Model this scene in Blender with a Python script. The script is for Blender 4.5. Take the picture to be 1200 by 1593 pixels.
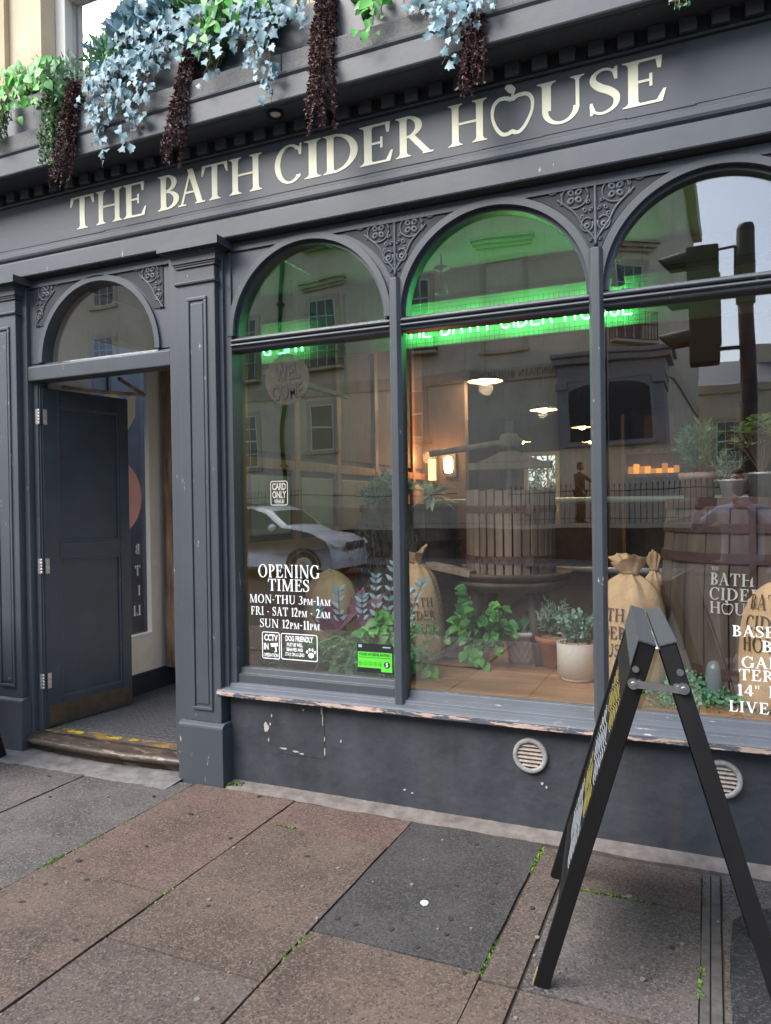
import bpy, bmesh, math, random
from math import sin, cos, pi, radians, sqrt, atan2
from mathutils import Vector, Matrix, noise
from mathutils.geometry import tessellate_polygon

random.seed(7)
scene = bpy.context.scene
col = scene.collection
for o in list(bpy.data.objects):
    bpy.data.objects.remove(o)

# ------------------------------------------------------------------ camera
YAW, PITCH, ROLL = 0.4149, -0.0072, -0.0147
CAM = Vector((0.0, -3.365, 1.5))
fw = Vector((-sin(YAW) * cos(PITCH), cos(YAW) * cos(PITCH), sin(PITCH)))
rt = Vector((cos(YAW), sin(YAW), 0.0))
up = rt.cross(fw)
r2 = rt * cos(ROLL) + up * sin(ROLL)
u2 = -rt * sin(ROLL) + up * cos(ROLL)
cd = bpy.data.cameras.new('camera')
cam = bpy.data.objects.new('camera', cd)
col.objects.link(cam)
mw = Matrix((r2, u2, -fw)).transposed().to_4x4()
mw.translation = CAM
cam.matrix_world = mw
cd.sensor_fit = 'HORIZONTAL'
cd.sensor_width = 36.0
cd.lens = 1150.8 / 1200.0 * 36.0
cd.clip_start = 0.05
cd.clip_end = 600.0
scene.camera = cam

# ------------------------------------------------------------------ sky, sun, exposure
world = bpy.data.worlds.new('World')
scene.world = world
world.use_nodes = True
wn, wl = world.node_tree.nodes, world.node_tree.links
wn.clear()
sky = wn.new('ShaderNodeTexSky')
sky.sky_type = 'NISHITA'
sky.sun_disc = False
SUN_EL, SUN_AZ = radians(44), radians(215)     # azimuth: compass-like, 180 = straight behind the viewer of the shop
sky.sun_elevation = SUN_EL
sky.sun_rotation = SUN_AZ
sky.air_density = 1.0
sky.dust_density = 2.0
sky.ozone_density = 1.0
hs = wn.new('ShaderNodeHueSaturation')
hs.inputs['Saturation'].default_value = 0.85
bg = wn.new('ShaderNodeBackground')
bg.inputs['Strength'].default_value = 0.10
wo = wn.new('ShaderNodeOutputWorld')
wl.new(sky.outputs[0], hs.inputs['Color'])
wl.new(hs.outputs[0], bg.inputs['Color'])
wl.new(bg.outputs[0], wo.inputs['Surface'])
sl = bpy.data.lights.new('sun', 'SUN')
sl.energy = 1.5
sl.angle = radians(50)
sl.color = (1.0, 0.97, 0.93)
so = bpy.data.objects.new('sun', sl)
col.objects.link(so)
sdir = Vector((sin(SUN_AZ) * cos(SUN_EL), cos(SUN_AZ) * cos(SUN_EL), sin(SUN_EL)))
so.rotation_euler = (-sdir).to_track_quat('-Z', 'Y').to_euler()
so.location = (0, -6, 12)
vs = scene.view_settings
vs.view_transform = 'Standard'
vs.look = 'None'
vs.exposure = 1.95
vs.gamma = 1.0
vs.use_curve_mapping = False
scene.render.engine = 'CYCLES'
cy = scene.cycles
cy.use_denoising = True
cy.max_bounces = 8
cy.transparent_max_bounces = 16
cy.glossy_bounces = 4
cy.diffuse_bounces = 3
cy.caustics_reflective = False
cy.caustics_refractive = False
cy.sample_clamp_indirect = 6.0

# ------------------------------------------------------------------ scene graph helpers
def org(o):
    v = Vector((0, 0, 0))
    while o is not None:
        v = v + o.location
        o = o.parent
    return v

def thing(name, label, cat, loc=(0, 0, 0), group=None, kind=None):
    o = bpy.data.objects.new(name, None)
    o.empty_display_size = 0.1
    col.objects.link(o)
    o.location = loc
    tag(o, label, cat, group, kind)
    return o

def tag(o, label=None, cat=None, group=None, kind=None):
    if label: o['label'] = label
    if cat: o['category'] = cat
    if group: o['group'] = group
    if kind: o['kind'] = kind
    return o

def copy_tree(o, parent=None):
    c = o.copy()
    col.objects.link(c)
    if parent is not None:
        c.parent = parent
    for ch in list(o.children):
        copy_tree(ch, c)
    return c

class MB:
    def __init__(s):
        s.v, s.f, s.m, s.sm, s.var = [], [], [], [], None
        s.cur = 0
        s.smooth = False
    def add(s, vs_, fs_, smooth=None):
        b = len(s.v)
        s.v += [tuple(p) for p in vs_]
        for f in fs_:
            s.f.append(tuple(b + i for i in f))
            s.m.append(s.cur)
            s.sm.append(s.smooth if smooth is None else smooth)
        return s
    def box(s, x0, x1, y0, y1, z0, z1, mtx=None):
        vs_ = [(x, y, z) for z in (z0, z1) for y in (y0, y1) for x in (x0, x1)]
        if mtx is not None: vs_ = [mtx @ Vector(p) for p in vs_]
        return s.add(vs_, [(0, 2, 3, 1), (4, 5, 7, 6), (0, 1, 5, 4), (2, 6, 7, 3), (0, 4, 6, 2), (1, 3, 7, 5)], False)
    def prism(s, poly, y0, y1, axis='y', mtx=None):
        """poly in two coordinates, extruded along an axis"""
        n = len(poly)
        def P(a, b, t):
            return {'y': (a, t, b), 'x': (t, a, b), 'z': (a, b, t)}[axis]
        vs_ = [P(a, b, y0) for a, b in poly] + [P(a, b, y1) for a, b in poly]
        if mtx is not None: vs_ = [mtx @ Vector(p) for p in vs_]
        tri = tessellate_polygon([[Vector((a, b, 0)) for a, b in poly]])
        fs_ = [tuple(t) for t in tri] + [tuple(n + i for i in reversed(t)) for t in tri]
        fs_ += [(i, i + n, (i + 1) % n + n, (i + 1) % n) for i in range(n)]
        return s.add(fs_ and vs_, fs_, False)
    def tube(s, pts, r, n=8, cap=True, closed=False, flat=1.0, smooth=True):
        pts = [Vector(p) for p in pts]
        m = len(pts)
        rs = r if isinstance(r, (list, tuple)) else [r] * m
        vs_, fs_ = [], []
        prev = None
        for i, p in enumerate(pts):
            if closed: t = (pts[(i + 1) % m] - pts[i - 1])
            else: t = pts[min(i + 1, m - 1)] - pts[max(i - 1, 0)]
            if t.length < 1e-9: t = Vector((0, 0, 1))
            t.normalize()
            if prev is None:
                a = Vector((0, 0, 1)) if abs(t.z) < 0.9 else Vector((1, 0, 0))
                u = t.cross(a).normalized()
            else:
                u = (prev - t * prev.dot(t))
                if u.length < 1e-6: u = t.orthogonal()
                u.normalize()
            prev = u
            w = t.cross(u)
            for k in range(n):
                a = 2 * pi * k / n
                vs_.append(p + (u * cos(a) + w * sin(a) * flat) * rs[i])
        rng = m if closed else m - 1
        for i in range(rng):
            for k in range(n):
                a, b = i * n + k, i * n + (k + 1) % n
                c, d = ((i + 1) % m) * n + (k + 1) % n, ((i + 1) % m) * n + k
                fs_.append((a, b, c, d))
        if cap and not closed:
            fs_.append(tuple(reversed(range(n))))
            fs_.append(tuple((m - 1) * n + k for k in range(n)))
        return s.add(vs_, fs_, smooth)
    def lathe(s, prof, cx, cy_, n=24, a0=0, a1=2 * pi, fn=None, smooth=True, axis='z'):
        full = abs(a1 - a0 - 2 * pi) < 1e-6
        k = n if full else n + 1
        vs_, fs_ = [], []
        for (r, z) in prof:
            for i in range(k):
                a = a0 + (a1 - a0) * i / n
                rr = r * (fn(a, z) if fn else 1)
                if axis == 'z': vs_.append((cx + rr * cos(a), cy_ + rr * sin(a), z))
                elif axis == 'y': vs_.append((cx + rr * cos(a), z, cy_ + rr * sin(a)))
                else: vs_.append((z, cx + rr * cos(a), cy_ + rr * sin(a)))
        for j in range(len(prof) - 1):
            for i in range(n):
                a, b = j * k + i, j * k + (i + 1) % k
                fs_.append((a, b, b + k, a + k))
        return s.add(vs_, fs_, smooth)
    def sweep(s, prof, x0, x1, mat=None):
        """profile in (y,z), closed, swept along x"""
        return s.prism(prof, x0, x1, 'x')
    def build(s, name, mats, parent=None, bevel=0, label=None, kind=None, seg=2, group=None, cat=None):
        me = bpy.data.meshes.new(name)
        o0 = org(parent) if parent is not None else Vector((0, 0, 0))
        me.from_pydata([(p[0] - o0.x, p[1] - o0.y, p[2] - o0.z) for p in s.v], [], s.f)
        if not isinstance(mats, (list, tuple)): mats = [mats]
        for m in mats: me.materials.append(m)
        me.polygons.foreach_set('material_index', s.m)
        me.polygons.foreach_set('use_smooth', s.sm)
        if s.var is not None and len(s.var) == len(s.v):
            at = me.attributes.new('var', 'FLOAT', 'POINT')
            at.data.foreach_set('value', s.var)
        me.validate()
        me.update()
        o = bpy.data.objects.new(name, me)
        col.objects.link(o)
        if parent is not None: o.parent = parent
        if bevel:
            b = o.modifiers.new('bevel', 'BEVEL')
            b.width = bevel
            b.segments = seg
            b.limit_method = 'ANGLE'
            b.angle_limit = radians(40)
        tag(o, label, cat, group, kind)
        return o

def smoothed(o, angle=40):
    m = o.modifiers.new('ws', 'WEIGHTED_NORMAL')
    return o

def own(o, loc):
    """move an object's origin to loc (its geometry stays where it is)"""
    loc = Vector(loc)
    d = loc - org(o)
    for v in o.data.vertices: v.co -= d
    o.location = o.location + d
    return o

# ------------------------------------------------------------------ materials
def lerpc(a, f): return tuple(max(0, min(1, c * f)) for c in a)

def M(name, base, rough=0.5, metal=0.0, var=0.12, vs_=2.5, bump=0.15, bs=60.0, chips=None, alt=None,
      stretch=(1, 1, 1), spec=0.5, leaf=False, trans=0.0, speck=None, dist=0.002, streak=0.0, low=None, soft=False):
    m = bpy.data.materials.new(name)
    m.use_nodes = True
    n, l = m.node_tree.nodes, m.node_tree.links
    b = n['Principled BSDF']
    b.inputs['Roughness'].default_value = rough
    b.inputs['Metallic'].default_value = metal
    b.inputs['Specular IOR Level'].default_value = spec
    tc = n.new('ShaderNodeTexCoord')
    mp = n.new('ShaderNodeMapping')
    mp.inputs['Scale'].default_value = stretch
    l.new(tc.outputs['Object'], mp.inputs['Vector'])
    n1 = n.new('ShaderNodeTexNoise')
    n1.inputs['Scale'].default_value = vs_
    n1.inputs['Detail'].default_value = 6
    n1.inputs['Roughness'].default_value = 0.62
    l.new(mp.outputs[0], n1.inputs['Vector'])
    mx = n.new('ShaderNodeMix'); mx.data_type = 'RGBA'
    mx.inputs['A'].default_value = (*lerpc(base, 1 - var), 1)
    mx.inputs['B'].default_value = (*(alt if alt else lerpc(base, 1 + var)), 1)
    rp = n.new('ShaderNodeMapRange')
    rp.inputs['From Min'].default_value = 0.32
    rp.inputs['From Max'].default_value = 0.68
    l.new(n1.outputs['Fac'], rp.inputs['Value'])
    l.new(rp.outputs[0], mx.inputs['Factor'])
    out = mx.outputs['Result']
    if leaf:
        at = n.new('ShaderNodeAttribute'); at.attribute_name = 'var'
        oi = n.new('ShaderNodeObjectInfo')
        ad = n.new('ShaderNodeMath'); ad.operation = 'ADD'
        l.new(at.outputs['Fac'], ad.inputs[0]); l.new(oi.outputs['Random'], ad.inputs[1])
        fr = n.new('ShaderNodeMath'); fr.operation = 'FRACT'
        l.new(ad.outputs[0], fr.inputs[0])
        l.new(fr.outputs[0], mx.inputs['Factor'])
    if speck:
        sc, colr, th = speck
        vo = n.new('ShaderNodeTexVoronoi'); vo.inputs['Scale'].default_value = sc
        l.new(tc.outputs['Object'], vo.inputs['Vector'])
        sp = n.new('ShaderNodeSeparateColor'); l.new(vo.outputs['Color'], sp.inputs[0])
        g = n.new('ShaderNodeMapRange'); g.inputs['From Min'].default_value = th; g.inputs['From Max'].default_value = min(1, th + 0.25)
        l.new(sp.outputs[0], g.inputs['Value'])
        ms = n.new('ShaderNodeMix'); ms.data_type = 'RGBA'
        ms.inputs['B'].default_value = (*colr, 1)
        l.new(g.outputs[0], ms.inputs['Factor']); l.new(out, ms.inputs['A'])
        out = ms.outputs['Result']
        # dark grains too
        g2 = n.new('ShaderNodeMapRange'); g2.inputs['From Min'].default_value = 0.28; g2.inputs['From Max'].default_value = 0.02
        l.new(sp.outputs[1], g2.inputs['Value'])
        md = n.new('ShaderNodeMix'); md.data_type = 'RGBA'; md.blend_type = 'MULTIPLY'
        md.inputs['B'].default_value = (0.45, 0.43, 0.42, 1)
        l.new(g2.outputs[0], md.inputs['Factor']); l.new(out, md.inputs['A'])
        out = md.outputs['Result']
    if streak:
        ns = n.new('ShaderNodeTexNoise'); ns.inputs['Scale'].default_value = 1.0; ns.inputs['Detail'].default_value = 5
        mq = n.new('ShaderNodeMapping'); mq.inputs['Scale'].default_value = (9, 9, 0.9)
        l.new(tc.outputs['Object'], mq.inputs['Vector']); l.new(mq.outputs[0], ns.inputs['Vector'])
        g3 = n.new('ShaderNodeMapRange'); g3.inputs['From Min'].default_value = 0.5; g3.inputs['From Max'].default_value = 0.75
        g3.inputs['To Max'].default_value = streak
        l.new(ns.outputs['Fac'], g3.inputs['Value'])
        m3 = n.new('ShaderNodeMix'); m3.data_type = 'RGBA'
        m3.inputs['B'].default_value = (*(low or lerpc(base, 0.5)), 1)
        l.new(g3.outputs[0], m3.inputs['Factor']); l.new(out, m3.inputs['A'])
        out = m3.outputs['Result']
    n2 = n.new('ShaderNodeTexNoise')
    n2.inputs['Scale'].default_value = bs
    n2.inputs['Detail'].default_value = 5
    l.new(mp.outputs[0], n2.inputs['Vector'])
    height = n2.outputs['Fac']
    if chips:
        ccol, th, sc, st = chips
        m2 = n.new('ShaderNodeMapping'); m2.inputs['Scale'].default_value = st
        l.new(tc.outputs['Object'], m2.inputs['Vector'])
        n3 = n.new('ShaderNodeTexNoise'); n3.inputs['Scale'].default_value = sc; n3.inputs['Detail'].default_value = 7
        n3.inputs['Roughness'].default_value = 0.7
        l.new(m2.outputs[0], n3.inputs['Vector'])
        g = n.new('ShaderNodeMapRange'); g.inputs['From Min'].default_value = th; g.inputs['From Max'].default_value = th + (0.10 if soft else 0.012)
        l.new(n3.outputs['Fac'], g.inputs['Value'])
        mc = n.new('ShaderNodeMix'); mc.data_type = 'RGBA'
        mc.inputs['B'].default_value = (*ccol, 1)
        l.new(g.outputs[0], mc.inputs['Factor']); l.new(out, mc.inputs['A'])
        out = mc.outputs['Result']
        if not soft:
            sb = n.new('ShaderNodeMath'); sb.operation = 'SUBTRACT'
            l.new(height, sb.inputs[0]); l.new(g.outputs[0], sb.inputs[1])
            height = sb.outputs[0]
    l.new(out, b.inputs['Base Color'])
    if bump:
        bp = n.new('ShaderNodeBump'); bp.inputs['Strength'].default_value = bump; bp.inputs['Distance'].default_value = dist
        l.new(height, bp.inputs['Height']); l.new(bp.outputs[0], b.inputs['Normal'])
    if trans:
        b.inputs['Transmission Weight'].default_value = 0
        tr = n.new('ShaderNodeBsdfTranslucent'); l.new(out, tr.inputs['Color'])
        ms = n.new('ShaderNodeMixShader'); ms.inputs[0].default_value = trans
        l.new(b.outputs[0], ms.inputs[1]); l.new(tr.outputs[0], ms.inputs[2])
        l.new(ms.outputs[0], n['Material Output'].inputs['Surface'])
    return m

def EM(name, colr, strength):
    m = bpy.data.materials.new(name); m.use_nodes = True
    n, l = m.node_tree.nodes, m.node_tree.links
    n.clear()
    e = n.new('ShaderNodeEmission'); e.inputs['Color'].default_value = (*colr, 1); e.inputs['Strength'].default_value = strength
    o = n.new('ShaderNodeOutputMaterial'); l.new(e.outputs[0], o.inputs['Surface'])
    return m

def GLASS(name, k, tint=(1, 1, 1), ripple=0.0):
    m = bpy.data.materials.new(name); m.use_nodes = True
    n, l = m.node_tree.nodes, m.node_tree.links
    n.clear()
    fr = n.new('ShaderNodeLayerWeight'); fr.inputs['Blend'].default_value = 0.5
    pw = n.new('ShaderNodeMath'); pw.operation = 'POWER'; pw.inputs[1].default_value = 5.0
    l.new(fr.outputs['Facing'], pw.inputs[0])
    mu = n.new('ShaderNodeMath'); mu.operation = 'MULTIPLY_ADD'; mu.use_clamp = True
    mu.inputs[1].default_value = 0.9; mu.inputs[2].default_value = 0.04 * k
    l.new(pw.outputs[0], mu.inputs[0])
    t = n.new('ShaderNodeBsdfTransparent'); t.inputs['Color'].default_value = (*tint, 1)
    g = n.new('ShaderNodeBsdfGlossy'); g.inputs['Roughness'].default_value = 0.0
    if ripple:
        tc = n.new('ShaderNodeTexCoord')
        no = n.new('ShaderNodeTexNoise'); no.inputs['Scale'].default_value = 1.7; no.inputs['Detail'].default_value = 1.5
        l.new(tc.outputs['Object'], no.inputs['Vector'])
        bp = n.new('ShaderNodeBump'); bp.inputs['Strength'].default_value = ripple; bp.inputs['Distance'].default_value = 0.01
        l.new(no.outputs['Fac'], bp.inputs['Height']); l.new(bp.outputs[0], g.inputs['Normal'])
    mx = n.new('ShaderNodeMixShader')
    l.new(mu.outputs[0], mx.inputs[0]); l.new(t.outputs[0], mx.inputs[1]); l.new(g.outputs[0], mx.inputs[2])
    o = n.new('ShaderNodeOutputMaterial'); l.new(mx.outputs[0], o.inputs['Surface'])
    return m

PAINT = (0.059, 0.069, 0.081)
WOODC = (0.46, 0.33, 0.27)
paint = M('slate paint', PAINT, 0.42, var=0.10, vs_=3, bump=0.25, bs=35, streak=0.25, low=(0.075, 0.085, 0.10), stretch=(1, 1, 1))
paint_worn = M('worn slate paint', PAINT, 0.42, var=0.10, bump=0.25, bs=35, chips=(WOODC, 0.670, 5, (6, 6, 1.6)), streak=0.45, low=(0.075, 0.08, 0.088))
paint_sill = M('flaking sill paint', (0.10, 0.112, 0.135), 0.5, var=0.2, bump=0.4, bs=50, chips=(WOODC, 0.50, 5, (1.2, 6, 6)))
paint_sill2 = M('scuffed sill paint', (0.095, 0.108, 0.13), 0.5, var=0.15, bump=0.35, bs=50, chips=((0.42, 0.41, 0.40), 0.645, 4, (1.4, 10, 10)))
paint_dark = M('dark gloss paint', (0.040, 0.050, 0.064), 0.38, var=0.15, bump=0.3, bs=18, chips=((0.4, 0.36, 0.31), 0.735, 14, (1, 1, 1)))
paint_riser = M('riser masonry paint', (0.036, 0.041, 0.050), 0.6, var=0.35, vs_=5, bump=0.8, bs=24, dist=0.005, chips=((0.42, 0.42, 0.40), 0.735, 55, (1, 1, 1)), streak=0.55, low=(0.062, 0.063, 0.064))
chip_mat = M('bare render', (0.42, 0.40, 0.36), 0.9, bump=0.5)
recess = M('recess shade colour', (0.022, 0.025, 0.03), 0.7, var=0.2)  # near-black tone puts the shade of gaps and recesses into the colour
cream = M('cream sign paint', (0.90, 0.88, 0.66), 0.55, var=0.06, bump=0.1, chips=((0.25, 0.25, 0.22), 0.74, 30, (1, 1, 1)))
white_vinyl = M('white vinyl', (0.86, 0.88, 0.88), 0.5, var=0.02, bump=0)
grey_vinyl = M('frosted vinyl', (0.42, 0.40, 0.37), 0.6, var=0.06, bump=0)
brown_ink = M('sack print', (0.09, 0.055, 0.035), 0.9, var=0.3, vs_=60, bump=0, alt=(0.17, 0.11, 0.07))
granite = M('granite blocking', (0.15, 0.15, 0.15), 0.85, var=0.25, vs_=90, bump=0.6, bs=220, streak=0.3, low=(0.08, 0.085, 0.08))
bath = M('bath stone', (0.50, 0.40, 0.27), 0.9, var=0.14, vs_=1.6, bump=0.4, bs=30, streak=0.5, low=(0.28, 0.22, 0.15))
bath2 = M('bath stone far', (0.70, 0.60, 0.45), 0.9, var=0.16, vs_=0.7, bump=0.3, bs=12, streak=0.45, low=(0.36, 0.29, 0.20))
bath_pale = M('pale stone trim', (0.55, 0.46, 0.33), 0.9, var=0.12, vs_=3, bump=0.3, bs=30, streak=0.4, low=(0.3, 0.25, 0.18))
white_paint = M('white joinery paint', (0.72, 0.71, 0.68), 0.5, var=0.05, bump=0.1)
dark_void = M('dark room', (0.03, 0.03, 0.032), 0.6, var=0.3)
metal_grey = M('brushed steel', (0.55, 0.55, 0.54), 0.35, 1.0, var=0.1, vs_=30, bump=0.1, bs=200)
galv = M('galvanised steel', (0.42, 0.45, 0.46), 0.45, 0.75, var=0.25, vs_=14, bump=0.2, bs=60)
hinge_mat = M('worn hinge steel', (0.50, 0.48, 0.45), 0.45, 0.6, var=0.3, vs_=40, bump=0.4, bs=120)
brass = M('dull bronze', (0.10, 0.075, 0.05), 0.42, 0.5, var=0.4, vs_=8, bump=0.5, bs=60)
step_mat = M('worn painted step', (0.060, 0.045, 0.034), 0.42, 0.15, var=0.45, vs_=7, bump=0.5, bs=40, stretch=(1, 3, 3), chips=((0.17, 0.125, 0.09), 0.56, 6, (1, 5, 5)))
yellow = M('worn yellow tape', (0.42, 0.31, 0.02), 0.6, var=0.2, vs_=20, bump=0.3, chips=((0.07, 0.055, 0.045), 0.47, 14, (1, 1, 1)))
ochre = M('worn ochre paint', (0.22, 0.135, 0.035), 0.6, var=0.35, vs_=9, bump=0.3, chips=((0.085, 0.07, 0.06), 0.47, 7, (1, 1.5, 1)))
black_paint = M('black chalkboard paint', (0.006, 0.006, 0.0065), 0.6, spec=0.3, var=0.3, vs_=8, bump=0.3, bs=60, stretch=(1, 1, 0.3), chips=((0.30, 0.24, 0.19), 0.72, 26, (1, 1, 0.5)))
felt = M('grey roofing felt', (0.05, 0.055, 0.062), 0.95, var=0.3, vs_=150, bump=0.8, bs=300)
raw_wood = M('raw wood', (0.40, 0.26, 0.14), 0.8, var=0.3, vs_=12, bump=0.4, stretch=(1, 1, 0.2))
timber = M('old timber', (0.22, 0.14, 0.09), 0.8, var=0.7, vs_=16, bump=0.7, bs=45, stretch=(1, 1, 0.12))
ledge_wood = M('stained planks', (0.34, 0.165, 0.075), 0.45, var=0.4, vs_=9, bump=0.4, bs=60, stretch=(0.12, 1, 1), alt=(0.46, 0.26, 0.13))
ledge_edge = M('rough plank edge', (0.15, 0.11, 0.08), 0.9, var=0.5, vs_=40, bump=0.8, bs=80)
stave_wood = M('weathered grey oak', (0.23, 0.155, 0.105), 0.8, var=0.35, vs_=14, bump=0.7, bs=60, stretch=(1, 1, 0.1), alt=(0.36, 0.27, 0.20))
vat_wood = M('vat oak', (0.085, 0.062, 0.047), 0.75, var=0.35, vs_=10, bump=0.6, bs=50, stretch=(1, 1, 0.12), alt=(0.15, 0.115, 0.088))
vat_band = M('red brown band', (0.065, 0.032, 0.027), 0.6, var=0.3, vs_=10, bump=0.4)
rust = M('rusty iron', (0.13, 0.065, 0.042), 0.75, 0.2, var=0.4, vs_=18, bump=0.6, bs=70)
panel_wood = M('orange brown panel', (0.30, 0.14, 0.055), 0.5, var=0.3, vs_=6, bump=0.3, stretch=(1, 1, 0.15))
wall_brown = M('brown boarded wall', (0.11, 0.075, 0.055), 0.7, var=0.3, vs_=4, bump=0.4, stretch=(1, 1, 0.2))
wall_dark = M('dark bar wall', (0.09, 0.065, 0.05), 0.7, var=0.3, vs_=2)
ceil_mat = M('tan ceiling', (0.17, 0.145, 0.10), 0.8, var=0.08)
plaster = M('grey lime plaster', (0.74, 0.71, 0.64), 0.9, var=0.10, vs_=3, bump=0.5, bs=12, dist=0.006)
skirt_mat = M('navy skirting paint', (0.020, 0.026, 0.042), 0.5, var=0.2)
carpet = M('dark entrance carpet', (0.055, 0.055, 0.06), 0.98, var=0.35, vs_=60, bump=0.9, bs=240, dist=0.004, alt=(0.11, 0.11, 0.115))
hess = (0.80, 0.53, 0.27)
def hessian():
    m = M('hessian', hess, 0.95, var=0.14, vs_=7, bump=0.3, bs=40, alt=(0.86, 0.62, 0.36))
    n, l = m.node_tree.nodes, m.node_tree.links
    b = n['Principled BSDF']
    tc = n.new('ShaderNodeTexCoord')
    src = b.inputs['Base Color'].links[0].from_socket
    acc = None
    for d in ('Z', 'X'):
        w = n.new('ShaderNodeTexWave'); w.wave_type = 'BANDS'; w.bands_direction = d
        w.inputs['Scale'].default_value = 55; w.inputs['Distortion'].default_value = 3.0; w.inputs['Detail'].default_value = 2
        w.inputs['Detail Scale'].default_value = 2
        l.new(tc.outputs['Object'], w.inputs['Vector'])
        if acc is None: acc = w.outputs['Fac']
        else:
            a = n.new('ShaderNodeMath'); a.operation = 'MULTIPLY'; l.new(acc, a.inputs[0]); l.new(w.outputs['Fac'], a.inputs[1]); acc = a.outputs[0]
    g = n.new('ShaderNodeMapRange'); g.inputs['From Max'].default_value = 0.5; g.inputs['To Min'].default_value = 0.62; g.inputs['To Max'].default_value = 1.06
    l.new(acc, g.inputs['Value'])
    mm = n.new('ShaderNodeMix'); mm.data_type = 'RGBA'; mm.blend_type = 'MULTIPLY'; mm.inputs['Factor'].default_value = 1
    cb = n.new('ShaderNodeCombineColor')
    for i in range(3): l.new(g.outputs[0], cb.inputs[i])
    l.new(src, mm.inputs['A']); l.new(cb.outputs[0], mm.inputs['B'])
    l.new(mm.outputs['Result'], b.inputs['Base Color'])
    bp = [x for x in n if x.type == 'BUMP'][0]
    l.new(acc, bp.inputs['Height'])
    return m
hessian_mat = hessian()
terracotta = M('terracotta', (0.50, 0.20, 0.10), 0.85, var=0.15, vs_=8, bump=0.3)
terra_pink = M('weathered clay', (0.44, 0.28, 0.22), 0.9, var=0.18, vs_=10, bump=0.3, alt=(0.42, 0.31, 0.26))
white_glaze = M('cream speckled stoneware', (0.86, 0.85, 0.77), 0.5, var=0.06, vs_=90, bump=0.5, bs=160)
pebble = M('bark chip compost', (0.42, 0.30, 0.19), 0.9, var=0.5, vs_=120, bump=1.0, bs=150)
zinc = M('zinc pot', (0.80, 0.83, 0.85), 0.5, 0.15, var=0.12, vs_=10, bump=0.2)
stem_mat = M('twig', (0.20, 0.13, 0.08), 0.8)
dark_stem = M('dark twig', (0.045, 0.028, 0.02), 0.9)
ivy_mat = M('blue grey ivy leaf', (0.055, 0.17, 0.20), 0.5, leaf=True, alt=(0.36, 0.52, 0.60), trans=0.15, bump=0.2)
ivy_green = M('pale green ivy leaf', (0.12, 0.30, 0.22), 0.5, leaf=True, alt=(0.40, 0.58, 0.50), trans=0.15, bump=0.2)
pothos_mat = M('bright green leaf', (0.035, 0.22, 0.03), 0.35, leaf=True, alt=(0.16, 0.56, 0.10), trans=0.2, bump=0.2)
pothos_dark = M('mid green leaf', (0.03, 0.16, 0.03), 0.35, leaf=True, alt=(0.13, 0.42, 0.09), trans=0.2, bump=0.2)
red_leaf = M('dark burgundy leaf', (0.018, 0.008, 0.009), 0.6, leaf=True, alt=(0.13, 0.045, 0.048), trans=0.1, bump=0)
fern_mat = M('fern green', (0.05, 0.16, 0.06), 0.6, leaf=True, alt=(0.20, 0.42, 0.17), trans=0.15, bump=0)
trail_mat = M('trailing green', (0.05, 0.22, 0.10), 0.55, leaf=True, alt=(0.22, 0.52, 0.28), trans=0.15, bump=0)
needle_mat = M('sage needle', (0.14, 0.25, 0.17), 0.7, leaf=True, alt=(0.42, 0.55, 0.43), trans=0.1, bump=0)
dusty_mat = M('dusty green leaf', (0.14, 0.30, 0.20), 0.7, leaf=True, alt=(0.38, 0.56, 0.42), trans=0.1, bump=0)
jade_mat = M('jade leaf', (0.22, 0.38, 0.05), 0.4, leaf=True, alt=(0.66, 0.72, 0.26), trans=0.1, bump=0)
purple_leaf = M('purple leaf', (0.13, 0.035, 0.07), 0.5, leaf=True, alt=(0.26, 0.12, 0.16), trans=0.1, bump=0)
teal_leaf = M('teal spiky leaf', (0.12, 0.28, 0.34), 0.5, leaf=True, alt=(0.34, 0.5, 0.55), trans=0.1, bump=0)
dry_mat = M('dried stems', (0.12, 0.09, 0.06), 0.9, leaf=True, alt=(0.36, 0.31, 0.23), bump=0)
spider_mat = M('striped pale leaf', (0.24, 0.36, 0.15), 0.5, leaf=True, alt=(0.62, 0.68, 0.46), trans=0.2, bump=0)
moss_mat = M('joint moss', (0.05, 0.13, 0.015), 0.9, leaf=True, alt=(0.20, 0.36, 0.05), bump=0)
glass = GLASS('shop glass', 4.4, ripple=0.16)
glass_in = GLASS('inner glass', 1.5)
glass_dark = GLASS('far window glass', 0.7)

def slab_mat(name, c, seed):
    m = M(name, c, 0.82, var=0.34, vs_=3.1, bump=0.8, bs=110, chips=(lerpc(c, 0.55), 0.66, 4.5, (1, 1, 1)), soft=True, speck=(150, lerpc(c, 1.7), 0.62), dist=0.003, stretch=(1, 1, 1))
    n = m.node_tree.nodes
    for nd in n:
        if nd.type == 'MAPPING': nd.inputs['Location'].default_value = (seed * 3.1, seed * 1.7, 0)
    return m
slabs = {
 'pink': slab_mat('pink brown slab', (0.104, 0.070, 0.056), 1),
 'brown': slab_mat('brown aggregate slab', (0.094, 0.068, 0.053), 2),
 'brown2': slab_mat('worn brown slab', (0.088, 0.067, 0.056), 3),
 'grey': slab_mat('grey slab', (0.088, 0.078, 0.073), 4),
 'dark': slab_mat('dark grey slab', (0.046, 0.043, 0.042), 5),
 'pale': slab_mat('pale grey slab', (0.11, 0.10, 0.096), 6)}
mortar = M('pale mortar', (0.15, 0.13, 0.118), 0.95, var=0.3, vs_=14, bump=0.8, bs=90)
dirt = M('joint dirt', (0.05, 0.043, 0.036), 1.0, var=0.4, vs_=30, bump=0.8)
tarmac = M('tarmac patch', (0.024, 0.024, 0.026), 0.9, var=0.3, vs_=40, bump=1.0, bs=180, speck=(150, (0.07, 0.07, 0.07), 0.7))
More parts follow.
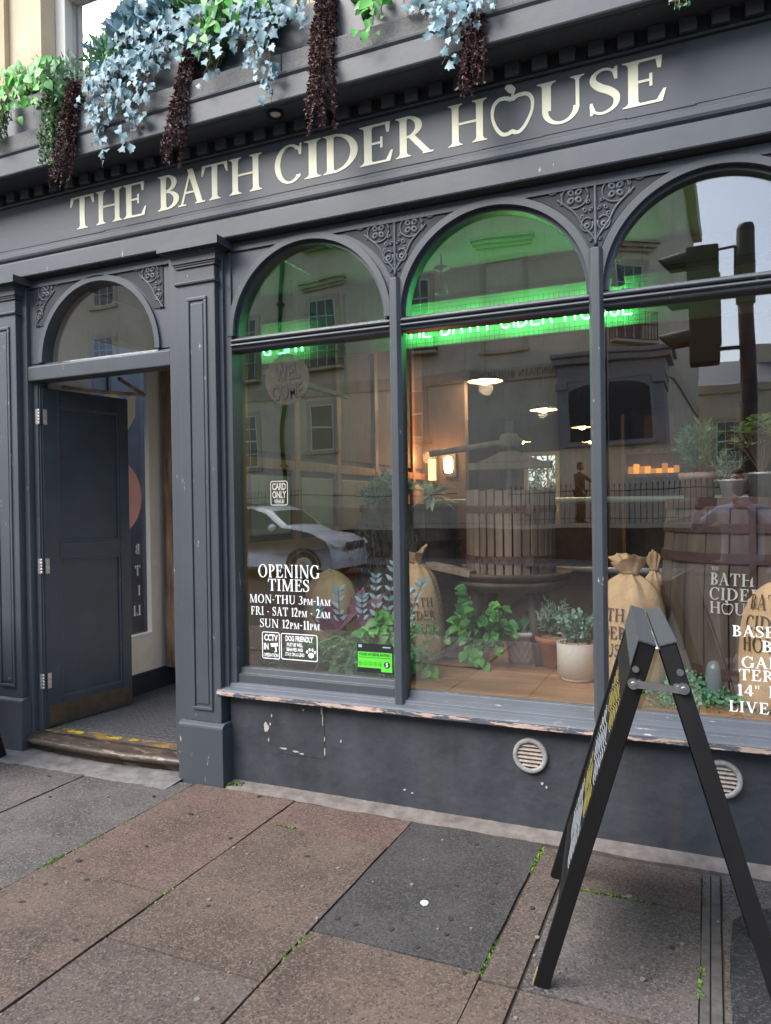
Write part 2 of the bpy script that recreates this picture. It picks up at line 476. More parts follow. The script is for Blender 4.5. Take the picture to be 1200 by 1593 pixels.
road_mat = M('road asphalt', (0.035, 0.034, 0.034), 0.9, var=0.2, vs_=1, bump=0.5, bs=60)
# ------------------------------------------------------------------ lettering
T, t_ = 0.150, 0.055
def g_stem(x, y0=0.0, y1=1.0, w=T, bs=True, ts=True, o=0.085):
    a, b = x - w / 2, x + w / 2
    p = []
    if bs: p += [(a - o, y0), (b + o, y0), (b + o, y0 + .022), (b + .03, y0 + .045), (b, y0 + .10)]
    else: p += [(a, y0), (b, y0)]
    if ts: p += [(b, y1 - .10), (b + .03, y1 - .045), (b + o, y1 - .022), (b + o, y1), (a - o, y1), (a - o, y1 - .022), (a - .03, y1 - .045), (a, y1 - .10)]
    else: p += [(b, y1), (a, y1)]
    if bs: p += [(a, y0 + .10), (a - .03, y0 + .045), (a - o, y0 + .022)]
    return p
def g_bar(x0, x1, y, h=t_): return [(x0, y - h / 2), (x1, y - h / 2), (x1, y + h / 2), (x0, y + h / 2)]
def g_quad(x0, y0, x1, y1, w): return [(x0 - w / 2, y0), (x0 + w / 2, y0), (x1 + w / 2, y1), (x1 - w / 2, y1)]
def g_arc(cx, cy_, rx, ry, a0, a1, wx=T, wy=t_, n=22):
    o, i = [], []
    for k in range(n + 1):
        a = radians(a0 + (a1 - a0) * k / n)
        o.append((cx + rx * cos(a), cy_ + ry * sin(a)))
        i.append((cx + (rx - wx) * cos(a), cy_ + (ry - wy) * sin(a)))
    return o + i[::-1]
def g_stroke(pts, ws):
    L, R = [], []
    for i, p in enumerate(pts):
        q0, q1 = pts[max(0, i - 1)], pts[min(len(pts) - 1, i + 1)]
        dx, dy = q1[0] - q0[0], q1[1] - q0[1]
        d = max(1e-6, sqrt(dx * dx + dy * dy))
        w = ws[i] / 2
        L.append((p[0] - dy / d * w, p[1] + dx / d * w)); R.append((p[0] + dy / d * w, p[1] - dx / d * w))
    return L + R[::-1]
def bez(pts, n=20):
    """smooth curve through control points (Catmull-Rom)"""
    P = [pts[0]] + list(pts) + [pts[-1]]
    out = []
    k = max(2, n // (len(pts) - 1))
    for i in range(1, len(P) - 2):
        for j in range(k):
            t = j / k
            out.append(tuple(0.5 * ((2 * P[i][c]) + (-P[i-1][c] + P[i+1][c]) * t + (2*P[i-1][c] - 5*P[i][c] + 4*P[i+1][c] - P[i+2][c]) * t*t + (-P[i-1][c] + 3*P[i][c] - 3*P[i+1][c] + P[i+2][c]) * t**3) for c in range(len(pts[0]))))
    out.append(tuple(pts[-1]))
    return out
def taper(n, a, m, b): return [a + (m - a) * sin(pi * min(1, i / (n - 1) * 1.0)) if i < n / 2 else b + (m - b) * sin(pi * i / (n - 1)) for i in range(n)]
SC = bez([(.46, .80), (.40, .93), (.25, .985), (.11, .90), (.09, .75), (.20, .60), (.36, .48), (.47, .33), (.44, .13), (.27, .02), (.12, .06), (.04, .22)], 55)
TWO = bez([(.08, .74), (.14, .93), (.28, .97), (.40, .84), (.36, .60), (.22, .34), (.07, .05)], 30)
APPLE = bez([(.44, .80), (.56, .87), (.74, .86), (.84, .70), (.83, .45), (.72, .18), (.60, .03), (.50, .02), (.44, .06), (.36, .02), (.24, .04), (.12, .22), (.05, .48), (.07, .72), (.18, .86), (.33, .86), (.44, .80)], 64)
def apple(w=.075):
    n = len(APPLE)
    return [g_stroke(APPLE, [w * (0.75 + 0.5 * abs(cos(pi * i / (n - 1) * 2))) for i in range(n)]),
            g_stroke([(.44, .80), (.46, .92), (.50, 1.02)], [.05, .045, .03]),
            [(.46, .93), (.38, .98), (.30, 1.10), (.34, 1.19), (.44, 1.16), (.52, 1.05), (.50, .96)]]
G = {
 'A': (.80, [g_quad(.12, 0, .385, .98, .058), g_quad(.66, 0, .37, 1.02, .155), g_bar(.21, .56, .36), g_bar(.02, .25, .02, .04), g_bar(.52, .80, .02, .04)]),
 'B': (.66, [g_stem(.19), g_arc(.26, .755, .30, .245, -90, 90, T * .95), g_arc(.26, .27, .36, .27, -90, 90, T), g_bar(.19, .28, .973), g_bar(.19, .28, .52), g_bar(.19, .28, .027)]),
 'C': (.80, [g_arc(.43, .5, .40, .52, 48, 318, T, t_), [(.68, .70), (.73, .70), (.745, 1.0), (.70, 1.0), (.68, .93), (.64, .86)], [(.72, .14), (.69, .20), (.64, .15), (.67, .10)]]),
 'D': (.84, [g_stem(.19), g_arc(.26, .5, .53, .5, -90, 90, T * 1.05), g_bar(.19, .30, .973), g_bar(.19, .30, .027)]),
 'E': (.70, [g_stem(.19), g_bar(.19, .60, .973), g_bar(.19, .46, .52), g_bar(.19, .62, .027), [(.55, .74), (.60, .74), (.62, 1.0), (.52, .98)], [(.43, .38), (.475, .38), (.475, .66), (.43, .66)], [(.52, .02), (.62, 0), (.675, .27), (.635, .27)]]),
 'F': (.64, [g_stem(.19), g_bar(.19, .56, .973), g_bar(.19, .45, .50), [(.52, .74), (.57, .74), (.59, 1.0), (.49, .98)], [(.42, .36), (.465, .36), (.465, .64), (.42, .64)]]),
 'G': (.84, [g_arc(.43, .5, .40, .52, 48, 325, T, t_), [(.68, .70), (.73, .70), (.74, 1.0), (.70, 1.0), (.68, .93), (.64, .86)], g_stem(.70, .04, .42, T * .9, False, True, .07)]),
 'H': (.92, [g_stem(.19), g_stem(.73), g_bar(.19, .73, .51)]),
 'I': (.38, [g_stem(.19)]),
 'K': (.84, [g_stem(.19), g_quad(.26, .42, .66, .98, .06), g_quad(.70, .02, .38, .58, .15), g_bar(.56, .78, .98, .04), g_bar(.58, .84, .02, .04)]),
 'L': (.66, [g_stem(.19), g_bar(.19, .58, .027), [(.48, .02), (.58, 0), (.64, .30), (.60, .30)]]),
 'M': (1.06, [g_stem(.16, w=.07), g_stem(.88, w=T), g_quad(.52, 0, .20, 1.0, .14), g_quad(.50, 0, .84, 1.0, .06)]),
 'N': (.92, [g_stem(.17, w=.06), g_stem(.76, w=.06, bs=False), g_quad(.74, 0, .19, 1.0, .145)]),
 'O': (.90, [g_arc(.45, .5, .41, .52, 0, 360, T, t_, 40)]),
 'P': (.64, [g_stem(.19), g_arc(.26, .72, .34, .28, -90, 90, T * .95), g_bar(.19, .28, .973), g_bar(.19, .28, .467)]),
 'R': (.80, [g_stem(.19), g_arc(.26, .73, .33, .27, -90, 90, T * .95), g_bar(.19, .28, .973), g_bar(.19, .30, .487), g_quad(.70, .02, .36, .50, .15), g_bar(.60, .82, .02, .04)]),
 'S': (.56, [g_stroke(SC, [.05 + .11 * math.exp(-((i / (len(SC) - 1) - .5) / .2) ** 2) for i in range(len(SC))]), [(.44, .72), (.49, .72), (.49, 1.0), (.45, 1.0), (.40, .90)], [(.03, .0), (.07, .0), (.12, .10), (.07, .28), (.03, .28)]]),
 'T': (.76, [g_stem(.38, ts=False), g_bar(.04, .72, .973), [(.02, .72), (.06, .72), (.14, .96), (.04, 1.0)], [(.74, .72), (.70, .72), (.62, .96), (.72, 1.0)]]),
 'U': (.86, [g_stem(.19, .33, 1, T, False, True), g_stem(.70, .33, 1, .06, False, True), g_arc(.424, .34, .309, .36, 180, 360, .10, .065)]),
 'V': (.82, [g_quad(.42, 0, .16, 1.0, .15), g_quad(.42, 0, .66, 1.0, .06), g_bar(.03, .30, .98, .04), g_bar(.55, .78, .98, .04)]),
 'Z': (.68, [g_quad(.12, 0, .56, 1.0, .14), g_bar(.10, .60, .973), g_bar(.08, .62, .027), [(.08, .72), (.12, .72), (.16, 1), (.10, 1)], [(.62, .28), (.58, .28), (.54, 0), (.61, 0)]]),
 '1': (.36, [g_stem(.20, ts=False), g_quad(.09, .84, .20, 1.0, .10)]),
 '2': (.52, [g_stroke(TWO, [.07 + .05 * sin(pi * i / (len(TWO) - 1)) for i in range(len(TWO))]), g_bar(.04, .46, .05, .10)]),
 '3': (.50, [g_arc(.20, .76, .24, .22, -95, 145, .12, .05), g_arc(.19, .28, .28, .28, -150, 95, .13, .05)]),
 '4': (.56, [g_stem(.38, 0, 1, .12, False, False), g_bar(.03, .54, .28, .07), g_quad(.07, .28, .37, 1.0, .06)]),
 '-': (.36, [g_bar(.04, .30, .42, .07)]),
 '/': (.3, [g_quad(.05, 0, .25, 1, .06)]),
 '"': (.34, [g_quad(.09, .70, .08, 1.0, .06), g_quad(.24, .70, .23, 1.0, .06)]),
 '@': (.90, apple()),
 ' ': (.34, []),
}
def text_polys(s, track=0.04):
    """lower-case letters are drawn as small capitals"""
    x, out = 0.0, []
    for ch in s:
        k = .70 if ch.islower() else 1.0
        w, ps = G[ch.upper()]
        out.append((ch, [[(x + a * k, b * k) for a, b in p] for p in ps]))
        x += (w + track) * k
    return out, x - track
def serif(name, s, x0, z0, h, y, mat, parent=None, x1=None, just='l', thick=0.0012, fn=None, label=None, per_letter=False, ysign=-1, squash=1.0):
    """letters in the XZ plane, readable from the -Y side; fn maps (x,z,depth)->point"""
    letters, W = text_polys(s)
    sx = h * squash if x1 is None else (x1 - x0) / W
    if x1 is None and just == 'c': x0 = x0 - W * sx / 2
    if x1 is None and just == 'r': x0 = x0 - W * sx
    mb = MB()
    k = 0
    for ch, ps in letters:
        for p in ps:
            q = [(x0 + a * sx, z0 + b * h) for a, b in p]
            d = thick + 0.00012 * (k % 7)
            k += 1
            n = len(q)
            tri = tessellate_polygon([[Vector((a, b, 0)) for a, b in q]])
            f = fn or (lambda a, b, dd: (a, y + ysign * dd, b))
            vs_ = [f(a, b, d) for a, b in q] + [f(a, b, 0.0) for a, b in q]
            mb.add(vs_, [tuple(t) for t in tri] + [(i, i + n, (i + 1) % n + n, (i + 1) % n) for i in range(n)], False)
    return mb.build(name, mat, parent, label=label)

def sans(name, s, x, z, h, y, mat, parent, squash=0.62, just='CENTER', bold=0.012, rot=0.0, mirror=False):
    c = bpy.data.curves.new(name, 'FONT')
    c.body = s
    c.size = 1.0
    c.align_x = just
    c.offset = bold
    c.resolution_u = 3
    o = bpy.data.objects.new(name, c)
    me = bpy.data.meshes.new_from_object(o)
    bpy.data.objects.remove(o)
    k = h / 0.70
    mb = MB()
    cr, sr = cos(rot), sin(rot)
    vs_ = []
    for v in me.vertices:
        a, b = v.co.x * k * squash * (-1 if mirror else 1), v.co.y * k
        vs_.append((x + a * cr - b * sr, y, z + a * sr + b * cr))
    mb.add(vs_, [tuple(p.vertices) for p in me.polygons])
    bpy.data.meshes.remove(me)
    return mb.build(name, mat, parent)

# single-line letters for neon tubes (cap height 1)
def circ(cx, cy_, rx, ry, a0, a1, n=10): return [(cx + rx * cos(radians(a0 + (a1 - a0) * i / n)), cy_ + ry * sin(radians(a0 + (a1 - a0) * i / n))) for i in range(n + 1)]
NE = {
 'T': (.62, [[(0, 1), (.6, 1)], [(.3, 1), (.3, 0)]]), 'H': (.66, [[(0, 0), (0, 1)], [(.6, 0), (.6, 1)], [(0, .5), (.6, .5)]]),
 'E': (.52, [[(.5, 1), (0, 1), (0, 0), (.5, 0)], [(0, .5), (.42, .5)]]), 'B': (.56, [[(0, 0), (0, 1)] + circ(.25, .76, .24, .24, 90, -90) + [(0, .52)] + circ(.26, .26, .28, .26, 90, -90) + [(0, 0)]]),
 'A': (.66, [[(0, 0), (.32, 1), (.64, 0)], [(.12, .35), (.52, .35)]]), 'C': (.68, [circ(.38, .5, .38, .5, 50, 310, 14)]),
 'I': (.08, [[(.04, 0), (.04, 1)]]), 'D': (.64, [[(0, 0), (0, 1)] + circ(.18, .5, .44, .5, 90, -90, 12) + [(0, 0)]]),
 'R': (.58, [[(0, 0), (0, 1)] + circ(.26, .76, .26, .24, 90, -90) + [(.05, .52)], [(.25, .52), (.56, 0)]]),
 'O': (.78, [circ(.39, .5, .39, .5, 0, 360, 18)]), 'U': (.62, [[(0, 1), (0, .3)] + circ(.3, .3, .3, .3, 180, 360) + [(.6, 1)]]),
 'S': (.50, [[(.46, .85), (.36, .97), (.2, 1), (.05, .88), (.06, .70), (.22, .56), (.40, .44), (.48, .26), (.40, .06), (.24, 0), (.08, .04), (0, .18)]]), ' ': (.35, []),
}

# ------------------------------------------------------------------ the shop building
shop = thing('shop_building', 'slate grey painted Victorian shopfront with cream fascia lettering, arched windows and an open doorway', 'building', (-1.4, 0.3, 0))
XR = 1.90            # right end of the glazed front
XL = -6.5
GY = 0.06            # glass plane

# stall riser wall
mb = MB(); mb.box(-2.43, XR, 0.0, 0.18, -0.05, 0.478)
mb.build('stall_riser', paint_riser, shop)
# bare patches where the paint has come off the riser, slightly raised filler
mb = MB()
random.seed(3)
def blotch(mb, x, z, rx, rz, y, n=14, d=0.003):
    ph = random.random() * 9
    poly = [(x + rx * (0.75 + 0.35 * noise.noise((cos(2*pi*i/n) * 1.3 + ph, sin(2*pi*i/n) * 1.3, ph))) * cos(2*pi*i/n) * (0.7 + 0.6 * random.random()), z + rz * sin(2*pi*i/n) * (0.7 + 0.6 * random.random())) for i in range(n)]
    mb.prism(poly, y - d, y + 0.001)
for x, z, rx, rz in [(-2.20, .325, .020, .024), (-2.175, .345, .006, .007), (-2.165, .39, .006, .008), (-2.185, .258, .005, .010), (-2.09, .222, .028, .004), (-2.02, .215, .022, .004), (-1.98, .207, .018, .003),
                     (-1.86, .445, .007, .018), (-1.845, .30, .004, .012), (-1.845, .235, .004, .02), (-1.855, .40, .004, .03), (-1.75, .30, .006, .008), (-1.40, .10, .01, .004), (-1.36, .09, .008, .003), (-.72, .225, .008, .006), (-.70, .21, .005, .006), (-1.97, .44, .006, .006)]:
    blotch(mb, x, z, rx, rz, 0.0)
mb.build('bare_patch', chip_mat, shop, kind='stuff')
# old filled panel edge
mb = MB(); mb.box(-1.850, -1.846, -0.0025, 0.001, 0.20, 0.478); mb.box(-2.12, -1.85, -0.0025, 0.001, 0.198, 0.202)
mb.build('panel_joint', paint_riser, shop)

# sill with flaking lip
mb = MB()
mb.sweep([(-.060, .484), (-.062, .512), (-.052, .520), (-.012, .530), (-.008, .545), (.02, .552), (.05, .565), (.05, .49), (.0, .478), (-.02, .478)], -2.475, XR)
mb.build('sill', paint_sill2, shop, bevel=0.002)
def ragged(x0, x1, n, z0, z1, y0, y1, amp):
    mb = MB()
    pts = [x0 + (x1 - x0) * i / n for i in range(n + 1)]
    a, b = [], []
    for x in pts:
        q = amp * (noise.noise((x * 14, 0, 3.3)) + 0.6 * noise.noise((x * 60, 2, 1)))
        a.append((x, z0 + abs(q) * .8)); b.append((x, z1 - abs(amp * noise.noise((x * 22, 5, 9)))))
    mb.prism(a + b[::-1], y0, y1)
    return mb
mb = MB()
random.seed(12)
bare_wood = M('bare flaked sill wood', (0.47, 0.34, 0.28), 0.85, var=0.35, vs_=14, bump=0.9, bs=60, stretch=(0.2, 1, 1), chips=((0.085, 0.095, 0.115), 0.515, 8, (0.7, 5, 5)))
for i in range(22):
    x0 = -2.475 + i * 0.2
    if x0 > XR - .2: break
    m_ = ragged(x0, x0 + 0.2, 24, .4862, .5095, -.0645, -.0595, .012)
    mb.add(m_.v, m_.f, False)
mb.build('flaking_lip', bare_wood, shop)
# bottom rails (per bay) and top edge
mc = [-1.4135, -0.453, 0.5075, 1.468]
bays = [(-2.385, -1.4435), (-1.3835, -.484), (-.422, .4775), (.5375, 1.438)]
bcx = [-1.923, -.933, .0277, .988]
for i, (a, b) in enumerate(bays):
    zt = .628 if i == 0 else .585
    mb = MB(); mb.sweep([(.012, .545), (.012, zt - .035), (.03, zt - .03), (.038, zt), (.085, zt), (.085, .50), (.02, .50)], a - .0005, b + .0005)
    mb.build('bottom_rail', paint_sill2 if i else paint_worn, shop, bevel=0.002)
# mullions
for i, x in enumerate(mc):
    mb = MB()
    w = .031
    zb = .508
    poly = [(x - w, .03), (x - w, -.004), (x - w * .55, -.028), (x + w * .55, -.028), (x + w, -.004), (x + w, .03), (x + .016, .034), (x + .016, .10), (x - .016, .10), (x - .016, .034)]
    mb.prism(poly, zb, 2.62, 'z')
    mb.prism([(x - w, .03), (x - w, -.004), (x - w * .55, -.028), (x + w * .55, -.028), (x + w, -.004), (x + w, .03)], zb - .0, zb + .02, 'z')
    mb.build('mullion', paint_worn, shop, bevel=0.003)
# left end stile of the windows
mb = MB(); mb.box(-2.435, -2.385, .0, .10, .50, 2.955); mb.box(-2.452, -2.425, -.02, .02, .50, 2.955)
mb.build('end_stile', paint_worn, shop, bevel=0.004)
mb = MB(); mb.box(1.438, 1.47, .0, .10, .50, 2.6)
mb.build('end_stile', paint_worn, shop, bevel=0.004)
# transoms : two rolls and fillets
for i, (a, b) in enumerate(bays):
    prof = [(.09, 2.362), (.012, 2.362), (.006, 2.368), (.004, 2.380)]
    prof += [(.004 - .016 * sin(pi * k / 8), 2.380 + .018 * (1 - cos(pi * k / 8)) / 1.0 * 0.5) for k in range(1, 8)]
    prof += [(.004, 2.400), (.012, 2.404)]
    prof += [(.012 - .020 * sin(pi * k / 8), 2.404 + .022 * (1 - cos(pi * k / 8)) * 0.5) for k in range(1, 8)]
    prof += [(.012, 2.428), (.018, 2.434), (.05, 2.442), (.09, 2.442)]
    mb = MB(); mb.sweep(prof, a - .001, b + .001)
    mb.build('transom', paint_worn, shop)
# arch boards
R = .4525
def arch_board(cx, xl, xr, zs, zt, r, y0, y1, z_low=None, n=40):
    pts = [(cx - r * cos(pi * k / n), zs + r * sin(pi * k / n)) for k in range(n + 1)]
    poly = pts + [(xr, zs), (xr, zt), (xl, zt), (xl, zs)]
    mb = MB(); mb.prism(poly, y0, y1); return mb
def arch_rim(cx, zs, r0, r1, y0, y1, n=48):
    mb = MB()
    pts = [(cx - r0 * cos(pi * k / n), zs + r0 * sin(pi * k / n)) for k in range(n + 1)] + [(cx + r1 * cos(pi * k / n), zs + r1 * sin(pi * k / n)) for k in range(n + 1)]
    mb.prism(pts, y0, y1); return mb
edges = [(-2.45, -1.4135), (-1.4135, -.453), (-.453, .5075), (.5075, 1.47)]
for i, cx in enumerate(bcx):
    arch_board(cx, edges[i][0], edges[i][1], 2.442, 2.97, R, .012, .085).build('arch_board', paint, shop)
    arch_rim(cx, 2.442, R, R + .034, -.004, .013).build('arch_rim', paint_worn, shop, bevel=0.004)
    # rebate bead inside the arch, reveal shade given by its darker colour
    arch_rim(cx, 2.442, R - .018, R + .001, .028, .088).build('arch_bead', paint_dark, shop)
# glass
for i, (a, b) in enumerate(bays):
    zt = .628 if i == 0 else .585
    mb = MB(); mb.box(a - .004, b + .004, GY, GY + .005, zt - .01, 2.37)
    mb.build('window_pane', glass, shop, label='large lower shop window pane reflecting the street')
    cx = bcx[i]
    n = 40
    pts = [(cx - (R + .004) * cos(pi * k / n), 2.435 + (R + .004) * sin(pi * k / n)) for k in range(n + 1)]
    mb = MB(); mb.prism(pts, GY, GY + .005)
    mb.build('arched_pane', glass, shop, label='arched upper shop window pane')

# carved spandrels : raised scrolls and leaves on a flat ground coloured dark as if sunk in shade
def spandrel(xc, side=(-1, 1), zs=2.442, dx=.4802, tall=2.945, width=None, y=.012, rr=.487):
    mb = MB(); mb.smooth = True
    def lim(z):
        q = rr * rr - (z - zs) ** 2
        return dx - sqrt(q) if q > 0 else dx
    def ok(x, z): return abs(x) < min(lim(z) - .004, width or 9) and z < tall
    def tube(pts, r):
        seg = []
        for p in pts:
            if ok(p[0], p[1]): seg.append((xc + p[0], y - .004, p[1]))
            else:
                if len(seg) > 2: mb.tube(seg, r, 6, flat=0.9)
                seg = []
        if len(seg) > 2: mb.tube(seg, r, 6, flat=0.9)
    def lobe(x, z, r, ang=0, el=1.0):
        if not ok(x + (.5 * r if x > 0 else -.5 * r), z): return
        n = 10
        prof = [(1.0, 0.0), (.85, .35), (.5, .55), (.28, .45), (.16, .15)]
        vs_, fs_ = [], []
        for (q, hgt) in prof:
            for k in range(n):
                a = 2 * pi * k / n
                px, pz = q * r * el * cos(a), q * r * sin(a)
                vs_.append((xc + x + px * cos(ang) - pz * sin(ang), y - hgt * .020, z + px * sin(ang) + pz * cos(ang)))
        for j in range(len(prof) - 1):
            for k in range(n): fs_.append((j*n+k, j*n+(k+1)%n, (j+1)*n+(k+1)%n, (j+1)*n+k))
        mb.add(vs_, fs_, True)
    for s in side:
        # central stem half
        if len(side) == 2 and s == 1:
            tube([(0.0, z / 1000) for z in range(2640, 2935, 10)], .009)
        # lower scroll
        c = (s * .036, 2.735)
        tube([(c[0] + s * .026 * cos(a / 10), c[1] + .030 * sin(a / 10)) for a in range(-35, 28, 3)], .0062)
        lobe(c[0] + s * .0, c[1] - .006, .019); lobe(c[0] + s * .020, c[1] + .036, .014)
        tube(bez([(0, 2.66), (s * .02, 2.69), (s * .055, 2.735), (s * .085, 2.79), (s * .125, 2.83), (s * .165, 2.865)], 26), .0075)
        # big loop round a four-leaved flower
        c2 = (s * .088, 2.868)
        tube([(c2[0] + .058 * cos(2 * pi * k / 28), c2[1] + .052 * sin(2 * pi * k / 28)) for k in range(29)], .0065)
        for a in (45, 135, 225, 315):
            lobe(c2[0] + .024 * cos(radians(a)), c2[1] + .024 * sin(radians(a)), .0195, radians(a), 1.25)
        # tail volute
        c3 = (s * .190, 2.912)
        tube([(c3[0] + s * (.028 - .0006 * k) * cos(k / 6 + 2.6), c3[1] + (.024 - .0005 * k) * sin(k / 6 + 2.6)) for k in range(0, 36, 2)], .0065)
        tube([(s * (.21 + .01 * k), 2.93 - .0006 * k) for k in range(12)], .004)
        lobe(s * .20, 2.908, .012); lobe(s * .150, 2.925, .012, .3, 1.5); lobe(s * .045, 2.80, .012, 2.2, 1.5); lobe(s * .030, 2.835, .011, .5, 1.4); lobe(s * .145, 2.885, .010, 1.2, 1.4); lobe(s * .02, 2.665, .008, 1.0, 1.5); lobe(s * .235, 2.925, .008, .2, 2.0)
        lobe(s * .018, 2.80, .010, 0.8, 1.6); lobe(s * .022, 2.915, .012, 1.2, 1.7); lobe(s * .012, 2.69, .007, 1.2, 1.5)
        lobe(s * .145, 2.845, .008, .6, 1.6)
    return mb
for xc in mc[:3]:
    # dark ground behind the carving, shade put into its colour
    n = 12
    zs_ = [2.63 + (2.945 - 2.63) * k / n for k in range(n + 1)]
    def lim(z): return max(.0, .4802 - sqrt(max(0, .493 ** 2 - (z - 2.442) ** 2)))
    right = [(xc + lim(z), z) for z in zs_]; left = [(xc - lim(z), z) for z in zs_[::-1]]
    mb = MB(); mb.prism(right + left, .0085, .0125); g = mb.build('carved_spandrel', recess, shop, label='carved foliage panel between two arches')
    spandrel(xc).build('scrollwork', paint_worn, g)

# architrave, fascia, crown
mb = MB(); mb.sweep([(.085, 2.945), (-.030, 2.955), (-.055, 2.955), (-.060, 2.962), (-.060, 3.052), (-.052, 3.060), (-.028, 3.066), (-.026, 3.075), (.05, 3.080), (.085, 3.080)], XL, XR + .35)
mb.build('architrave', paint_worn, shop, bevel=0.003)
mb = MB(); mb.box(XL, XR + .35, .0, .02, 2.90, 2.9445)
mb.build('soffit_strip', paint_dark, shop)
fascia_mat = M('fascia board paint', (0.058, 0.068, 0.082), 0.45, var=0.14, vs_=1.2, bump=0.3, bs=24, stretch=(0.5, 1, 1), chips=((0.09, 0.1, 0.12), 0.70, 4, (0.6, 2, 5)))
fas = MB().box(XL, XR + .35, -.020, .06, 3.135, 3.42).build('fascia_board', fascia_mat, shop)
MB().sweep([(.06, 3.0805), (-.012, 3.0805), (-.026, 3.092), (-.030, 3.104), (-.030, 3.128), (-.024, 3.1345), (.06, 3.1345)], XL, XR + .35).build('fascia_moulding', paint_worn, shop, bevel=0.002)
# crack along the lower fascia board
mb = MB()
x = XL
while x < XR + .3:
    L = random.uniform(.15, .5); z = 3.150 + .006 * noise.noise((x * 2, 0, 0))
    mb.add([(x, -.0204, z), (x + L, -.0204, z + random.uniform(-.004, .004)), (x + L, -.0222, z + .002), (x, -.0222, z + .003)], [(0, 1, 2, 3)]); x += L * .98
mb.build('fascia_crack', recess, shop)
# fascia letters
FL = [('T', -3.523, -3.333), ('H', -3.318, -3.12), ('E', -3.111, -2.939), ('B', -2.856, -2.706), ('A', -2.712, -2.528), ('T', -2.551, -2.376), ('H', -2.368, -2.159), ('C', -2.079, -1.916), ('I', -1.901, -1.803), ('D', -1.791, -1.595), ('E', -1.584, -1.403), ('R', -1.389, -1.195), ('H', -1.119, -0.931), ('@', -0.912, -0.71), ('U', -0.698, -0.489), ('S', -0.47, -0.34), ('E', -0.33, -0.154)]
for ch, a, b in FL:
    # the outline of each glyph spans its box
    ps = G[ch][1]
    xs = [p[0] for q in ps for p in q]
    W = max(xs) - min(xs); sx = (b - a) / W
    mb = MB()
    for k, p in enumerate(ps):
        q = [(a + (px - min(xs)) * sx, 3.193 + pz * .194) for px, pz in p]
        mb.prism(q, -.0226 - .00015 * k, -.0195)
    mb.build('letter', cream, fas, label=('cream apple with a leaf standing in for the letter O' if ch == '@' else None))
# dentil course and cornice
MB().sweep([(-.018, 3.4205), (-.036, 3.4205), (-.040, 3.430), (-.030, 3.436), (.06, 3.436), (.06, 3.4205)], XL, XR + .35).build('bed_moulding', paint_dark, shop)
MB().box(XL, XR + .35, -.030, .06, 3.4365, 3.497).build('dentil_ground', recess, shop)  # gaps between dentils coloured black for the shade in them
dm = None
x = XL + .03
pitch = .1225
k = 0
while x < XR + .3:
    if dm is None:
        o = MB().box(0, .068, -.062, -.0305, 3.437, 3.4965).build('dentil', paint, shop, bevel=0.003)
        dm = o; base = o.location.copy()
    else:
        o = dm.copy(); col.objects.link(o); o.parent = shop
    o.location = base + Vector((x, 0, 0))
    x += pitch
MB().sweep([(.06, 3.4975), (-.190, 3.4975), (-.215, 3.490), (-.232, 3.492), (-.236, 3.50), (-.240, 3.60), (-.250, 3.612), (-.252, 3.625), (.06, 3.630)], XL, XR + .35).build('cornice', paint_worn, shop, bevel=0.003)
# granite blocking course in separate stones
gx = XL
random.seed(5)
blocks = [-6.5, -5.4, -4.3, -3.05, -1.9, -.95, .35, 1.3, XR + .35]
for a, b in zip(blocks[:-1], blocks[1:]):
    MB().box(a + .003, b - .003, -.236, .06, 3.632, 3.722).build('blocking_stone', granite, shop, bevel=0.004)
MB().box(XL, XR + .35, -.17, .25, 3.723, 3.97).build('parapet', paint_dark, shop)
# soffit downlights
for x in (-1.993, -4.3, .3):
    mb = MB(); mb.lathe([(.0, 3.486), (.026, 3.487), (.030, 3.4965)], x, -.145, 20); mb.build('downlight', white_paint, shop)
    mb = MB(); mb.lathe([(.030, 3.4965), (.034, 3.485), (.042, 3.484), (.044, 3.4968)], x, -.145, 20); mb.build('downlight_ring', black_paint, shop)

# pilasters
def pilaster(x0, x1):
    """x0..x1 the face"""
    w = x1 - x0
    p = MB(); p.box(x0, x1, -.055, .10, .331, 2.83)
    P = p.build('pilaster', paint_worn, shop, bevel=0.004)
    px0, px1 = x0 + .062, x1 - .052
    mb = MB()
    for a, b, c, d in ((px0, px1, 2.645, 2.665), (px0, px1, .395, .415), (px0, px0 + .018, .4151, 2.6449), (px1 - .018, px1, .4151, 2.6449)):
        mb.box(a, b, -.064, -.0545, c, d)
    mb.build('panel_moulding', paint_worn, P, bevel=0.004)
    mb = MB(); mb.box(px0 + .026, px1 - .026, -.060, -.0545, .43, 2.63)
    mb.build('raised_field', paint_worn, P, bevel=0.003)
    mb = MB(); mb.box(x0 - .022, x1 + .028, -.085, .10, -.03, .31); mb.sweep([(.10, .3105), (-.085, .3105), (-.080, .322), (-.062, .332), (.10, .332)], x0 - .022, x1 + .028)
    mb.build('plinth', paint_worn, P, bevel=0.003)
    mb = MB(); mb.sweep([(.10, 2.735), (-.058, 2.735), (-.068, 2.740), (-.070, 2.748), (-.066, 2.755), (.10, 2.756)], x0 - .012, x1 + .012)
    mb.build('necking', paint_worn, P)
    # capital : stepped and coved, with returns
    mb = MB()
    steps = [(.010, 2.830, 2.842), (.016, 2.842, 2.852), (.024, 2.852, 2.858)] + [(.024 + .045 * (1 - cos(k * pi / 12)), 2.858 + .052 * sin(k * pi / 12) , 2.858 + .052 * sin((k + 1) * pi / 12)) for k in range(6)] + [(.078, 2.910, 2.9535)]
    for e, za, zb in steps:
        mb.box(x0 - e, x1 + e, -.055 - e, .10, za, zb)
    mb.build('capital', paint_worn, P)
    return P
pilaster(-2.700, -2.452)
pilaster(-4.215, -3.965)
pilaster(1.50, 1.78)
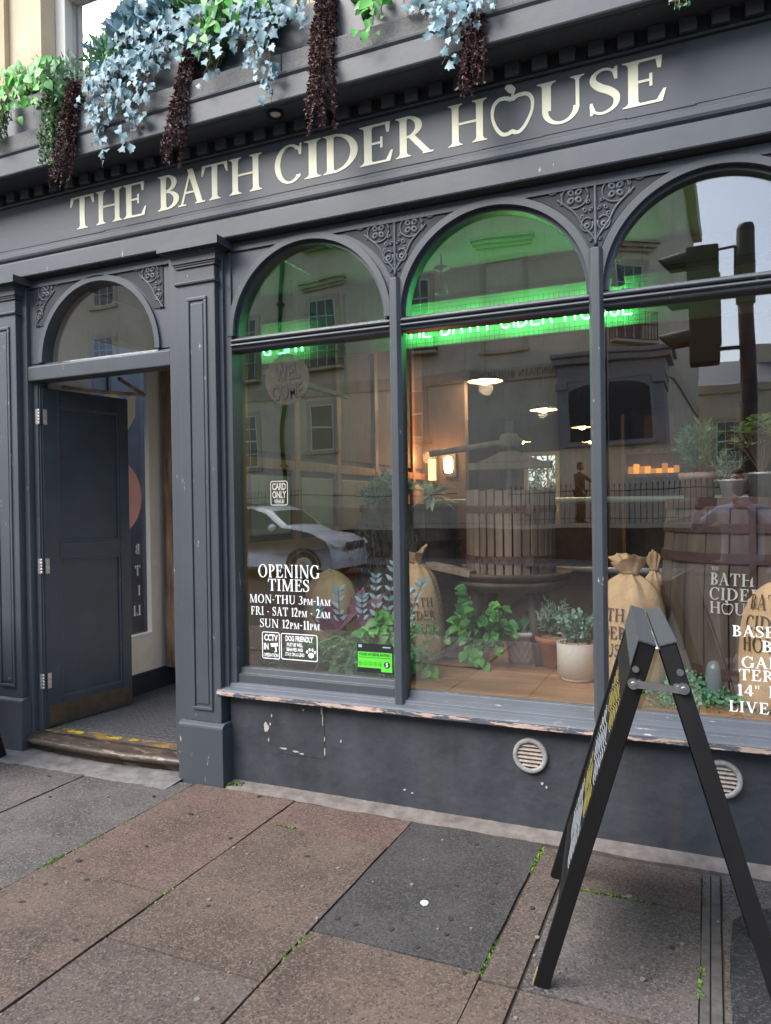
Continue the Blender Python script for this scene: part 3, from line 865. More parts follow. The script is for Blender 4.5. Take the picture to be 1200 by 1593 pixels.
# jambs and door case
MB().box(-2.800, -2.6985, -.010, .11, .0, 2.9545).build('door_jamb', paint_worn, shop, bevel=0.005)
MB().box(-3.9655, -3.922, -.012, .09, .0, 2.9545).build('door_jamb', paint_worn, shop, bevel=0.005)
MB().box(-3.9215, -3.885, .03, .10, .11, 2.32).build('door_stop', paint_worn, shop, bevel=0.003)
# door head transom
mb = MB(); mb.sweep([(.10, 2.318), (.0, 2.318), (-.006, 2.324), (-.008, 2.405), (.0, 2.412), (.03, 2.430), (.10, 2.430)], -3.9215, -2.8005)
mb.build('door_head', paint_worn, shop, bevel=0.003)
# fanlight
fcx, fr = -3.362, .445
mb = arch_board(fcx, -3.9215, -2.8005, 2.4305, 2.9545, fr, .016, .085); mb.build('fanlight_board', paint, shop)
arch_rim(fcx, 2.431, fr, fr + .034, .0, .0165).build('fanlight_rim', paint_worn, shop, bevel=0.004)
n = 40
mb = MB(); mb.prism([(fcx - (fr + .004) * cos(pi * k / n), 2.4305 + (fr + .004) * sin(pi * k / n)) for k in range(n + 1)], GY, GY + .005)
mb.build('fanlight_pane', glass, shop, label='arched fanlight pane above the doorway')
for xc, s in ((-3.9215 + .058, 1), (-2.8005 - .058, -1)):
    n = 12
    zs_ = [2.66 + (2.935 - 2.66) * k / n for k in range(n + 1)]
    arcx = [sqrt(max(0, (fr + .045) ** 2 - (z - 2.4305) ** 2)) for z in zs_]
    if s == 1: poly = [(xc, z) for z in zs_] + [(fcx - a, z) for a, z in zip(arcx[::-1], zs_[::-1])]
    else: poly = [(fcx + a, z) for a, z in zip(arcx, zs_)] + [(xc, z) for z in zs_[::-1]]
    poly = [p for p in poly]
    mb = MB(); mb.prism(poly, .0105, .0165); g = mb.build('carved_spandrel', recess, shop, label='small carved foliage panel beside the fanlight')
    sp = spandrel(xc, (s,), zs=2.4305, dx=abs(fcx - xc), rr=fr + .04, y=.015)
    sp.build('scrollwork', paint_worn, g)

# threshold step
mb = MB()
nn = 18
prof = [(-.012, -.01), (-.016, .048), (-.034, .052), (-.048, .060), (-.054, .072), (-.052, .084), (-.042, .094), (-.015, .103), (.02, .112), (.03, .115)]
rows = []
for i in range(nn + 1):
    x = -4.03 + (1.285) * i / nn
    bow = -.040 * sin(pi * i / nn)
    rows.append([(x, y + bow, z) for y, z in prof])
vs_, fs_ = [p for r in rows for p in r], []
q = len(prof)
for i in range(nn):
    for j in range(q - 1): fs_.append((i*q+j, (i+1)*q+j, (i+1)*q+j+1, i*q+j+1))
mb.add(vs_, fs_, True)
mb.add([r[0] for r in (rows[0],)] + [p for p in rows[-1]] + [(rows[-1][0][0], .1, 0), (rows[-1][0][0], .1, .115)], [(1, 2, 3, 4, 5, 6, 7, 8)][:0], False)
n0 = len(rows[-1])
mb.add(rows[-1] + [(rows[-1][0][0], .1, .114), (rows[-1][0][0], .1, -.01)], [tuple(range(n0 + 2))], False)
mb.add(rows[0] + [(rows[0][0][0], .1, .114), (rows[0][0][0], .1, -.01)], [tuple(reversed(range(n0 + 2)))], False)
mb.box(-4.03, -2.745, .031, .12, -.02, .1145)
step = mb.build('door_step', step_mat, shop, label='worn bowed metal edged step at the doorway')
# worn hazard tape on the step
mb = MB(); mb.box(-3.92, -2.80, .035, .119, .1146, .1165); mb.build('painted_strip', ochre, step)
mb = MB()
for a, b in ((-3.80, -3.56), (-3.40, -3.28), (-3.22, -3.12)):
    mb.add([(a, .060, .1178), (b, .050, .1178), (b - .02, .098, .1178), (a - .03, .106, .1178)], [(0, 1, 2, 3)])
mb.build('yellow_tape', yellow, step)
# round vents in the riser
def vent(x, z, r=.080):
    mb = MB(); mb.lathe([(r - .022, -.004), (r - .022, -.016), (r - .004, -.018), (r, -.012), (r, .002)], x, z, 40, axis='y')
    V = mb.build('air_vent', M('weathered vent plastic', (0.27, 0.27, 0.265), 0.75, var=0.25, vs_=40, bump=0.5) if 'weathered vent plastic' not in bpy.data.materials else bpy.data.materials['weathered vent plastic'], shop, label='round louvred vent in the riser wall')
    mb = MB(); mb.lathe([(0, -.0015), (r - .021, -.0015)], x, z, 30, axis='y', smooth=False); mb.build('backing', recess, V)
    slat = bpy.data.materials.get('vent slat') or M('vent slat', (0.30, 0.26, 0.22), 0.8, var=0.3, vs_=60)
    for k in range(6):
        zz = z - .045 + k * .018
        w = sqrt(max(0, (r - .022) ** 2 - (zz - z) ** 2))
        if w < .01: continue
        mb = MB(); mb.add([(x - w, -.002, zz + .007), (x + w, -.002, zz + .007), (x + w, -.015, zz - .004), (x - w, -.015, zz - .004), (x - w, -.0165, zz - .001), (x + w, -.0165, zz - .001), (x + w, -.0035, zz + .0095), (x - w, -.0035, zz + .0095)],
                         [(0, 1, 2, 3), (3, 2, 5, 4), (4, 5, 6, 7), (7, 6, 1, 0)])
        mb.build('vent_slat', slat, V)
vent(-.771, .348); vent(.028, .347)

# door leaf, hung on the left, folded inwards
hx, hy = -3.868, .05
d = Vector((.115, 0.68, 0)).normalized()
nrm = Vector((d.y, -d.x, 0))         # faces the opening
W, TH = .645, .044
def DL(u, w, z): p = Vector((hx, hy, 0)) + d * u + nrm * w; return (p.x, p.y, z)
def dbox(mb, u0, u1, w0, w1, z0, z1):
    vs_ = [DL(u, w, z) for z in (z0, z1) for w in (w0, w1) for u in (u0, u1)]
    mb.add(vs_, [(0, 1, 3, 2), (4, 6, 7, 5), (0, 4, 5, 1), (2, 3, 7, 6), (0, 2, 6, 4), (1, 5, 7, 3)])
mb = MB()
zb, zt = .130, 2.285
dbox(mb, 0, .105, -TH, 0, zb, zt); dbox(mb, W - .075, W, -TH, 0, zb, zt)
dbox(mb, .1055, W - .0755, -TH, -.0005, zt - .11, zt - .0005); dbox(mb, .1055, W - .0755, -TH, -.0005, 1.19, 1.30); dbox(mb, .1055, W - .0755, -TH, -.0005, zb + .0005, .30)
dbox(mb, .1055, W - .0755, -TH + .01, -.016, .3, 1.19); dbox(mb, .1055, W - .0755, -TH + .01, -.016, 1.30, zt - .11)
door_mat = M('scuffed dark teal door paint', (0.034, 0.047, 0.062), 0.36, var=0.2, vs_=5, bump=0.35, bs=22, chips=((0.45, 0.42, 0.38), 0.705, 13, (1, 1, 0.7)))
leaf = mb.build('door_leaf', door_mat, shop, bevel=0.003, label='dark painted two panel door folded inwards')
mb = MB()
for z0, z1 in ((.30, 1.19), (1.30, zt - .11)):
    for a, b, c, e in ((.106, W - .076, z0, z0 + .014), (.106, W - .076, z1 - .014, z1), (.106, .120, z0 + .014, z1 - .014), (W - .090, W - .076, z0 + .014, z1 - .014)):
        dbox(mb, a, b, -.0155, -.005, c, e)
mb.build('panel_moulding', M('door bead paint', (0.05, 0.062, 0.08), 0.4, chips=((0.5, 0.47, 0.42), 0.66, 20, (1, 1, 1))), leaf, bevel=0.003)
mb = MB(); dbox(mb, .012, W - .006, .0005, .003, .148, .262); mb.build('kick_plate', brass, leaf)
for z in (2.10, 1.155, .425):
    mb = MB()
    mb.box(hx - .034, hx - .006, .0265, .0295, z - .048, z + .048)
    for w in (.006, .034): pass
    vs_ = [DL(u, .0008 + dd, zz) for zz in (z - .048, z + .048) for dd in (0, .003) for u in (.004, .030)]
    mb.add(vs_, [(0, 1, 3, 2), (4, 6, 7, 5), (0, 4, 5, 1), (2, 3, 7, 6), (0, 2, 6, 4), (1, 5, 7, 3)])
    for k in range(5): mb.tube([(hx - .001, .026, z - .048 + k * .0196), (hx - .001, .026, z - .048 + k * .0196 + .017)], .0065, 8)
    mb.build('hinge', hinge_mat, leaf)
MB().box(-3.884, -3.874, .04, .10, .125, 2.318).build('hinge_stile', paint_dark, shop)
# door closer arm at the head
mb = MB(); mb.tube([DL(.12, .03, 2.30), DL(.40, .10, 2.295), (-3.55, .62, 2.29)], .012, 6); mb.tube([(-3.55, .62, 2.29), (-3.30, .12, 2.305)], .012, 6)
mb.build('closer_arm', timber, leaf)

# upper wall and sash window above the cornice
def wall_with_hole(x0, x1, z0, z1, hx0, hx1, hz0, hz1, y0, y1, name, mat, parent):
    mb = MB()
    mb.box(x0, hx0, y0, y1, z0, z1); mb.box(hx1, x1, y0, y1, z0, z1)
    if hz0 > z0: mb.box(hx0, hx1, y0 + .0005, y1, z0, hz0)
    if hz1 < z1: mb.box(hx0, hx1, y0 + .0005, y1, hz1, z1)
    return mb.build(name, mat, parent)
WX0, WX1, WZ0, WZ1 = -4.10, -2.98, 4.05, 6.1
MB().box(XL, -4.40, .26, .7, 3.5, 8).build('upper_wall', bath, shop)
MB().box(-2.80, XR + .35, .26, .7, 3.5, 8).build('upper_wall', bath, shop)
MB().box(-4.3995, -2.8005, .262, .7, 3.5, WZ0).build('upper_wall', bath, shop)
MB().box(-4.3995, -2.8005, .262, .7, WZ1, 8).build('upper_wall', bath, shop)
for a, b in ((-4.3995, -4.10), (-2.98, -2.8005)): MB().box(a, b, .30, .7, WZ0 + .0005, WZ1 - .0005).build('window_reveal', bath_pale, shop)
MB().box(-4.39, -2.81, .18, .2995, WZ0 - .10, WZ0 + .02).build('window_sill', bath_pale, shop, bevel=.006)
mb = MB()
for a, b, c, d_ in ((WX0 + .001, WX0 + .09, WZ0 + .001, WZ1 - .001), (WX1 - .09, WX1 - .001, WZ0 + .001, WZ1 - .001), (WX0 + .0901, WX1 - .0901, WZ0 + .001, WZ0 + .10), (WX0 + .0901, WX1 - .0901, 5.02, 5.08)): mb.box(a, b, .42, .52, c, d_)
W1 = mb.build('sash_window', white_paint, shop, bevel=.006, label='white sash window in the stone wall above the flowers')
mb = MB(); mb.box((WX0 + WX1) / 2 - .012, (WX0 + WX1) / 2 + .012, .455, .48, WZ0 + .1005, 5.0195); mb.build('glazing_bar', white_paint, W1)
mb = MB(); mb.box(WX0 + .0905, WX1 - .0905, .485, .489, WZ0 + .1005, 5.0195); mb.build('pane', GLASS('upstairs glass', 7.0), W1)
MB().box(WX0 + .0905, WX1 - .0905, .485, .489, 5.0805, WZ1 - .01).build('pane', bpy.data.materials['upstairs glass'], W1)
mb = MB(); mb.box(WX0 + .0905, WX1 - .0905, .54, .545, WZ0, WZ1); mb.build('blind', M('white roller blind', (0.74, 0.76, 0.78), 0.8, var=0.03), W1)
# body of the building so that the street front closes
MB().box(XL, XR + .35, .70, .75, 3.13, 8.0).build('upper_wall_core', bath, shop)
MB().box(XR, XR + .35, .0, .4, -.05, 2.944).build('end_pier', paint_worn, shop)
# far left shopfront beyond the pilaster
MB().box(XL, -4.2155, .0, .18, -.05, .58).build('side_riser', paint_riser, shop)
MB().box(-4.30, -4.2155, .0, .12, .5805, 2.9445).build('side_stile', paint_worn, shop); MB().box(XL, -4.3005, .0, .12, 2.80, 2.9445).build('side_head', paint_worn, shop)
MB().box(XL, -4.3005, GY, GY + .005, .581, 2.7995).build('window_pane', glass, shop, label='shop window pane left of the doorway pilaster')
# ------------------------------------------------------------------ ground
mb = MB(); mb.box(-60, 60, -70, 30, -.40, -.055)
ground = mb.build('ground', dirt, None, kind='structure')
# pavement: individual flagstones
pave = MB().box(-9, 9, -4.55, -.02, -.054, -.011).build('pavement', dirt, None, kind='structure')
random.seed(21)
slabN = [0]
def slab(x0, x1, y0, y1, m, skew=0.0):
    g = .0030
    slabN[0] += 1
    rnd = random.Random(slabN[0] * 13)
    dz = rnd.uniform(-.004, .003)
    # slightly uneven worn outline
    x0 += rnd.uniform(-.001, .004); x1 -= rnd.uniform(-.001, .004); y0 += rnd.uniform(0, .004); y1 -= rnd.uniform(0, .004)
    def edge(ax, ay, bx, by, n=6):
        return [(ax + (bx - ax) * i / n + (rnd.uniform(-.003, .003) if 0 < i else 0), ay + (by - ay) * i / n + (rnd.uniform(-.003, .003) if 0 < i else 0)) for i in range(n)]
    a, b, c, d_ = x0 + g, x1 - g, y0 + g, y1 - g
    poly = edge(a, c, b, c) + edge(b, c, b, d_) + edge(b, d_, a, d_) + edge(a, d_, a, c)
    mb = MB(); mb.prism(poly, -.045, dz, 'z')
    o = mb.build('paving_slab', slabs[m], pave, bevel=0.004)
    return o
GRID = [
 (-3.27, -2.60, [(-.10, 'grey'), (-1.30, 'brown2'), (-2.4, 'grey')]),
 (-2.60, -1.965, [(-.09, 'pink'), (-1.085, 'brown'), (-2.1, 'brown2')]),
 (-1.965, -1.318, [(-.105, 'pink'), (-.385, 'brown'), (-1.40, 'brown2'), (-2.5, 'grey')]),
 (-1.318, -.690, [(-.115, 'dark'), (-1.085, 'brown'), (-2.1, 'brown')]),
 (-.690, -.562, [(-.13, 'brown2'), (-1.12, 'brown'), (-2.1, 'grey')]),
 (-.562, -.048, [(-.13, 'brown2'), (-.445, 'grey'), (-1.12, 'brown2'), (-2.1, 'brown')]),
 (.018, .640, [(-.12, 'grey'), (-1.35, 'brown'), (-2.3, 'grey')]),
 (.640, 1.29, [(-.12, 'brown'), (-.95, 'pink'), (-2.0, 'brown2')]),
 (1.29, 1.95, [(-.12, 'dark'), (-1.25, 'brown'), (-2.2, 'grey')]),
 (-3.95, -3.27, [(-.09, 'grey'), (-.82, 'brown'), (-1.9, 'grey')]),
 (-4.62, -3.95, [(-.11, 'brown2'), (-1.10, 'grey'), (-2.2, 'brown')]),
 (-5.30, -4.62, [(-.09, 'brown'), (-.7, 'grey'), (-1.7, 'brown2')]),
 (1.95, 2.6, [(-.12, 'brown'), (-1.0, 'brown2'), (-2.2, 'brown')]),
 (-6.0, -5.3, [(-.1, 'grey'), (-1.0, 'brown'), (-2.1, 'brown2')]),
]
for x0, x1, rows in GRID:
    ys = [r[0] for r in rows] + [-3.1]
    for (yt, m_), yb in zip(rows, ys[1:]): slab(x0, x1, yb, yt, m_)
    slab(x0, x1, -4.36, -3.1, random.choice(['brown', 'grey', 'brown2']))
# slim drain cover between two flags
mb = MB(); mb.box(-.046, -.019, -3.1, -.13, -.03, -.002); mb.box(-.015, .016, -3.1, -.13, -.03, -.002)
for i in range(8): pass
drain = mb.build('drain_strip', M('strip of dark stone', (0.095, 0.088, 0.083), 0.9, var=.3, vs_=20, bump=.7, bs=120), pave, bevel=0.002)
# mortar fillet against the wall
def fillet(x0, x1, w0, w1, mat=mortar, seed=0):
    n = 40
    vs_, fs_ = [], []
    for i in range(n + 1):
        x = x0 + (x1 - x0) * i / n
        w = w0 + (w1 - w0) * i / n + .018 * noise.noise((x * 5, seed, 0)) + .008 * noise.noise((x * 30, seed, 4))
        for y, z in ((.005, .018), (-.03, .006), (-w, -.001), (-w - .01, -.03)):
            vs_.append((x, y, z + .003 * noise.noise((x * 40, y * 40, seed))))
    for i in range(n):
        for j in range(3): a = i * 4 + j; fs_.append((a, a + 4, a + 5, a + 1))
    return MB().add(vs_, fs_, True)
fillet(-2.42, -1.30, .075, .085).build('wall_fillet', mortar, pave)
fillet(-1.30, -.55, .085, .08, seed=2).build('wall_fillet', mortar, pave)
fillet(-.55, XR + .5, .07, .08, seed=3).build('wall_fillet', M('dull mortar', (0.15, 0.13, 0.12), 0.95, var=0.3, vs_=14, bump=0.8, bs=90), pave)
m_ = fillet(-4.3, -2.70, .16, .13, seed=5)
m_.v = [(x, y - .09 if y < 0 else y, z) for x, y, z in m_.v]
m_.build('wall_fillet', M('scuffed pale grey mortar', (0.15, 0.142, 0.136), 0.95, var=0.4, vs_=9, bump=0.8, bs=90), pave)
# dark tarmac patch set in the slab on the right
random.seed(2)
n = 26
poly = []
cx0, cx1, cy0, cy1 = .040, .60, -1.75, -.33
for i in range(n):
    a = 2 * pi * i / n
    e = 5
    ca, sa = cos(a), sin(a)
    rr = 1 / ((abs(ca) ** e + abs(sa) ** e) ** (1 / e))
    poly.append(((cx0 + cx1) / 2 + rr * ca * (cx1 - cx0) / 2 + random.uniform(-.008, .008), (cy0 + cy1) / 2 + rr * sa * (cy1 - cy0) / 2 + random.uniform(-.008, .008)))
MB().prism(poly, -.01, .0075, 'z').build('tarmac_patch', tarmac, pave, bevel=0.003)
# kerb
for k in range(16): MB().box(-8 + k, -7.006 + k, -4.52, -4.365, -.2, .0).build('kerb_stone', slabs['pale'], pave, bevel=.012)

# chewing gum, spots and crumbs on the flags
gum_pale = M('old chewing gum', (0.22, 0.21, 0.195), 0.8, var=0.2, bump=0.2)
gum_dark = M('trodden chewing gum', (0.032, 0.028, 0.026), 0.7, var=0.2, bump=0.2)
mbp, mbd = MB(), MB()
random.seed(77)
def disc(mb, x, y, r, h=.0022, el=1.0, an=0.0):
    n = 9
    ring = [(x + r * el * cos(2 * pi * k / n) * random.uniform(.8, 1.15) * cos(an) - r * sin(2 * pi * k / n) * sin(an), y + r * sin(2 * pi * k / n) * random.uniform(.8, 1.15) * cos(an) + r * el * cos(2 * pi * k / n) * sin(an)) for k in range(n)]
    mb.prism(ring, .0, .0028 + h, 'z')
for i in range(80):
    x, y = random.uniform(-4.2, .6), random.uniform(-2.0, -.12)
    (disc(mbp, x, y, random.uniform(.003, .007)) if i % 5 else disc(mbp, x, y, random.uniform(.006, .012)))
for i in range(48): disc(mbd, random.uniform(-3.9, .6), random.uniform(-2.0, -.12), random.uniform(.006, .013), .0002, random.uniform(1, 1.6), random.random() * 3)
mbp.build('gum_spots', gum_pale, None, kind='stuff', label='pale flattened chewing gum spots and crumbs scattered over the paving')
mbd.build('gum_stains', gum_dark, None, kind='stuff', label='dark trodden chewing gum stains scattered over the paving')
white_spot = MB(); random.seed(4); disc(white_spot, -1.005, -.770, .017, .002)
tag(white_spot.build('bottle_cap', M('chalky white metal cap', (0.72, 0.72, 0.68), 0.6, var=.1), None, bevel=.001), 'flattened whitish disc lying on the dark grey slab', 'bottle cap')

# ------------------------------------------------------------------ leaves
def leaf_shape(kind):
    """outline (x,y) with y along the leaf, length 1; returns verts, faces (folded slightly on the midrib)"""
    if kind == 'ivy':
        half = [(0, 0), (.16, -.10), (.34, -.06), (.50, .10), (.36, .26), (.44, .46), (.52, .60), (.28, .62), (.17, .74), (.0, 1.0)]
    elif kind == 'heart':
        half = [(0, 0), (.14, -.10), (.30, -.06), (.40, .12), (.39, .36), (.27, .62), (.12, .84), (0, 1.0)]
    elif kind == 'lance':
        half = [(0, 0), (.10, .15), (.155, .38), (.12, .66), (.05, .88), (0, 1.0)]
    elif kind == 'oval':
        half = [(0, 0), (.16, .14), (.30, .42), (.30, .70), (.18, .92), (0, 1.0)]
    elif kind == 'bead':
        half = [(0, 0), (.30, .25), (.34, .6), (0, 1.0)]
    elif kind == 'needle':
        half = [(0, 0), (.05, .3), (0, 1.0)]
    elif kind == 'strap':
        half = [(0, 0), (.05, .1), (.07, .5), (.04, .8), (0, 1.0)]
    vs_, fs_ = [], []
    fold = {'ivy': .22, 'heart': .16, 'lance': .22, 'oval': .12, 'bead': .15, 'needle': .0, 'strap': .25}[kind]
    bend = {'ivy': .24, 'heart': .16, 'lance': .18, 'oval': .12, 'bead': .1, 'needle': .0, 'strap': .45}[kind]
    for x, y in half: vs_.append((0, y, -bend * y * y))
    n = len(half)
    for s in (1, -1):
        b = len(vs_)
        inner = half[1:-1]
        for x, y in inner: vs_.append((s * x, y, -bend * y * y + fold * x))
        seq = [b + i for i in range(len(inner))]
        for i in range(n - 1):
            outs = []
            if i == 0: f = (0, seq[0], 1)
            elif i == n - 2: f = (n - 2, seq[-1], n - 1)
            else: f = (i, seq[i - 1], seq[i], i + 1)
            fs_.append(f if s == 1 else tuple(reversed(f)))
    return vs_, fs_
LEAF = {k: leaf_shape(k) for k in ('ivy', 'heart', 'lance', 'oval', 'bead', 'needle', 'strap')}
leaf_meshes = {}
def frame(pos, d, nrm_, size, width=1.0):
    d = Vector(d).normalized()
    nn_ = Vector(nrm_)
    nn_ = nn_ - d * nn_.dot(d)
    if nn_.length < 1e-4: nn_ = d.orthogonal()
    nn_.normalize()
    x = d.cross(nn_)
    m = Matrix((x * size * width, d * size, nn_ * size)).transposed().to_4x4()
    m.translation = Vector(pos)
    return m
def put_leaf(parent, kind, mat, pos, d, nrm_, size, width=1.0):
    key = (kind, mat.name)
    if key not in leaf_meshes:
        v, f = LEAF[kind]
        me = bpy.data.meshes.new('leaf'); me.from_pydata(v, [], f); me.materials.append(mat)
        me.polygons.foreach_set('use_smooth', [True] * len(f)); leaf_meshes[key] = me
    o = bpy.data.objects.new('leaf', leaf_meshes[key]); col.objects.link(o)
    m = frame(pos, d, nrm_, size, width)
    m.translation = m.translation - org(parent)
    o.parent = parent
    o.matrix_local = m
    return o
class Cloud:
    def __init__(s): s.mb = MB(); s.mb.var = []
    def leaf(s, kind, pos, d, nrm_, size, width=1.0, var=None):
        m = frame(pos, d, nrm_, size, width)
        v, f = LEAF[kind]
        s.mb.add([m @ Vector(p) for p in v], f, True)
        q = random.random() if var is None else var
        s.mb.var += [q] * len(v)
    def build(s, name, mat, parent, kind='stuff', **k): return s.mb.build(name, mat, parent, kind=kind, **k)
RV = lambda a=1.0: Vector((random.uniform(-a, a), random.uniform(-a, a), random.uniform(-a, a)))

# trailing vine: list of points
def vine(start, end, sag=.06, n=14, wob=.02):
    s, e = Vector(start), Vector(end)
    ph = random.random() * 20
    out = []
    for i in range(n + 1):
        t = i / n
        # leaves the ledge outward, then falls
        p = Vector((s.x + (e.x - s.x) * t, s.y + (e.y - s.y) * min(1, t * 2.2), s.z + (e.z - s.z) * t ** 1.25 + sag * sin(pi * min(1, t * 1.6)) * (1 - t)))
        p += Vector((noise.noise((ph, t * 4, 0)), .5 * noise.noise((ph, t * 4, 9)), 0)) * wob * 2 * t
        out.append(p)
    return out
def hanging_vine(name, label, cat, kind, mat, vines, size, spacing, group=None, outward=(0, -1, .15), spread=.045, droop=.75, stem_r=.0016):
    s0 = vines[0][0]
    t = thing(name, label, cat, s0, group)
    stems = MB()
    for v in vines:
        pts = vine(*v)
        stems.tube(pts, stem_r, 4, cap=False)
        L = sum((pts[i + 1] - pts[i]).length for i in range(len(pts) - 1))
        n = max(3, int(L / spacing))
        for k in range(n):
            f = (k + random.random() * .6) / n * (len(pts) - 1.01)
            i = int(f); p = pts[i].lerp(pts[i + 1], f - i)
            off = Vector((random.uniform(-spread, spread), random.uniform(-spread, .01), random.uniform(-spread * .6, spread * .6)))
            q = p + off
            dd = Vector((random.uniform(-.8, .8), random.uniform(-.45, .1), -droop + random.uniform(-.35, .45)))
            nn_ = Vector(outward) + RV(.55)
            sz = size * random.uniform(.5, 1.25) * (1 - .25 * k / n)
            put_leaf(t, kind, mat, q, dd, nn_, sz)
            if off.length > spread * .7: stems.tube([p, q], stem_r * .6, 3, cap=False)
    stems.build('stem', stem_mat, t)
    return t
def tassel(name, label, top, bottom, r, n, mat=red_leaf, group='dark burgundy tassels hanging from the planter', kind='lance', size=.018, cat='hanging plant', stems=26):
    t = thing(name, label, cat, top, group)
    c = Cloud(); st = MB()
    top, bottom = Vector(top), Vector(bottom)
    for s_ in range(stems):
        a = random.random() * 2 * pi; q = sqrt(random.random())
        L = random.uniform(.55, 1.0)
        p0 = top + Vector((q * r * .6 * cos(a), q * r * .6 * sin(a) , random.uniform(-.02, .03)))
        p1 = top.lerp(bottom, L) + Vector((q * r * cos(a), q * r * sin(a) * .8, 0))
        pts = [p0.lerp(p1, i / 8) + Vector((noise.noise((s_, i * .5, 0)), noise.noise((s_, i * .5, 7)), 0)) * r * .25 for i in range(9)]
        st.tube(pts, .0018, 4, cap=False)
        m_ = int(n / stems * L)
        for k in range(m_):
            f = random.random() * 7.99; i = int(f); p = pts[i].lerp(pts[i + 1], f - i)
            c.leaf(kind, p, Vector((random.uniform(-1, 1), random.uniform(-1, .6), random.uniform(-1.3, .3))), RV(1), size * random.uniform(.6, 1.3), 1.6)
    st.build('stem', dark_stem if mat is red_leaf else stem_mat, t)
    c.build('foliage', mat, t)
    return t

random.seed(101)
LY = -.285
blue_g = 'blue grey ivy trailing over the cornice'
def bl(label, vines, size=.050, sp=.019): return hanging_vine('blue_ivy', label, 'trailing ivy', 'ivy', ivy_mat, vines, size, sp, blue_g)
bl('broad curtain of blue grey ivy left of the short burgundy tassel above THE', [((-3.05 + .05 * i, -.16, 3.98), (-3.13 + .06 * i, LY + .02 * (i % 2), 3.62 - .11 * (i % 3)), .06) for i in range(6)])
bl('long blue grey ivy strand with its tip hanging lowest above the letters HE', [((-2.93, -.16, 4.0), (-3.03, LY, 3.50), .05), ((-2.98, -.16, 3.98), (-2.99, LY - .02, 3.56), .05), ((-2.86, -.15, 3.98), (-2.93, LY - .01, 3.60), .05), ((-3.0, -.16, 3.98), (-3.07, LY, 3.60), .05)])
bl('blue grey ivy strand just left of the burgundy tassel above BATH', [((-2.76, -.15, 3.98), (-2.74, LY, 3.50), .05), ((-2.72, -.15, 3.96), (-2.72, LY, 3.56), .05), ((-2.80, -.15, 4.0), (-2.80, LY, 3.62), .05), ((-2.70, -.15, 3.98), (-2.68, LY, 3.66), .05)])
bl('high mound of blue grey ivy heaped on the planter in front of the upper window', [((-2.95 + .07 * i, -.05, 4.05), (-2.90 + .07 * i, -.26, 3.84), .16) for i in range(9)], .054, .018)
bl('thin blue green ivy sprig above the letters TH of BATH', [((-2.25, -.15, 3.93), (-2.33, LY, 3.62), .04), ((-2.22, -.15, 3.93), (-2.24, LY, 3.66), .04)], .055, .04)
bl('blue grey ivy strand hanging above the gap between BATH and CIDER', [((-1.99, -.15, 4.0), (-1.93, LY, 3.47), .04), ((-2.03, -.15, 3.98), (-1.99, LY, 3.55), .04), ((-1.92, -.15, 4.0), (-1.93, LY - .02, 3.58), .04), ((-1.97, -.14, 4.02), (-2.05, LY, 3.66), .05)])
bl('heap of blue grey ivy on the planter above the gap between BATH and CIDER', [((-2.18 + .06 * i, -.08, 4.03), (-2.12 + .06 * i, -.27, 3.82), .12) for i in range(7)], .052, .020)
bl('few blue grey ivy leaves peeping over the stone edge above IDER', [((-1.24 + .05 * i, -.10, 3.86), (-1.23 + .05 * i, -.25, 3.70), .04) for i in range(3)], .05, .04)
bl('wide blue grey ivy clump above the letter H of HOUSE', [((-1.12 + .055 * i, -.12, 3.88), (-1.12 + .055 * i, LY, 3.52 + .03 * abs(i - 2)), .08) for i in range(6)] + [((-.95, -.14, 3.8), (-1.03, LY - .02, 3.41), .03)], .050, .018)
gr_g = 'bright green heart leaved vines on the planter'
def gn(label, vines, size=.065, sp=.03): return hanging_vine('green_vine', label, 'trailing vine', 'heart', pothos_mat, vines, size, sp, gr_g)
gn('bushy bright green vine clump at the far left end of the planter', [((-3.78 + .05 * i, -.12, 4.10), (-3.74 + .045 * i, LY, 3.84 - .03 * (i % 3)), .05) for i in range(8)], .062, .024)
gn('green vine heap at the top left of the gap between BATH and CIDER', [((-2.30 + .07 * i, -.10, 4.12), (-2.28 + .07 * i, -.26, 3.90), .04) for i in range(5)], .066, .03)
gn('small green vine sprig with a few big leaves over the stone edge above CIDER', [((-1.42, -.10, 3.88), (-1.38, LY, 3.60), .04), ((-1.37, -.10, 3.90), (-1.44, LY, 3.66), .04), ((-1.36, -.10, 3.88), (-1.33, LY, 3.72), .03)], .06, .034)
gn('sparse green leaves left of the thin ivy sprig above BATH', [((-2.33, -.12, 3.95), (-2.40, LY, 3.78), .03), ((-2.36, -.12, 3.97), (-2.30, LY, 3.80), .03)], .05, .035)
tassel('burgundy_tassel', 'burgundy tassel furthest left beside the fine green trailer', (-3.23, -.25, 3.90), (-3.31, -.30, 3.28), .062, 3600)
tassel('burgundy_tassel', 'burgundy tassel above the B of BATH, between blue ivy strands', (-2.46, -.20, 3.93), (-2.545, -.30, 3.28), .068, 4200)
tassel('burgundy_tassel', 'longest and widest burgundy tassel, above the C and I of CIDER', (-1.66, -.20, 3.97), (-1.655, -.30, 3.24), .080, 5200)
tassel('burgundy_tassel', 'shortest burgundy tassel, under the blue ivy above the H of HOUSE', (-.91, -.25, 3.62), (-.925, -.30, 3.265), .062, 2400)
tassel('green_trailer', 'fine green trailing plant hanging left of the leftmost burgundy tassel', (-3.42, -.22, 3.92), (-3.42, -.29, 3.44), .065, 1900, fern_mat, None, 'bead', .014)
tassel('green_trailer', 'dark fine foliage hanging at the far left picture edge', (-3.80, -.22, 3.95), (-3.83, -.29, 3.62), .05, 900, fern_mat, None, 'bead', .014)
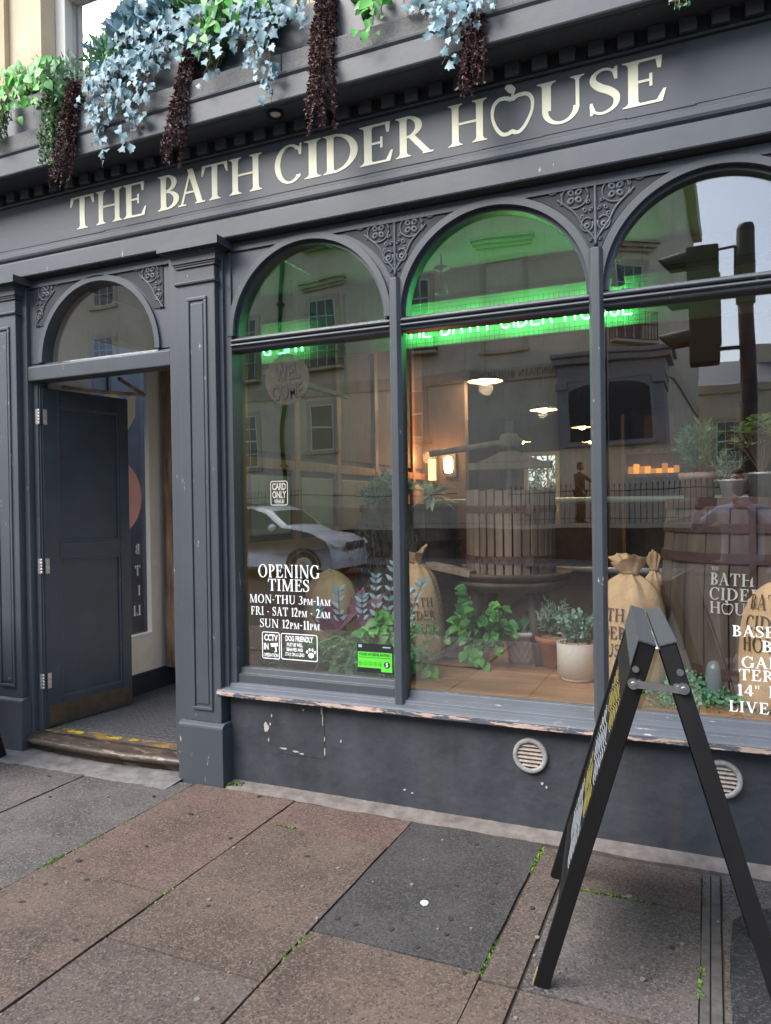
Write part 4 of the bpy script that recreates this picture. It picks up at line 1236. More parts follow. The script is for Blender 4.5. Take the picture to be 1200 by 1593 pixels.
tassel('green_trailer', 'small green sprig hanging alone near the right end above the last E', (-.095, -.24, 3.62), (-.10, -.30, 3.365), .040, 240, trail_mat, None, 'bead', .016, stems=14)
def shrub(name, label, c0, r, kind, mat, n, size, cat='shrub', width=1.0, upz=.6, stems=True, group=None, parent=None, yb=None, flat=1.0):
    t = parent or thing(name, label, cat, (c0[0], c0[1], c0[2] - r[2]), group)
    cl = Cloud(); st = MB()
    c0 = Vector(c0)
    k = max(6, n // 40)
    tips = []
    for i in range(k):
        v = RV(1).normalized(); v.z = abs(v.z) * 1.1 - .25
        tips.append(c0 + Vector((v.x * r[0], v.y * r[1], v.z * r[2])) * random.uniform(.55, 1.0))
    root = c0 - Vector((0, 0, r[2]))
    for tp in tips:
        mid = root.lerp(tp, .5) + RV(.15) * r[0]
        pts = bez([tuple(root), tuple(mid), tuple(tp)], 6)
        st.tube(pts, .0018, 4, cap=False)
        for q in range(n // k):
            f = .25 + .75 * random.random()
            i = min(len(pts) - 2, int(f * (len(pts) - 1)))
            p = Vector(pts[i]).lerp(Vector(pts[i + 1]), random.random()) + RV(.12) * r[0]
            dd = (tp - root).normalized() * .5 + RV(1.0) + Vector((0, 0, upz * .5))
            cl.leaf(kind, p, dd, RV(1) + Vector((0, 0, .6)), size * random.uniform(.6, 1.25), width)
    if stems: st.build('stem', stem_mat, t)
    cl.build('foliage', mat, t)
    return t
random.seed(55)
shrub('planter_fern', 'spiky grey green shrub between the green vine clump and the blue ivy', (-3.36, -.14, 4.02), (.20, .14, .17), 'lance', needle_mat, 420, .060, 'fern')
shrub('planter_fern', 'yellow green broad leaved shrub behind the ivy under the upper window', (-3.06, -.08, 4.10), (.17, .12, .14), 'lance', fern_mat, 360, .085, 'fern')
shrub('planter_fern', 'dark needle like fern rising right of the upper window', (-2.72, -.02, 4.17), (.24, .14, .20), 'strap', fern_mat, 420, .13, 'fern')
shrub('planter_fern', 'dark green fern in the planter above BATH', (-2.40, -.02, 4.17), (.22, .14, .22), 'strap', fern_mat, 380, .13, 'fern')
shrub('planter_fern', 'dark foliage behind the longest burgundy tassel', (-1.72, -.05, 4.02), (.28, .14, .17), 'lance', fern_mat, 380, .09, 'fern')
shrub('planter_fern', 'dark spiky foliage in the planter above CIDER', (-1.35, -.02, 3.98), (.22, .12, .15), 'strap', fern_mat, 260, .10, 'fern')
shrub('planter_fern', 'dark green foliage behind the blue ivy above HOUSE', (-.95, -.02, 3.96), (.25, .12, .15), 'lance', fern_mat, 260, .08, 'fern')
shrub('planter_fern', 'silvery blue spiky shrub behind the broad ivy curtain', (-3.2, -.06, 4.16), (.16, .12, .15), 'lance', teal_leaf, 260, .05, 'fern')
shrub('planter_fern', 'pale sage shrub left of the upper window', (-3.56, -.08, 4.13), (.14, .12, .13), 'strap', needle_mat, 240, .08, 'fern')
shrub('planter_fern', 'dense feathery fern high above the blue ivy mound, right of the upper window', (-2.55, -.05, 4.30), (.26, .16, .22), 'lance', fern_mat, 700, .07, 'fern')
shrub('planter_fern', 'blue grey leafy crown of the ivy mound below the upper window', (-2.86, -.14, 4.16), (.26, .12, .16), 'ivy', ivy_mat, 420, .06, 'fern')
shrub('planter_fern', 'green and grey tangle above the short blue ivy sprig over BATH', (-2.18, -.12, 4.10), (.22, .12, .16), 'heart', pothos_dark, 260, .06, 'fern')
shrub('planter_fern', 'dark green tangle behind the green vine clump at the far left', (-3.70, -.04, 3.98), (.20, .14, .20), 'heart', pothos_dark, 300, .06, 'fern')
shrub('planter_fern', 'low grey green filler foliage under the spiky shrub at the left', (-3.40, -.20, 3.86), (.20, .08, .14), 'oval', fern_mat, 420, .035, 'fern')
shrub('planter_fern', 'dark green feathery fill behind the thin ivy sprig over BATH', (-2.32, -.20, 3.93), (.20, .08, .15), 'lance', fern_mat, 520, .05, 'fern')
shrub('planter_fern', 'fine grey green sprays right of the burgundy tassel over BATH', (-2.02, -.20, 3.98), (.20, .08, .16), 'oval', needle_mat, 560, .032, 'fern')
shrub('planter_fern', 'dark green fill between the broad blue ivy curtain and the window sill', (-3.08, -.18, 4.00), (.22, .08, .16), 'lance', fern_mat, 520, .05, 'fern')
shrub('planter_fern', 'dark leafy fill right of the longest burgundy tassel', (-1.50, -.14, 3.92), (.16, .07, .12), 'heart', pothos_dark, 160, .05, 'fern')
# moss and weeds in the joints
cl = Cloud()
random.seed(8)
def moss(x0, y0, x1, y1, n, s=.012, w=.006):
    for i in range(n):
        t = random.random(); t = t if random.random() < .5 else round(t * 4) / 4 + random.uniform(-.05, .05)
        t = min(1, max(0, t))
        cl.leaf('lance', (x0 + (x1 - x0) * t + random.uniform(-w, w), y0 + (y1 - y0) * t + random.uniform(-w, w), -.006), Vector((random.uniform(-.8, .8), random.uniform(-.8, .8), 1)), RV(1), s * random.uniform(.5, 1.2), 1.8)
moss(-2.60, -.16, -2.60, -1.12, 700, .008, .005); moss(-2.60, -1.0, -2.60, -1.13, 160, .013, .009)
moss(-2.34, -.02, -2.44, -.06, 260, .022, .014)
moss(-1.315, -1.12, -1.315, -1.28, 60, .011); moss(-.69, -.15, -.69, -.38, 180, .012, .005); moss(-.69, -.9, -.69, -1.10, 100, .011)
moss(-.50, -.445, -.22, -.445, 320, .010); moss(-.045, -.15, -.03, -.40, 60, .012); moss(-.045, -.8, -.045, -.95, 60, .014)
moss(-2.55, -1.085, -1.97, -1.085, 90, .010); moss(-1.9, -.385, -1.80, -.385, 80, .014); moss(-1.97, -1.05, -1.97, -1.2, 60, .012)
cl.build('joint_moss', moss_mat, None, label='green moss and small weeds growing in the paving joints')

# ------------------------------------------------------------------ sandwich boards
def sandwich(loc, rz, label, simple=False, rack=0.0):
    t = thing('sandwich_board', label, 'sandwich board', loc, 'folding pavement sandwich boards')
    L, half, base, apex = 1.0, .36, .345, 1.115      # half = half width along the hinge, base = half spread
    root = Matrix.Translation(Vector(loc)) @ Matrix.Rotation(rz, 4, 'Z')
    # local: hinge along Y, panels lean to -X and +X
    for s in (-1, 1):
        foot = Vector((s * base, 0, 0)); top = Vector((s * .026, 0, apex - .01))
        LL = (top - foot).length
        ax = (top - foot).normalized()              # up along the panel
        nx = Vector((s * ax.z, 0, -s * ax.x)); nx = nx if nx.x * s > 0 else -nx
        def pt(u, v, w): return root @ (foot + ax * u + Vector((0, v - s * rack * (1 - u / LL), 0)) + nx * w)
        def bx(mb, u0, u1, v0, v1, w0, w1):
            vs_ = [pt(u, v, w) for w in (w0, w1) for v in (v0, v1) for u in (u0, u1)]
            f = [(0, 2, 3, 1), (4, 5, 7, 6), (0, 1, 5, 4), (2, 6, 7, 3), (0, 4, 6, 2), (1, 3, 7, 5)]
            mb.add(vs_, f, False)
        for v0, v1 in ((-half, -half + .024), (half - .024, half)):
            mb = MB(); bx(mb, .0, LL, v0, v1, -.024, .024)
            mb.build('leg', black_paint, t, bevel=0.003)
        mb = MB(); bx(mb, LL - .20, LL - .004, -half + .0245, half - .0245, -.020, .020); bx(mb, .24, .29, -half + .0245, half - .0245, -.018, .018)
        mb.build('rail', black_paint, t, bevel=0.003)
        mb = MB(); bx(mb, .27, LL - .05, -half + .026, half - .026, .004, .013)
        p = mb.build('chalk_panel', black_paint, t)
        # chalk drawing seen at a grazing angle
        if s == -1:
            mw_, my_ = MB(), MB()
            rnd = random.Random(5)
            def squiggle(mb, u0, u1, v0, v1, n, r=.0022):
                for k in range(n):
                    u = u0 + (u1 - u0) * k / n
                    pts = [pt(u + .012 * sin(j * 1.7 + k), v0 + (v1 - v0) * j / 9, .0135) for j in range(10)]
                    mb.tube(pts, r, 4, cap=False)
            squiggle(my_, .82, .98, -half + .05, half - .10, 9, .0013); squiggle(mw_, .64, .80, -half + .05, half - .12, 7, .0013)
            squiggle(my_, .52, .62, -half + .07, half - .14, 5, .0013); squiggle(mw_, .34, .50, -half + .05, half - .12, 7, .0013)
            mw_.build('white_chalk', M('white chalk', (0.34, 0.37, 0.40), 0.9, bump=0), p); my_.build('yellow_chalk', M('yellow chalk', (0.30, 0.25, 0.05), 0.9, bump=0), p)
        elif not simple:
            mw_ = MB()
            for v in (-half + .034, -half + .040):
                mw_.tube([pt(u, v + .003 * sin(u * 37), .0135) for u in [.30 + .07 * k for k in range(9)]], .0022, 4, cap=False)
            mw_.build('chalk_border', M('pinkish chalk', (0.62, 0.50, 0.50), 0.9, bump=0), p)
        # felt covered cap on top
        mb = MB(); bx(mb, LL - .075, LL + .006, -half - .004, half + .004, .0245, .0275)
        bx(mb, LL + .0005, LL + .006, -half - .004, half + .004, -.022, .0245)
        # sloping cap plate bridging to the hinge
        mb.build('cap_plate', felt, t, bevel=.001)
        # bolts on the near end
        mb = MB()
        for u, w in ((LL - .080, .010), (LL - .115, -.010)):
            c_ = pt(u, -half, w); c2 = pt(u, -half - .005, w)
            mb.tube([c_, c2], [.0105, .009], 12, smooth=False)
        mb.build('bolt', metal_grey, t)
        # raw wood at the foot
        mb = MB(); bx(mb, -.004, .05, -half + .001, -half + .023, .0242, .027); mb.build('bare_foot', raw_wood, t)
    mb = MB(); mb.tube([root @ Vector((0, -half - .004, apex - .022)), root @ Vector((0, half + .004, apex - .022))], .006, 8)
    mb.build('hinge_pin', metal_grey, t)
    mb = MB()
    za = apex - .125
    xw = base * (.125 / apex) + .026
    ysh = rack * (.125 / apex)
    A_, B_ = Vector((-xw - .004, -half + ysh, za)), Vector((xw + .004, -half - ysh, za - .006))
    vv = []
    for w_ in (-.006, -.010):
        for q_, e_ in ((A_, -.011), (B_, -.009), (B_, .009), (A_, .011)): vv.append(root @ (q_ + Vector((0, w_, e_))))
    mb.add(vv, [(0, 3, 2, 1), (4, 5, 6, 7), (0, 1, 5, 4), (1, 2, 6, 5), (2, 3, 7, 6), (3, 0, 4, 7)], False)
    for sx in (-1, 1):
        mb.lathe([(0, 0)], 0, 0, 4) if False else None
        c_ = root @ Vector((sx * xw, -half - sx * ysh - .001, za)); c2 = root @ Vector((sx * xw, -half - sx * ysh - .015, za))
        mb.tube([c_, c2], [.0155, .015], 16, smooth=False); mb.tube([c2, c2 + Vector((0, -.004, 0))], [.008, .006], 10, smooth=False)
    mb.build('strut', metal_grey, t)
    return t
sandwich((-.185, -.82, 0), radians(7), 'tall black folding sandwich board standing on the paving at the right, seen edge on', rack=.13)
sandwich((-4.345, -.525, 0), radians(90), 'black sandwich board cut off at the left picture edge beside the door step', True)
# ------------------------------------------------------------------ inside: lobby
LZ = .12
MB().box(-4.25, -2.46, .121, 1.60, -.04, LZ).build('lobby_floor', carpet, None, kind='structure')
# ribbed tread pattern of the mat
mb = MB()
for i in range(46):
    for j in range(26):
        x = -4.0 + i * .028; y = .14 + j * .046 + (.023 if i % 2 else 0)
        mb.add([(x, y, LZ + .001), (x + .011, y, LZ + .001), (x + .019, y + .034, LZ + .001), (x + .008, y + .034, LZ + .001), (x, y, LZ + .0045), (x + .011, y, LZ + .0045), (x + .019, y + .034, LZ + .0045), (x + .008, y + .034, LZ + .0045)], [(4, 5, 6, 7), (0, 1, 5, 4), (1, 2, 6, 5), (2, 3, 7, 6), (3, 0, 4, 7)])
mb.build('doormat_ribs', M('mat ribs', (0.10, 0.10, 0.105), 0.95, var=.3, vs_=40, bump=.4), None, kind='stuff', label='dark ribbed entrance matting inside the doorway')
lobby = MB()
XW = -3.93
# left side wall with a window opening (y 0.52..1.06)
lobby.box(XW - .04, XW, .11, .50, LZ, 3.1); lobby.box(XW - .04, XW, 1.09, 1.32, LZ, 3.1); lobby.box(XW - .04, XW, .5005, 1.0895, LZ, .55); lobby.box(XW - .04, XW, .5005, 1.0895, 2.75, 3.1)
lobby.build('lobby_wall', plaster, None, kind='structure')
mb = MB(); mb.box(XW - .10, -2.62, 1.3205, 1.40, LZ, 3.1); mb.box(-2.62, -2.52, .12, 1.40, LZ, 3.1); mb.build('lobby_back_wall', plaster, None, kind='structure')
MB().box(-4.2, -2.46, .10, 1.42, 3.02, 3.06).build('lobby_ceiling', ceil_mat, None, kind='structure')
mb = MB(); mb.box(XW + .0005, XW + .018, .30, 1.3, LZ, LZ + .16); mb.box(XW + .018, -2.63, 1.295, 1.3195, LZ, LZ + .16); mb.build('skirting', skirt_mat, None, kind='structure')
pt_ = thing('timber_post', 'rough brown timber post at the back of the lobby, just inside the right door jamb', 'post', (-3.80, 1.25, LZ + .16))
MB().box(-3.885, -3.70, 1.18, 1.294, LZ + .161, 3.01).build('post_shaft', timber, pt_, bevel=.01)
lw = thing('lobby_window', 'tall lobby side window with a pink apple sticker and reversed white lettering behind the open door', 'window', (XW - .05, .78, .55))
mb = MB(); mb.box(XW - .035, XW + .010, .501, .53, .551, 2.749); mb.box(XW - .035, XW + .010, 1.075, 1.0895, .551, 2.749); mb.box(XW - .035, XW + .014, .53, 1.075, .551, .572); mb.box(XW - .035, XW + .010, .53, 1.075, 2.70, 2.749)
mb.build('window_frame', white_paint, lw, bevel=.006)
MB().box(XW - .032, XW - .028, .5305, 1.0745, .5725, 2.6995).build('pane', glass_in, lw)
mb = MB(); mb.lathe([(0, XW - .024), (.28, XW - .024)], .745, 1.60, 40, axis='x', smooth=False)
mb.build('apple_sticker', M('pink vinyl', (0.80, 0.42, 0.40), 0.6, var=.05, bump=0), lw)
mb = MB(); mb.prism([(.62, 2.28), (.70, 2.36), (.86, 2.32), (.98, 2.38), (.97, 2.20), (.88, 2.08), (.74, 2.04), (.66, 2.12)], XW - .026, XW - .023, 'x')
mb.build('leaf_sticker', M('cream vinyl', (0.85, 0.78, 0.55), 0.6, var=.05, bump=0), lw)
def lobfn(a, b, dd): return (XW - .036 + dd, a, b)
for s_, z in (('B', 1.17), ('T', 1.01), ('1', .86), ('LI', .71)):
    # mirrored, as read from behind the glass
    serif('lettering', s_, .95, z, .075, 0, white_vinyl, lw, fn=lambda a, b, dd: (XW - .026 + dd, 1.0 - (a - .95), b))
# what stands behind that window: a panelled board, its slate lightened to make up for poor light
bh = thing('panelled_screen', 'slate painted panelled woodwork seen through the lobby window', 'panelling', (-4.82, 1.2, 0))
MB().box(-4.86, -4.79, .14, 2.6, .0, 3.1).build('board', M('lightened slate panelling', (0.16, 0.19, 0.22), .5), bh)
for z0, z1 in ((.35, 1.05), (1.25, 2.05), (2.2, 2.7)):
    mb = MB(); mb.box(-4.789, -4.77, 1.55, 1.58, z0, z1); mb.box(-4.789, -4.77, 1.02, 1.05, z0, z1); mb.box(-4.789, -4.77, 1.0505, 1.5495, z0, z0 + .03); mb.box(-4.789, -4.77, 1.0505, 1.5495, z1 - .03, z1)
    mb.build('panel_moulding', paint, bh)
mb = MB(); mb.box(-4.789, -4.775, 1.30, 1.48, 1.10, 1.17); mb.build('letter_plate', metal_grey, bh)

# ------------------------------------------------------------------ inside: the bar room
RZ = .10
MB().box(-2.60, 3.2, .19, 10.2, -.04, RZ).build('room_floor', wall_dark, None, kind='structure')
CZ = 3.06
MB().box(-2.60, 3.2, .09, 10.2, CZ, CZ + .06).build('room_ceiling', ceil_mat, None, kind='structure')
MB().box(3.1, 3.2, .10, 10.1, RZ, CZ).build('room_wall', wall_dark, None, kind='structure')
BY = 9.6
# back wall with window opening
wx0, wx1, wz0, wz1 = -3.02, -2.40, 1.15, 2.42
mb = MB()
mb.box(-5.2, wx0, BY, BY + .1, RZ, CZ); mb.box(wx1, 3.1, BY, BY + .1, RZ, CZ); mb.box(wx0, wx1, BY + .0005, BY + .1, RZ, wz0); mb.box(wx0, wx1, BY + .0005, BY + .1, wz1, CZ)
mb.build('room_back_wall', wall_brown, None, kind='structure')
MB().box(-5.2, -5.1, 4.2, BY, RZ, CZ).build('room_left_wall', wall_brown, None, kind='structure')
MB().box(-5.2, -2.45, 4.1, 4.2, RZ, CZ).build('room_return_wall', wall_brown, None, kind='structure')
MB().box(-5.2, -2.5, 4.2, 10.2, CZ, CZ + .06).build('room_ceiling_left', ceil_mat, None, kind='structure')
MB().box(-5.2, -2.5, 4.2, 10.2, -.04, RZ).build('room_floor_left', wall_dark, None, kind='structure')
bw = thing('back_window', 'small paned white window in the far wall of the bar with greenery outside', 'window', ((wx0 + wx1) / 2, BY, wz0))
mb = MB()
for a, b, c, e in ((wx0, wx0 + .07, wz0, wz1), (wx1 - .07, wx1, wz0, wz1), (wx0 + .0705, wx1 - .0705, wz0, wz0 + .07), (wx0 + .0705, wx1 - .0705, wz1 - .07, wz1)): mb.box(a, b, BY - .02, BY + .05, c, e)
mb.build('window_frame', white_paint, bw)
mb = MB()
for k in (1, 2): x = wx0 + (wx1 - wx0) * k / 3; mb.box(x - .015, x + .015, BY, BY + .03, wz0 + .071, wz1 - .071)
for k in (1, 2, 3): z = wz0 + (wz1 - wz0) * k / 4; mb.box(wx0 + .071, wx1 - .071, BY + .002, BY + .028, z - .012, z + .012)
mb.build('glazing_bar', white_paint, bw)
random.seed(31)
shrub('garden_bush', 'green bush outside the far back window of the bar', (-2.9, 11.0, 1.7), (1.0, .6, 1.2), 'lance', fern_mat, 3600, .11, 'bush')

# left partition of the display: framed panels
pa = thing('panelled_partition', 'framed timber partition with orange brown lower panels on the left of the window display', 'partition', (-2.44, 1.2, .56))
MB().box(-2.52, -2.455, .12, 4.1, RZ, CZ).build('board', wall_brown, pa)
ys = [.14, .72, 1.30, 1.95, 2.75, 3.4]
for k, y in enumerate(ys):
    MB().box(-2.4545, -2.42, y, y + .06, .58, 2.95).build('stile', panel_wood, pa, bevel=.003)
for y0, y1 in zip(ys[:-1], ys[1:]):
    for z0, z1 in ((.58, .68), (1.22, 1.30), (1.74, 1.80)):
        MB().box(-2.454, -2.422, y0 + .0605, y1 - .0005, z0, z1).build('rail', panel_wood, pa, bevel=.003)
    MB().box(-2.4545, -2.440, y0 + .0605, y1 - .0005, .6805, 1.2195).build('panel', panel_wood, pa)
    MB().box(-2.4545, -2.436, y0 + .10, y1 - .04, 1.34, 1.70).build('panel', M('tan panel', (0.34, 0.29, 0.22), 0.6, var=.15) if 'tan panel' not in bpy.data.materials else bpy.data.materials['tan panel'], pa, bevel=.008)
mb = MB(); mb.box(-2.300, -2.296, .16, 1.20, 2.28, 2.97); mb.build('mirror_pane', GLASS('partition glass', 7.0), pa)
mb = MB(); mb.box(-2.31, -2.286, .16, 1.20, 2.25, 2.2795); mb.box(-2.31, -2.286, 1.2005, 1.22, 2.25, 2.97); mb.build('mirror_frame', wall_dark, pa)
MB().box(-2.4545, -2.440, .20, 3.4, 1.84, 2.94).build('upper_board', wall_brown, pa)

# wooden display ledge, board by board
led = thing('display_ledge', 'stained plank display ledge running behind the shop windows', 'shelf', (-.4, .6, .2))
yy = .095
random.seed(40)
bd = [.095, .215, .455, .715, .95, 1.20, 1.45, 1.62]
for a, b in zip(bd[:-1], bd[1:]):
    cuts = [-2.42, random.uniform(-1.9, -.9), random.uniform(-.2, .9), 3.0]
    for c, e in zip(cuts[:-1], cuts[1:]):
        MB().box(c + .002, e - .002, a + .0025, b - .0025, .528, .558 + random.uniform(-.002, .002)).build('plank', ledge_wood, led, bevel=.003)
MB().box(-2.42, 3.0, .0865, .0945, .50, .5535).build('front_edge', ledge_edge, led)
MB().box(-2.42, 3.0, .10, 1.60, .10, .5275).build('carcass', wall_dark, led)

# bulkhead board over the display and green neon sign
NY = 1.30
MB().box(-2.419, 3.0, NY + .06, NY + .10, 2.585, CZ - .001).build('bulkhead', M('pale bulkhead board', (0.42, 0.38, 0.27), 0.7, var=.06), None, kind='structure')
MB().sweep([(NY + .059, 2.86), (NY - .01, 2.86), (NY - .01, 2.885), (NY + .02, 2.89), (NY + .03, 2.905), (NY + .059, 2.91)], -2.0, .6).build('shelf_moulding', ceil_mat, None, kind='structure')
neon = thing('neon_sign', 'bright green neon sign with lettering hanging behind the transom of the middle windows', 'neon sign', (-1.15, NY, 2.70))
def wire(mb, x0, x1, z0, z1, y, dx, r=.0012):
    x = x0
    while x <= x1: mb.tube([(x, y, z0), (x, y, z1)], r, 3, cap=False); x += dx
    z = z0
    while z <= z1: mb.tube([(x0, y, z), (x1, y, z)], r, 3, cap=False); z += dx
mb = MB(); wire(mb, -1.98, -.33, 2.57, 2.83, NY + .03, .032); mb.build('mesh_panel', black_paint, neon)
neon_mat = EM('green neon', (0.10, 1.0, 0.24), 10.0)
x = 0; polys = []
for ch in 'THE BATH CIDER HOUSE':
    w, st = NE[ch]
    polys.append((ch, [[(x + a * .9, b) for a, b in s_] for s_ in st])); x += (w + .20) * .9
W = x - .18
x0, x1, z0, h = -1.93, -.42, 2.635, .145
for ch, st in polys:
    if not st: continue
    mb = MB()
    for s_ in st: mb.tube([(x0 + a / W * (x1 - x0), NY, z0 + b * h) for a, b in s_], .0052, 6)
    mb.build('neon_letter', neon_mat, neon)
# transformer lead
mb = MB(); mb.tube([(-1.95, NY + .03, 2.82), (-1.95, NY + .04, 3.05)], .004, 5); mb.tube([(-.36, NY + .03, 2.82), (-.36, NY + .04, 3.05)], .004, 5); mb.build('hanging_wire', black_paint, neon)
# two unlit spot fittings under the ceiling
for X_, lab in ((-1.52, 'small unlit bell shaped ceiling spotlight seen through the middle arch'), (-.47, 'small unlit bell shaped ceiling spotlight seen through the right arch')):
    t = thing('ceiling_spotlight', lab, 'spotlight', (X_, 1.0, CZ), 'unlit bell shaped ceiling spotlights')
    z = 2.985 if X_ < -1 else 2.90
    sm = bpy.data.materials.get('bronze spot') or M('bronze spot', (0.12, 0.08, 0.055), 0.5, var=.2)
    mb = MB(); mb.lathe([(.0, z + .0), (.045, z), (.05, z - .012), (.02, z - .028), (.0, z - .03)], X_, 1.0, 16); mb.build('rose', sm, t)
    mb = MB(); mb.tube([(X_, 1.0, z - .02), (X_, 1.0, z - .08)], .008, 8); mb.tube([(X_, 1.0, z), (X_, 1.0, CZ)], .006, 6); mb.build('arm', sm, t)
    mb = MB(); mb.lathe([(.012, z - .075), (.022, z - .09), (.034, z - .13), (.042, z - .165), (.040, z - .165), (.028, z - .12), (.0, z - .09)], X_, 1.0, 18); mb.build('shade', sm, t)
# hanging lamps over the bar
bulb_mat = EM('warm bulb', (1.0, 0.72, 0.34), 26.0)
shade_mat = M('dark enamel shade', (0.05, 0.04, 0.035), 0.5, bump=0)
shade_in = M('warm shade inside', (0.75, 0.62, 0.40), 0.6, bump=0)
for (X_, Y_, Z_), lab in (((-1.82, 3.0, 2.60), 'nearest and largest lit pendant lamp, upper left of the row'), ((-1.74, 5.1, 2.58), 'second lit pendant lamp from the window'), ((-1.62, 7.1, 2.56), 'third lit pendant lamp, by the right mullion'), ((-2.75, 8.3, 2.50), 'small distant lit pendant lamp left of the others'), ((-1.75, 8.9, 2.50), 'furthest lit pendant lamp at the back, low by the right mullion')):
    t = thing('pendant_lamp', lab, 'pendant lamp', (X_, Y_, CZ), 'lit pendant lamps over the bar')
    mb = MB(); mb.tube([(X_, Y_, CZ), (X_, Y_, Z_ + .07)], .005, 5, cap=False); mb.build('cord', shade_mat, t)
    mb = MB(); mb.lathe([(.015, Z_ + .09), (.04, Z_ + .075), (.10, Z_ + .04), (.155, Z_), (.158, Z_ - .006)], X_, Y_, 24); mb.build('shade', shade_mat, t)
    mb = MB(); mb.lathe([(.153, Z_ - .002), (.10, Z_ + .034), (.04, Z_ + .06), (.0, Z_ + .065)], X_, Y_, 24); mb.build('shade_lining', shade_in, t)
    mb = MB(); mb.lathe([(0, Z_ - .035), (.03, Z_ - .028), (.05, Z_), (.04, Z_ + .03), (.0, Z_ + .045)], X_, Y_, 12); mb.build('bulb', bulb_mat, t)
    if Y_ < 6:
        ld = bpy.data.lights.new('pendant_light', 'POINT'); ld.energy = 5; ld.color = (1.0, .72, .42); ld.shadow_soft_size = .06
        lo = bpy.data.objects.new('pendant_light', ld); col.objects.link(lo); lo.location = (X_, Y_, Z_ - .06)
# wall lights on the return wall
sconce = EM('amber lamp glow', (1.0, 0.42, 0.12), 1.6)
sconce2 = EM('bright lantern glow', (1.0, 0.60, 0.22), 4.0)
def wall_light(x, y, z, w, h, mat_, lab, cage=False):
    t = thing('wall_light', lab, 'wall light', (x, y + .08, z), 'amber wall lights in the bar')
    MB().box(x - w / 2 - .01, x + w / 2 + .01, y + .045, y + .08, z - h / 2 - .03, z + h / 2 + .03).build('back_plate', shade_mat, t)
    mb = MB()
    if cage: mb.lathe([(0, z - h / 2), (w * .4, z - h / 2 + .01), (w / 2, z - h * .2), (w / 2, z + h * .3), (w * .35, z + h / 2), (0, z + h / 2)], x, y, 16)
    else: mb.box(x - w / 2, x + w / 2, y - .02, y + .0445, z - h / 2, z + h / 2)
    mb.build('lamp_shade', mat_, t)
    if cage:
        mb = MB()
        for k in range(6): a = k * pi / 3; mb.tube([(x + w * .56 * cos(a), y + w * .56 * sin(a), z - h / 2), (x + w * .56 * cos(a), y + w * .56 * sin(a), z + h / 2)], .004, 4)
        mb.build('cage', shade_mat, t)
    ld = bpy.data.lights.new('wall_light_glow', 'POINT'); ld.energy = 1.2; ld.color = (1.0, .5, .18); ld.shadow_soft_size = .05
    lo = bpy.data.objects.new('wall_light_glow', ld); col.objects.link(lo); lo.location = (x, y - .12, z + .1)
wall_light(-2.325, 2.97, 1.83, .05, .19, sconce, 'tall narrow amber wall light, left of the caged lantern')
wall_light(-2.165, 2.97, 1.865, .085, .15, sconce2, 'caged bright lantern wall light, right of the narrow amber one', True)
MB().box(-2.455, -2.03, 3.055, 3.15, RZ, CZ).build('room_nib_wall', wall_brown, None, kind='structure')
mb = MB(); mb.tube([(-1.44, 2.4, 1.62), (-1.455, 2.4, 1.78)], .008, 8)
tag(mb.build('red_candle_lamp', EM('red lamp', (1.0, 0.03, 0.03), 10.0), None), 'small red glowing tube behind the rim of the slatted press', 'lamp')
# lit back bar shelf
sh = thing('back_bar_shelf', 'dark framed back bar shelf with glowing orange boxes', 'shelf', (-.9, 6.3, .1))
OX = -.04
mb = MB(); mb.box(-.95 + OX, .35 + OX, 6.2, 6.5, 1.82, 1.86); mb.box(-.95 + OX, .35 + OX, 6.2, 6.5, 2.12, 2.16); mb.box(-.97 + OX, -.93 + OX, 6.2, 6.5, .1, 2.6); mb.box(.33 + OX, .37 + OX, 6.2, 6.5, .1, 2.6); mb.build('frame', timber, sh)
mb = MB(); mb.box(-.94 + OX, .34 + OX, 6.5, 6.52, .1, 2.6); mb.build('back_panel', wall_brown, sh)
amber = EM('amber box glow', (1.0, .36, .05), .38); amber2 = EM('dim amber box', (1.0, .42, .12), .16)
random.seed(9)
for k in range(9):
    x = -.90 + OX + k * .066
    hgt = random.choice([.06, .09, .12])
    tag(MB().box(x, x + .058, 6.25, 6.45, 1.861, 1.861 + hgt).build('box', amber if k % 2 else amber2, None), ('second' if k==1 else 'third' if k==2 else 'first' if k==0 else '%dth' % (k+1)) + ' lit orange box from the left in the row on the back bar shelf', 'box', 'lit orange boxes on the back bar shelf')
# steel rail behind the display
pale_rail = M('pale steel rail', (0.66, 0.70, 0.68), .35, .2, bump=0)
rl = thing('guard_rail', 'horizontal steel guard rail across the room behind the basket press', 'rail', (-.5, 1.9, .1))
for z in (1.525, 1.04):
    mb = MB(); mb.tube([(-1.9, 1.9, z), (3.0, 1.9, z)], .021, 12); mb.build('rail', pale_rail, rl)
for x in (-1.9, .5, 2.9):
    mb = MB(); mb.tube([(x, 1.9, RZ), (x, 1.9, 1.53)], .019, 12); mb.build('upright', metal_grey, rl)

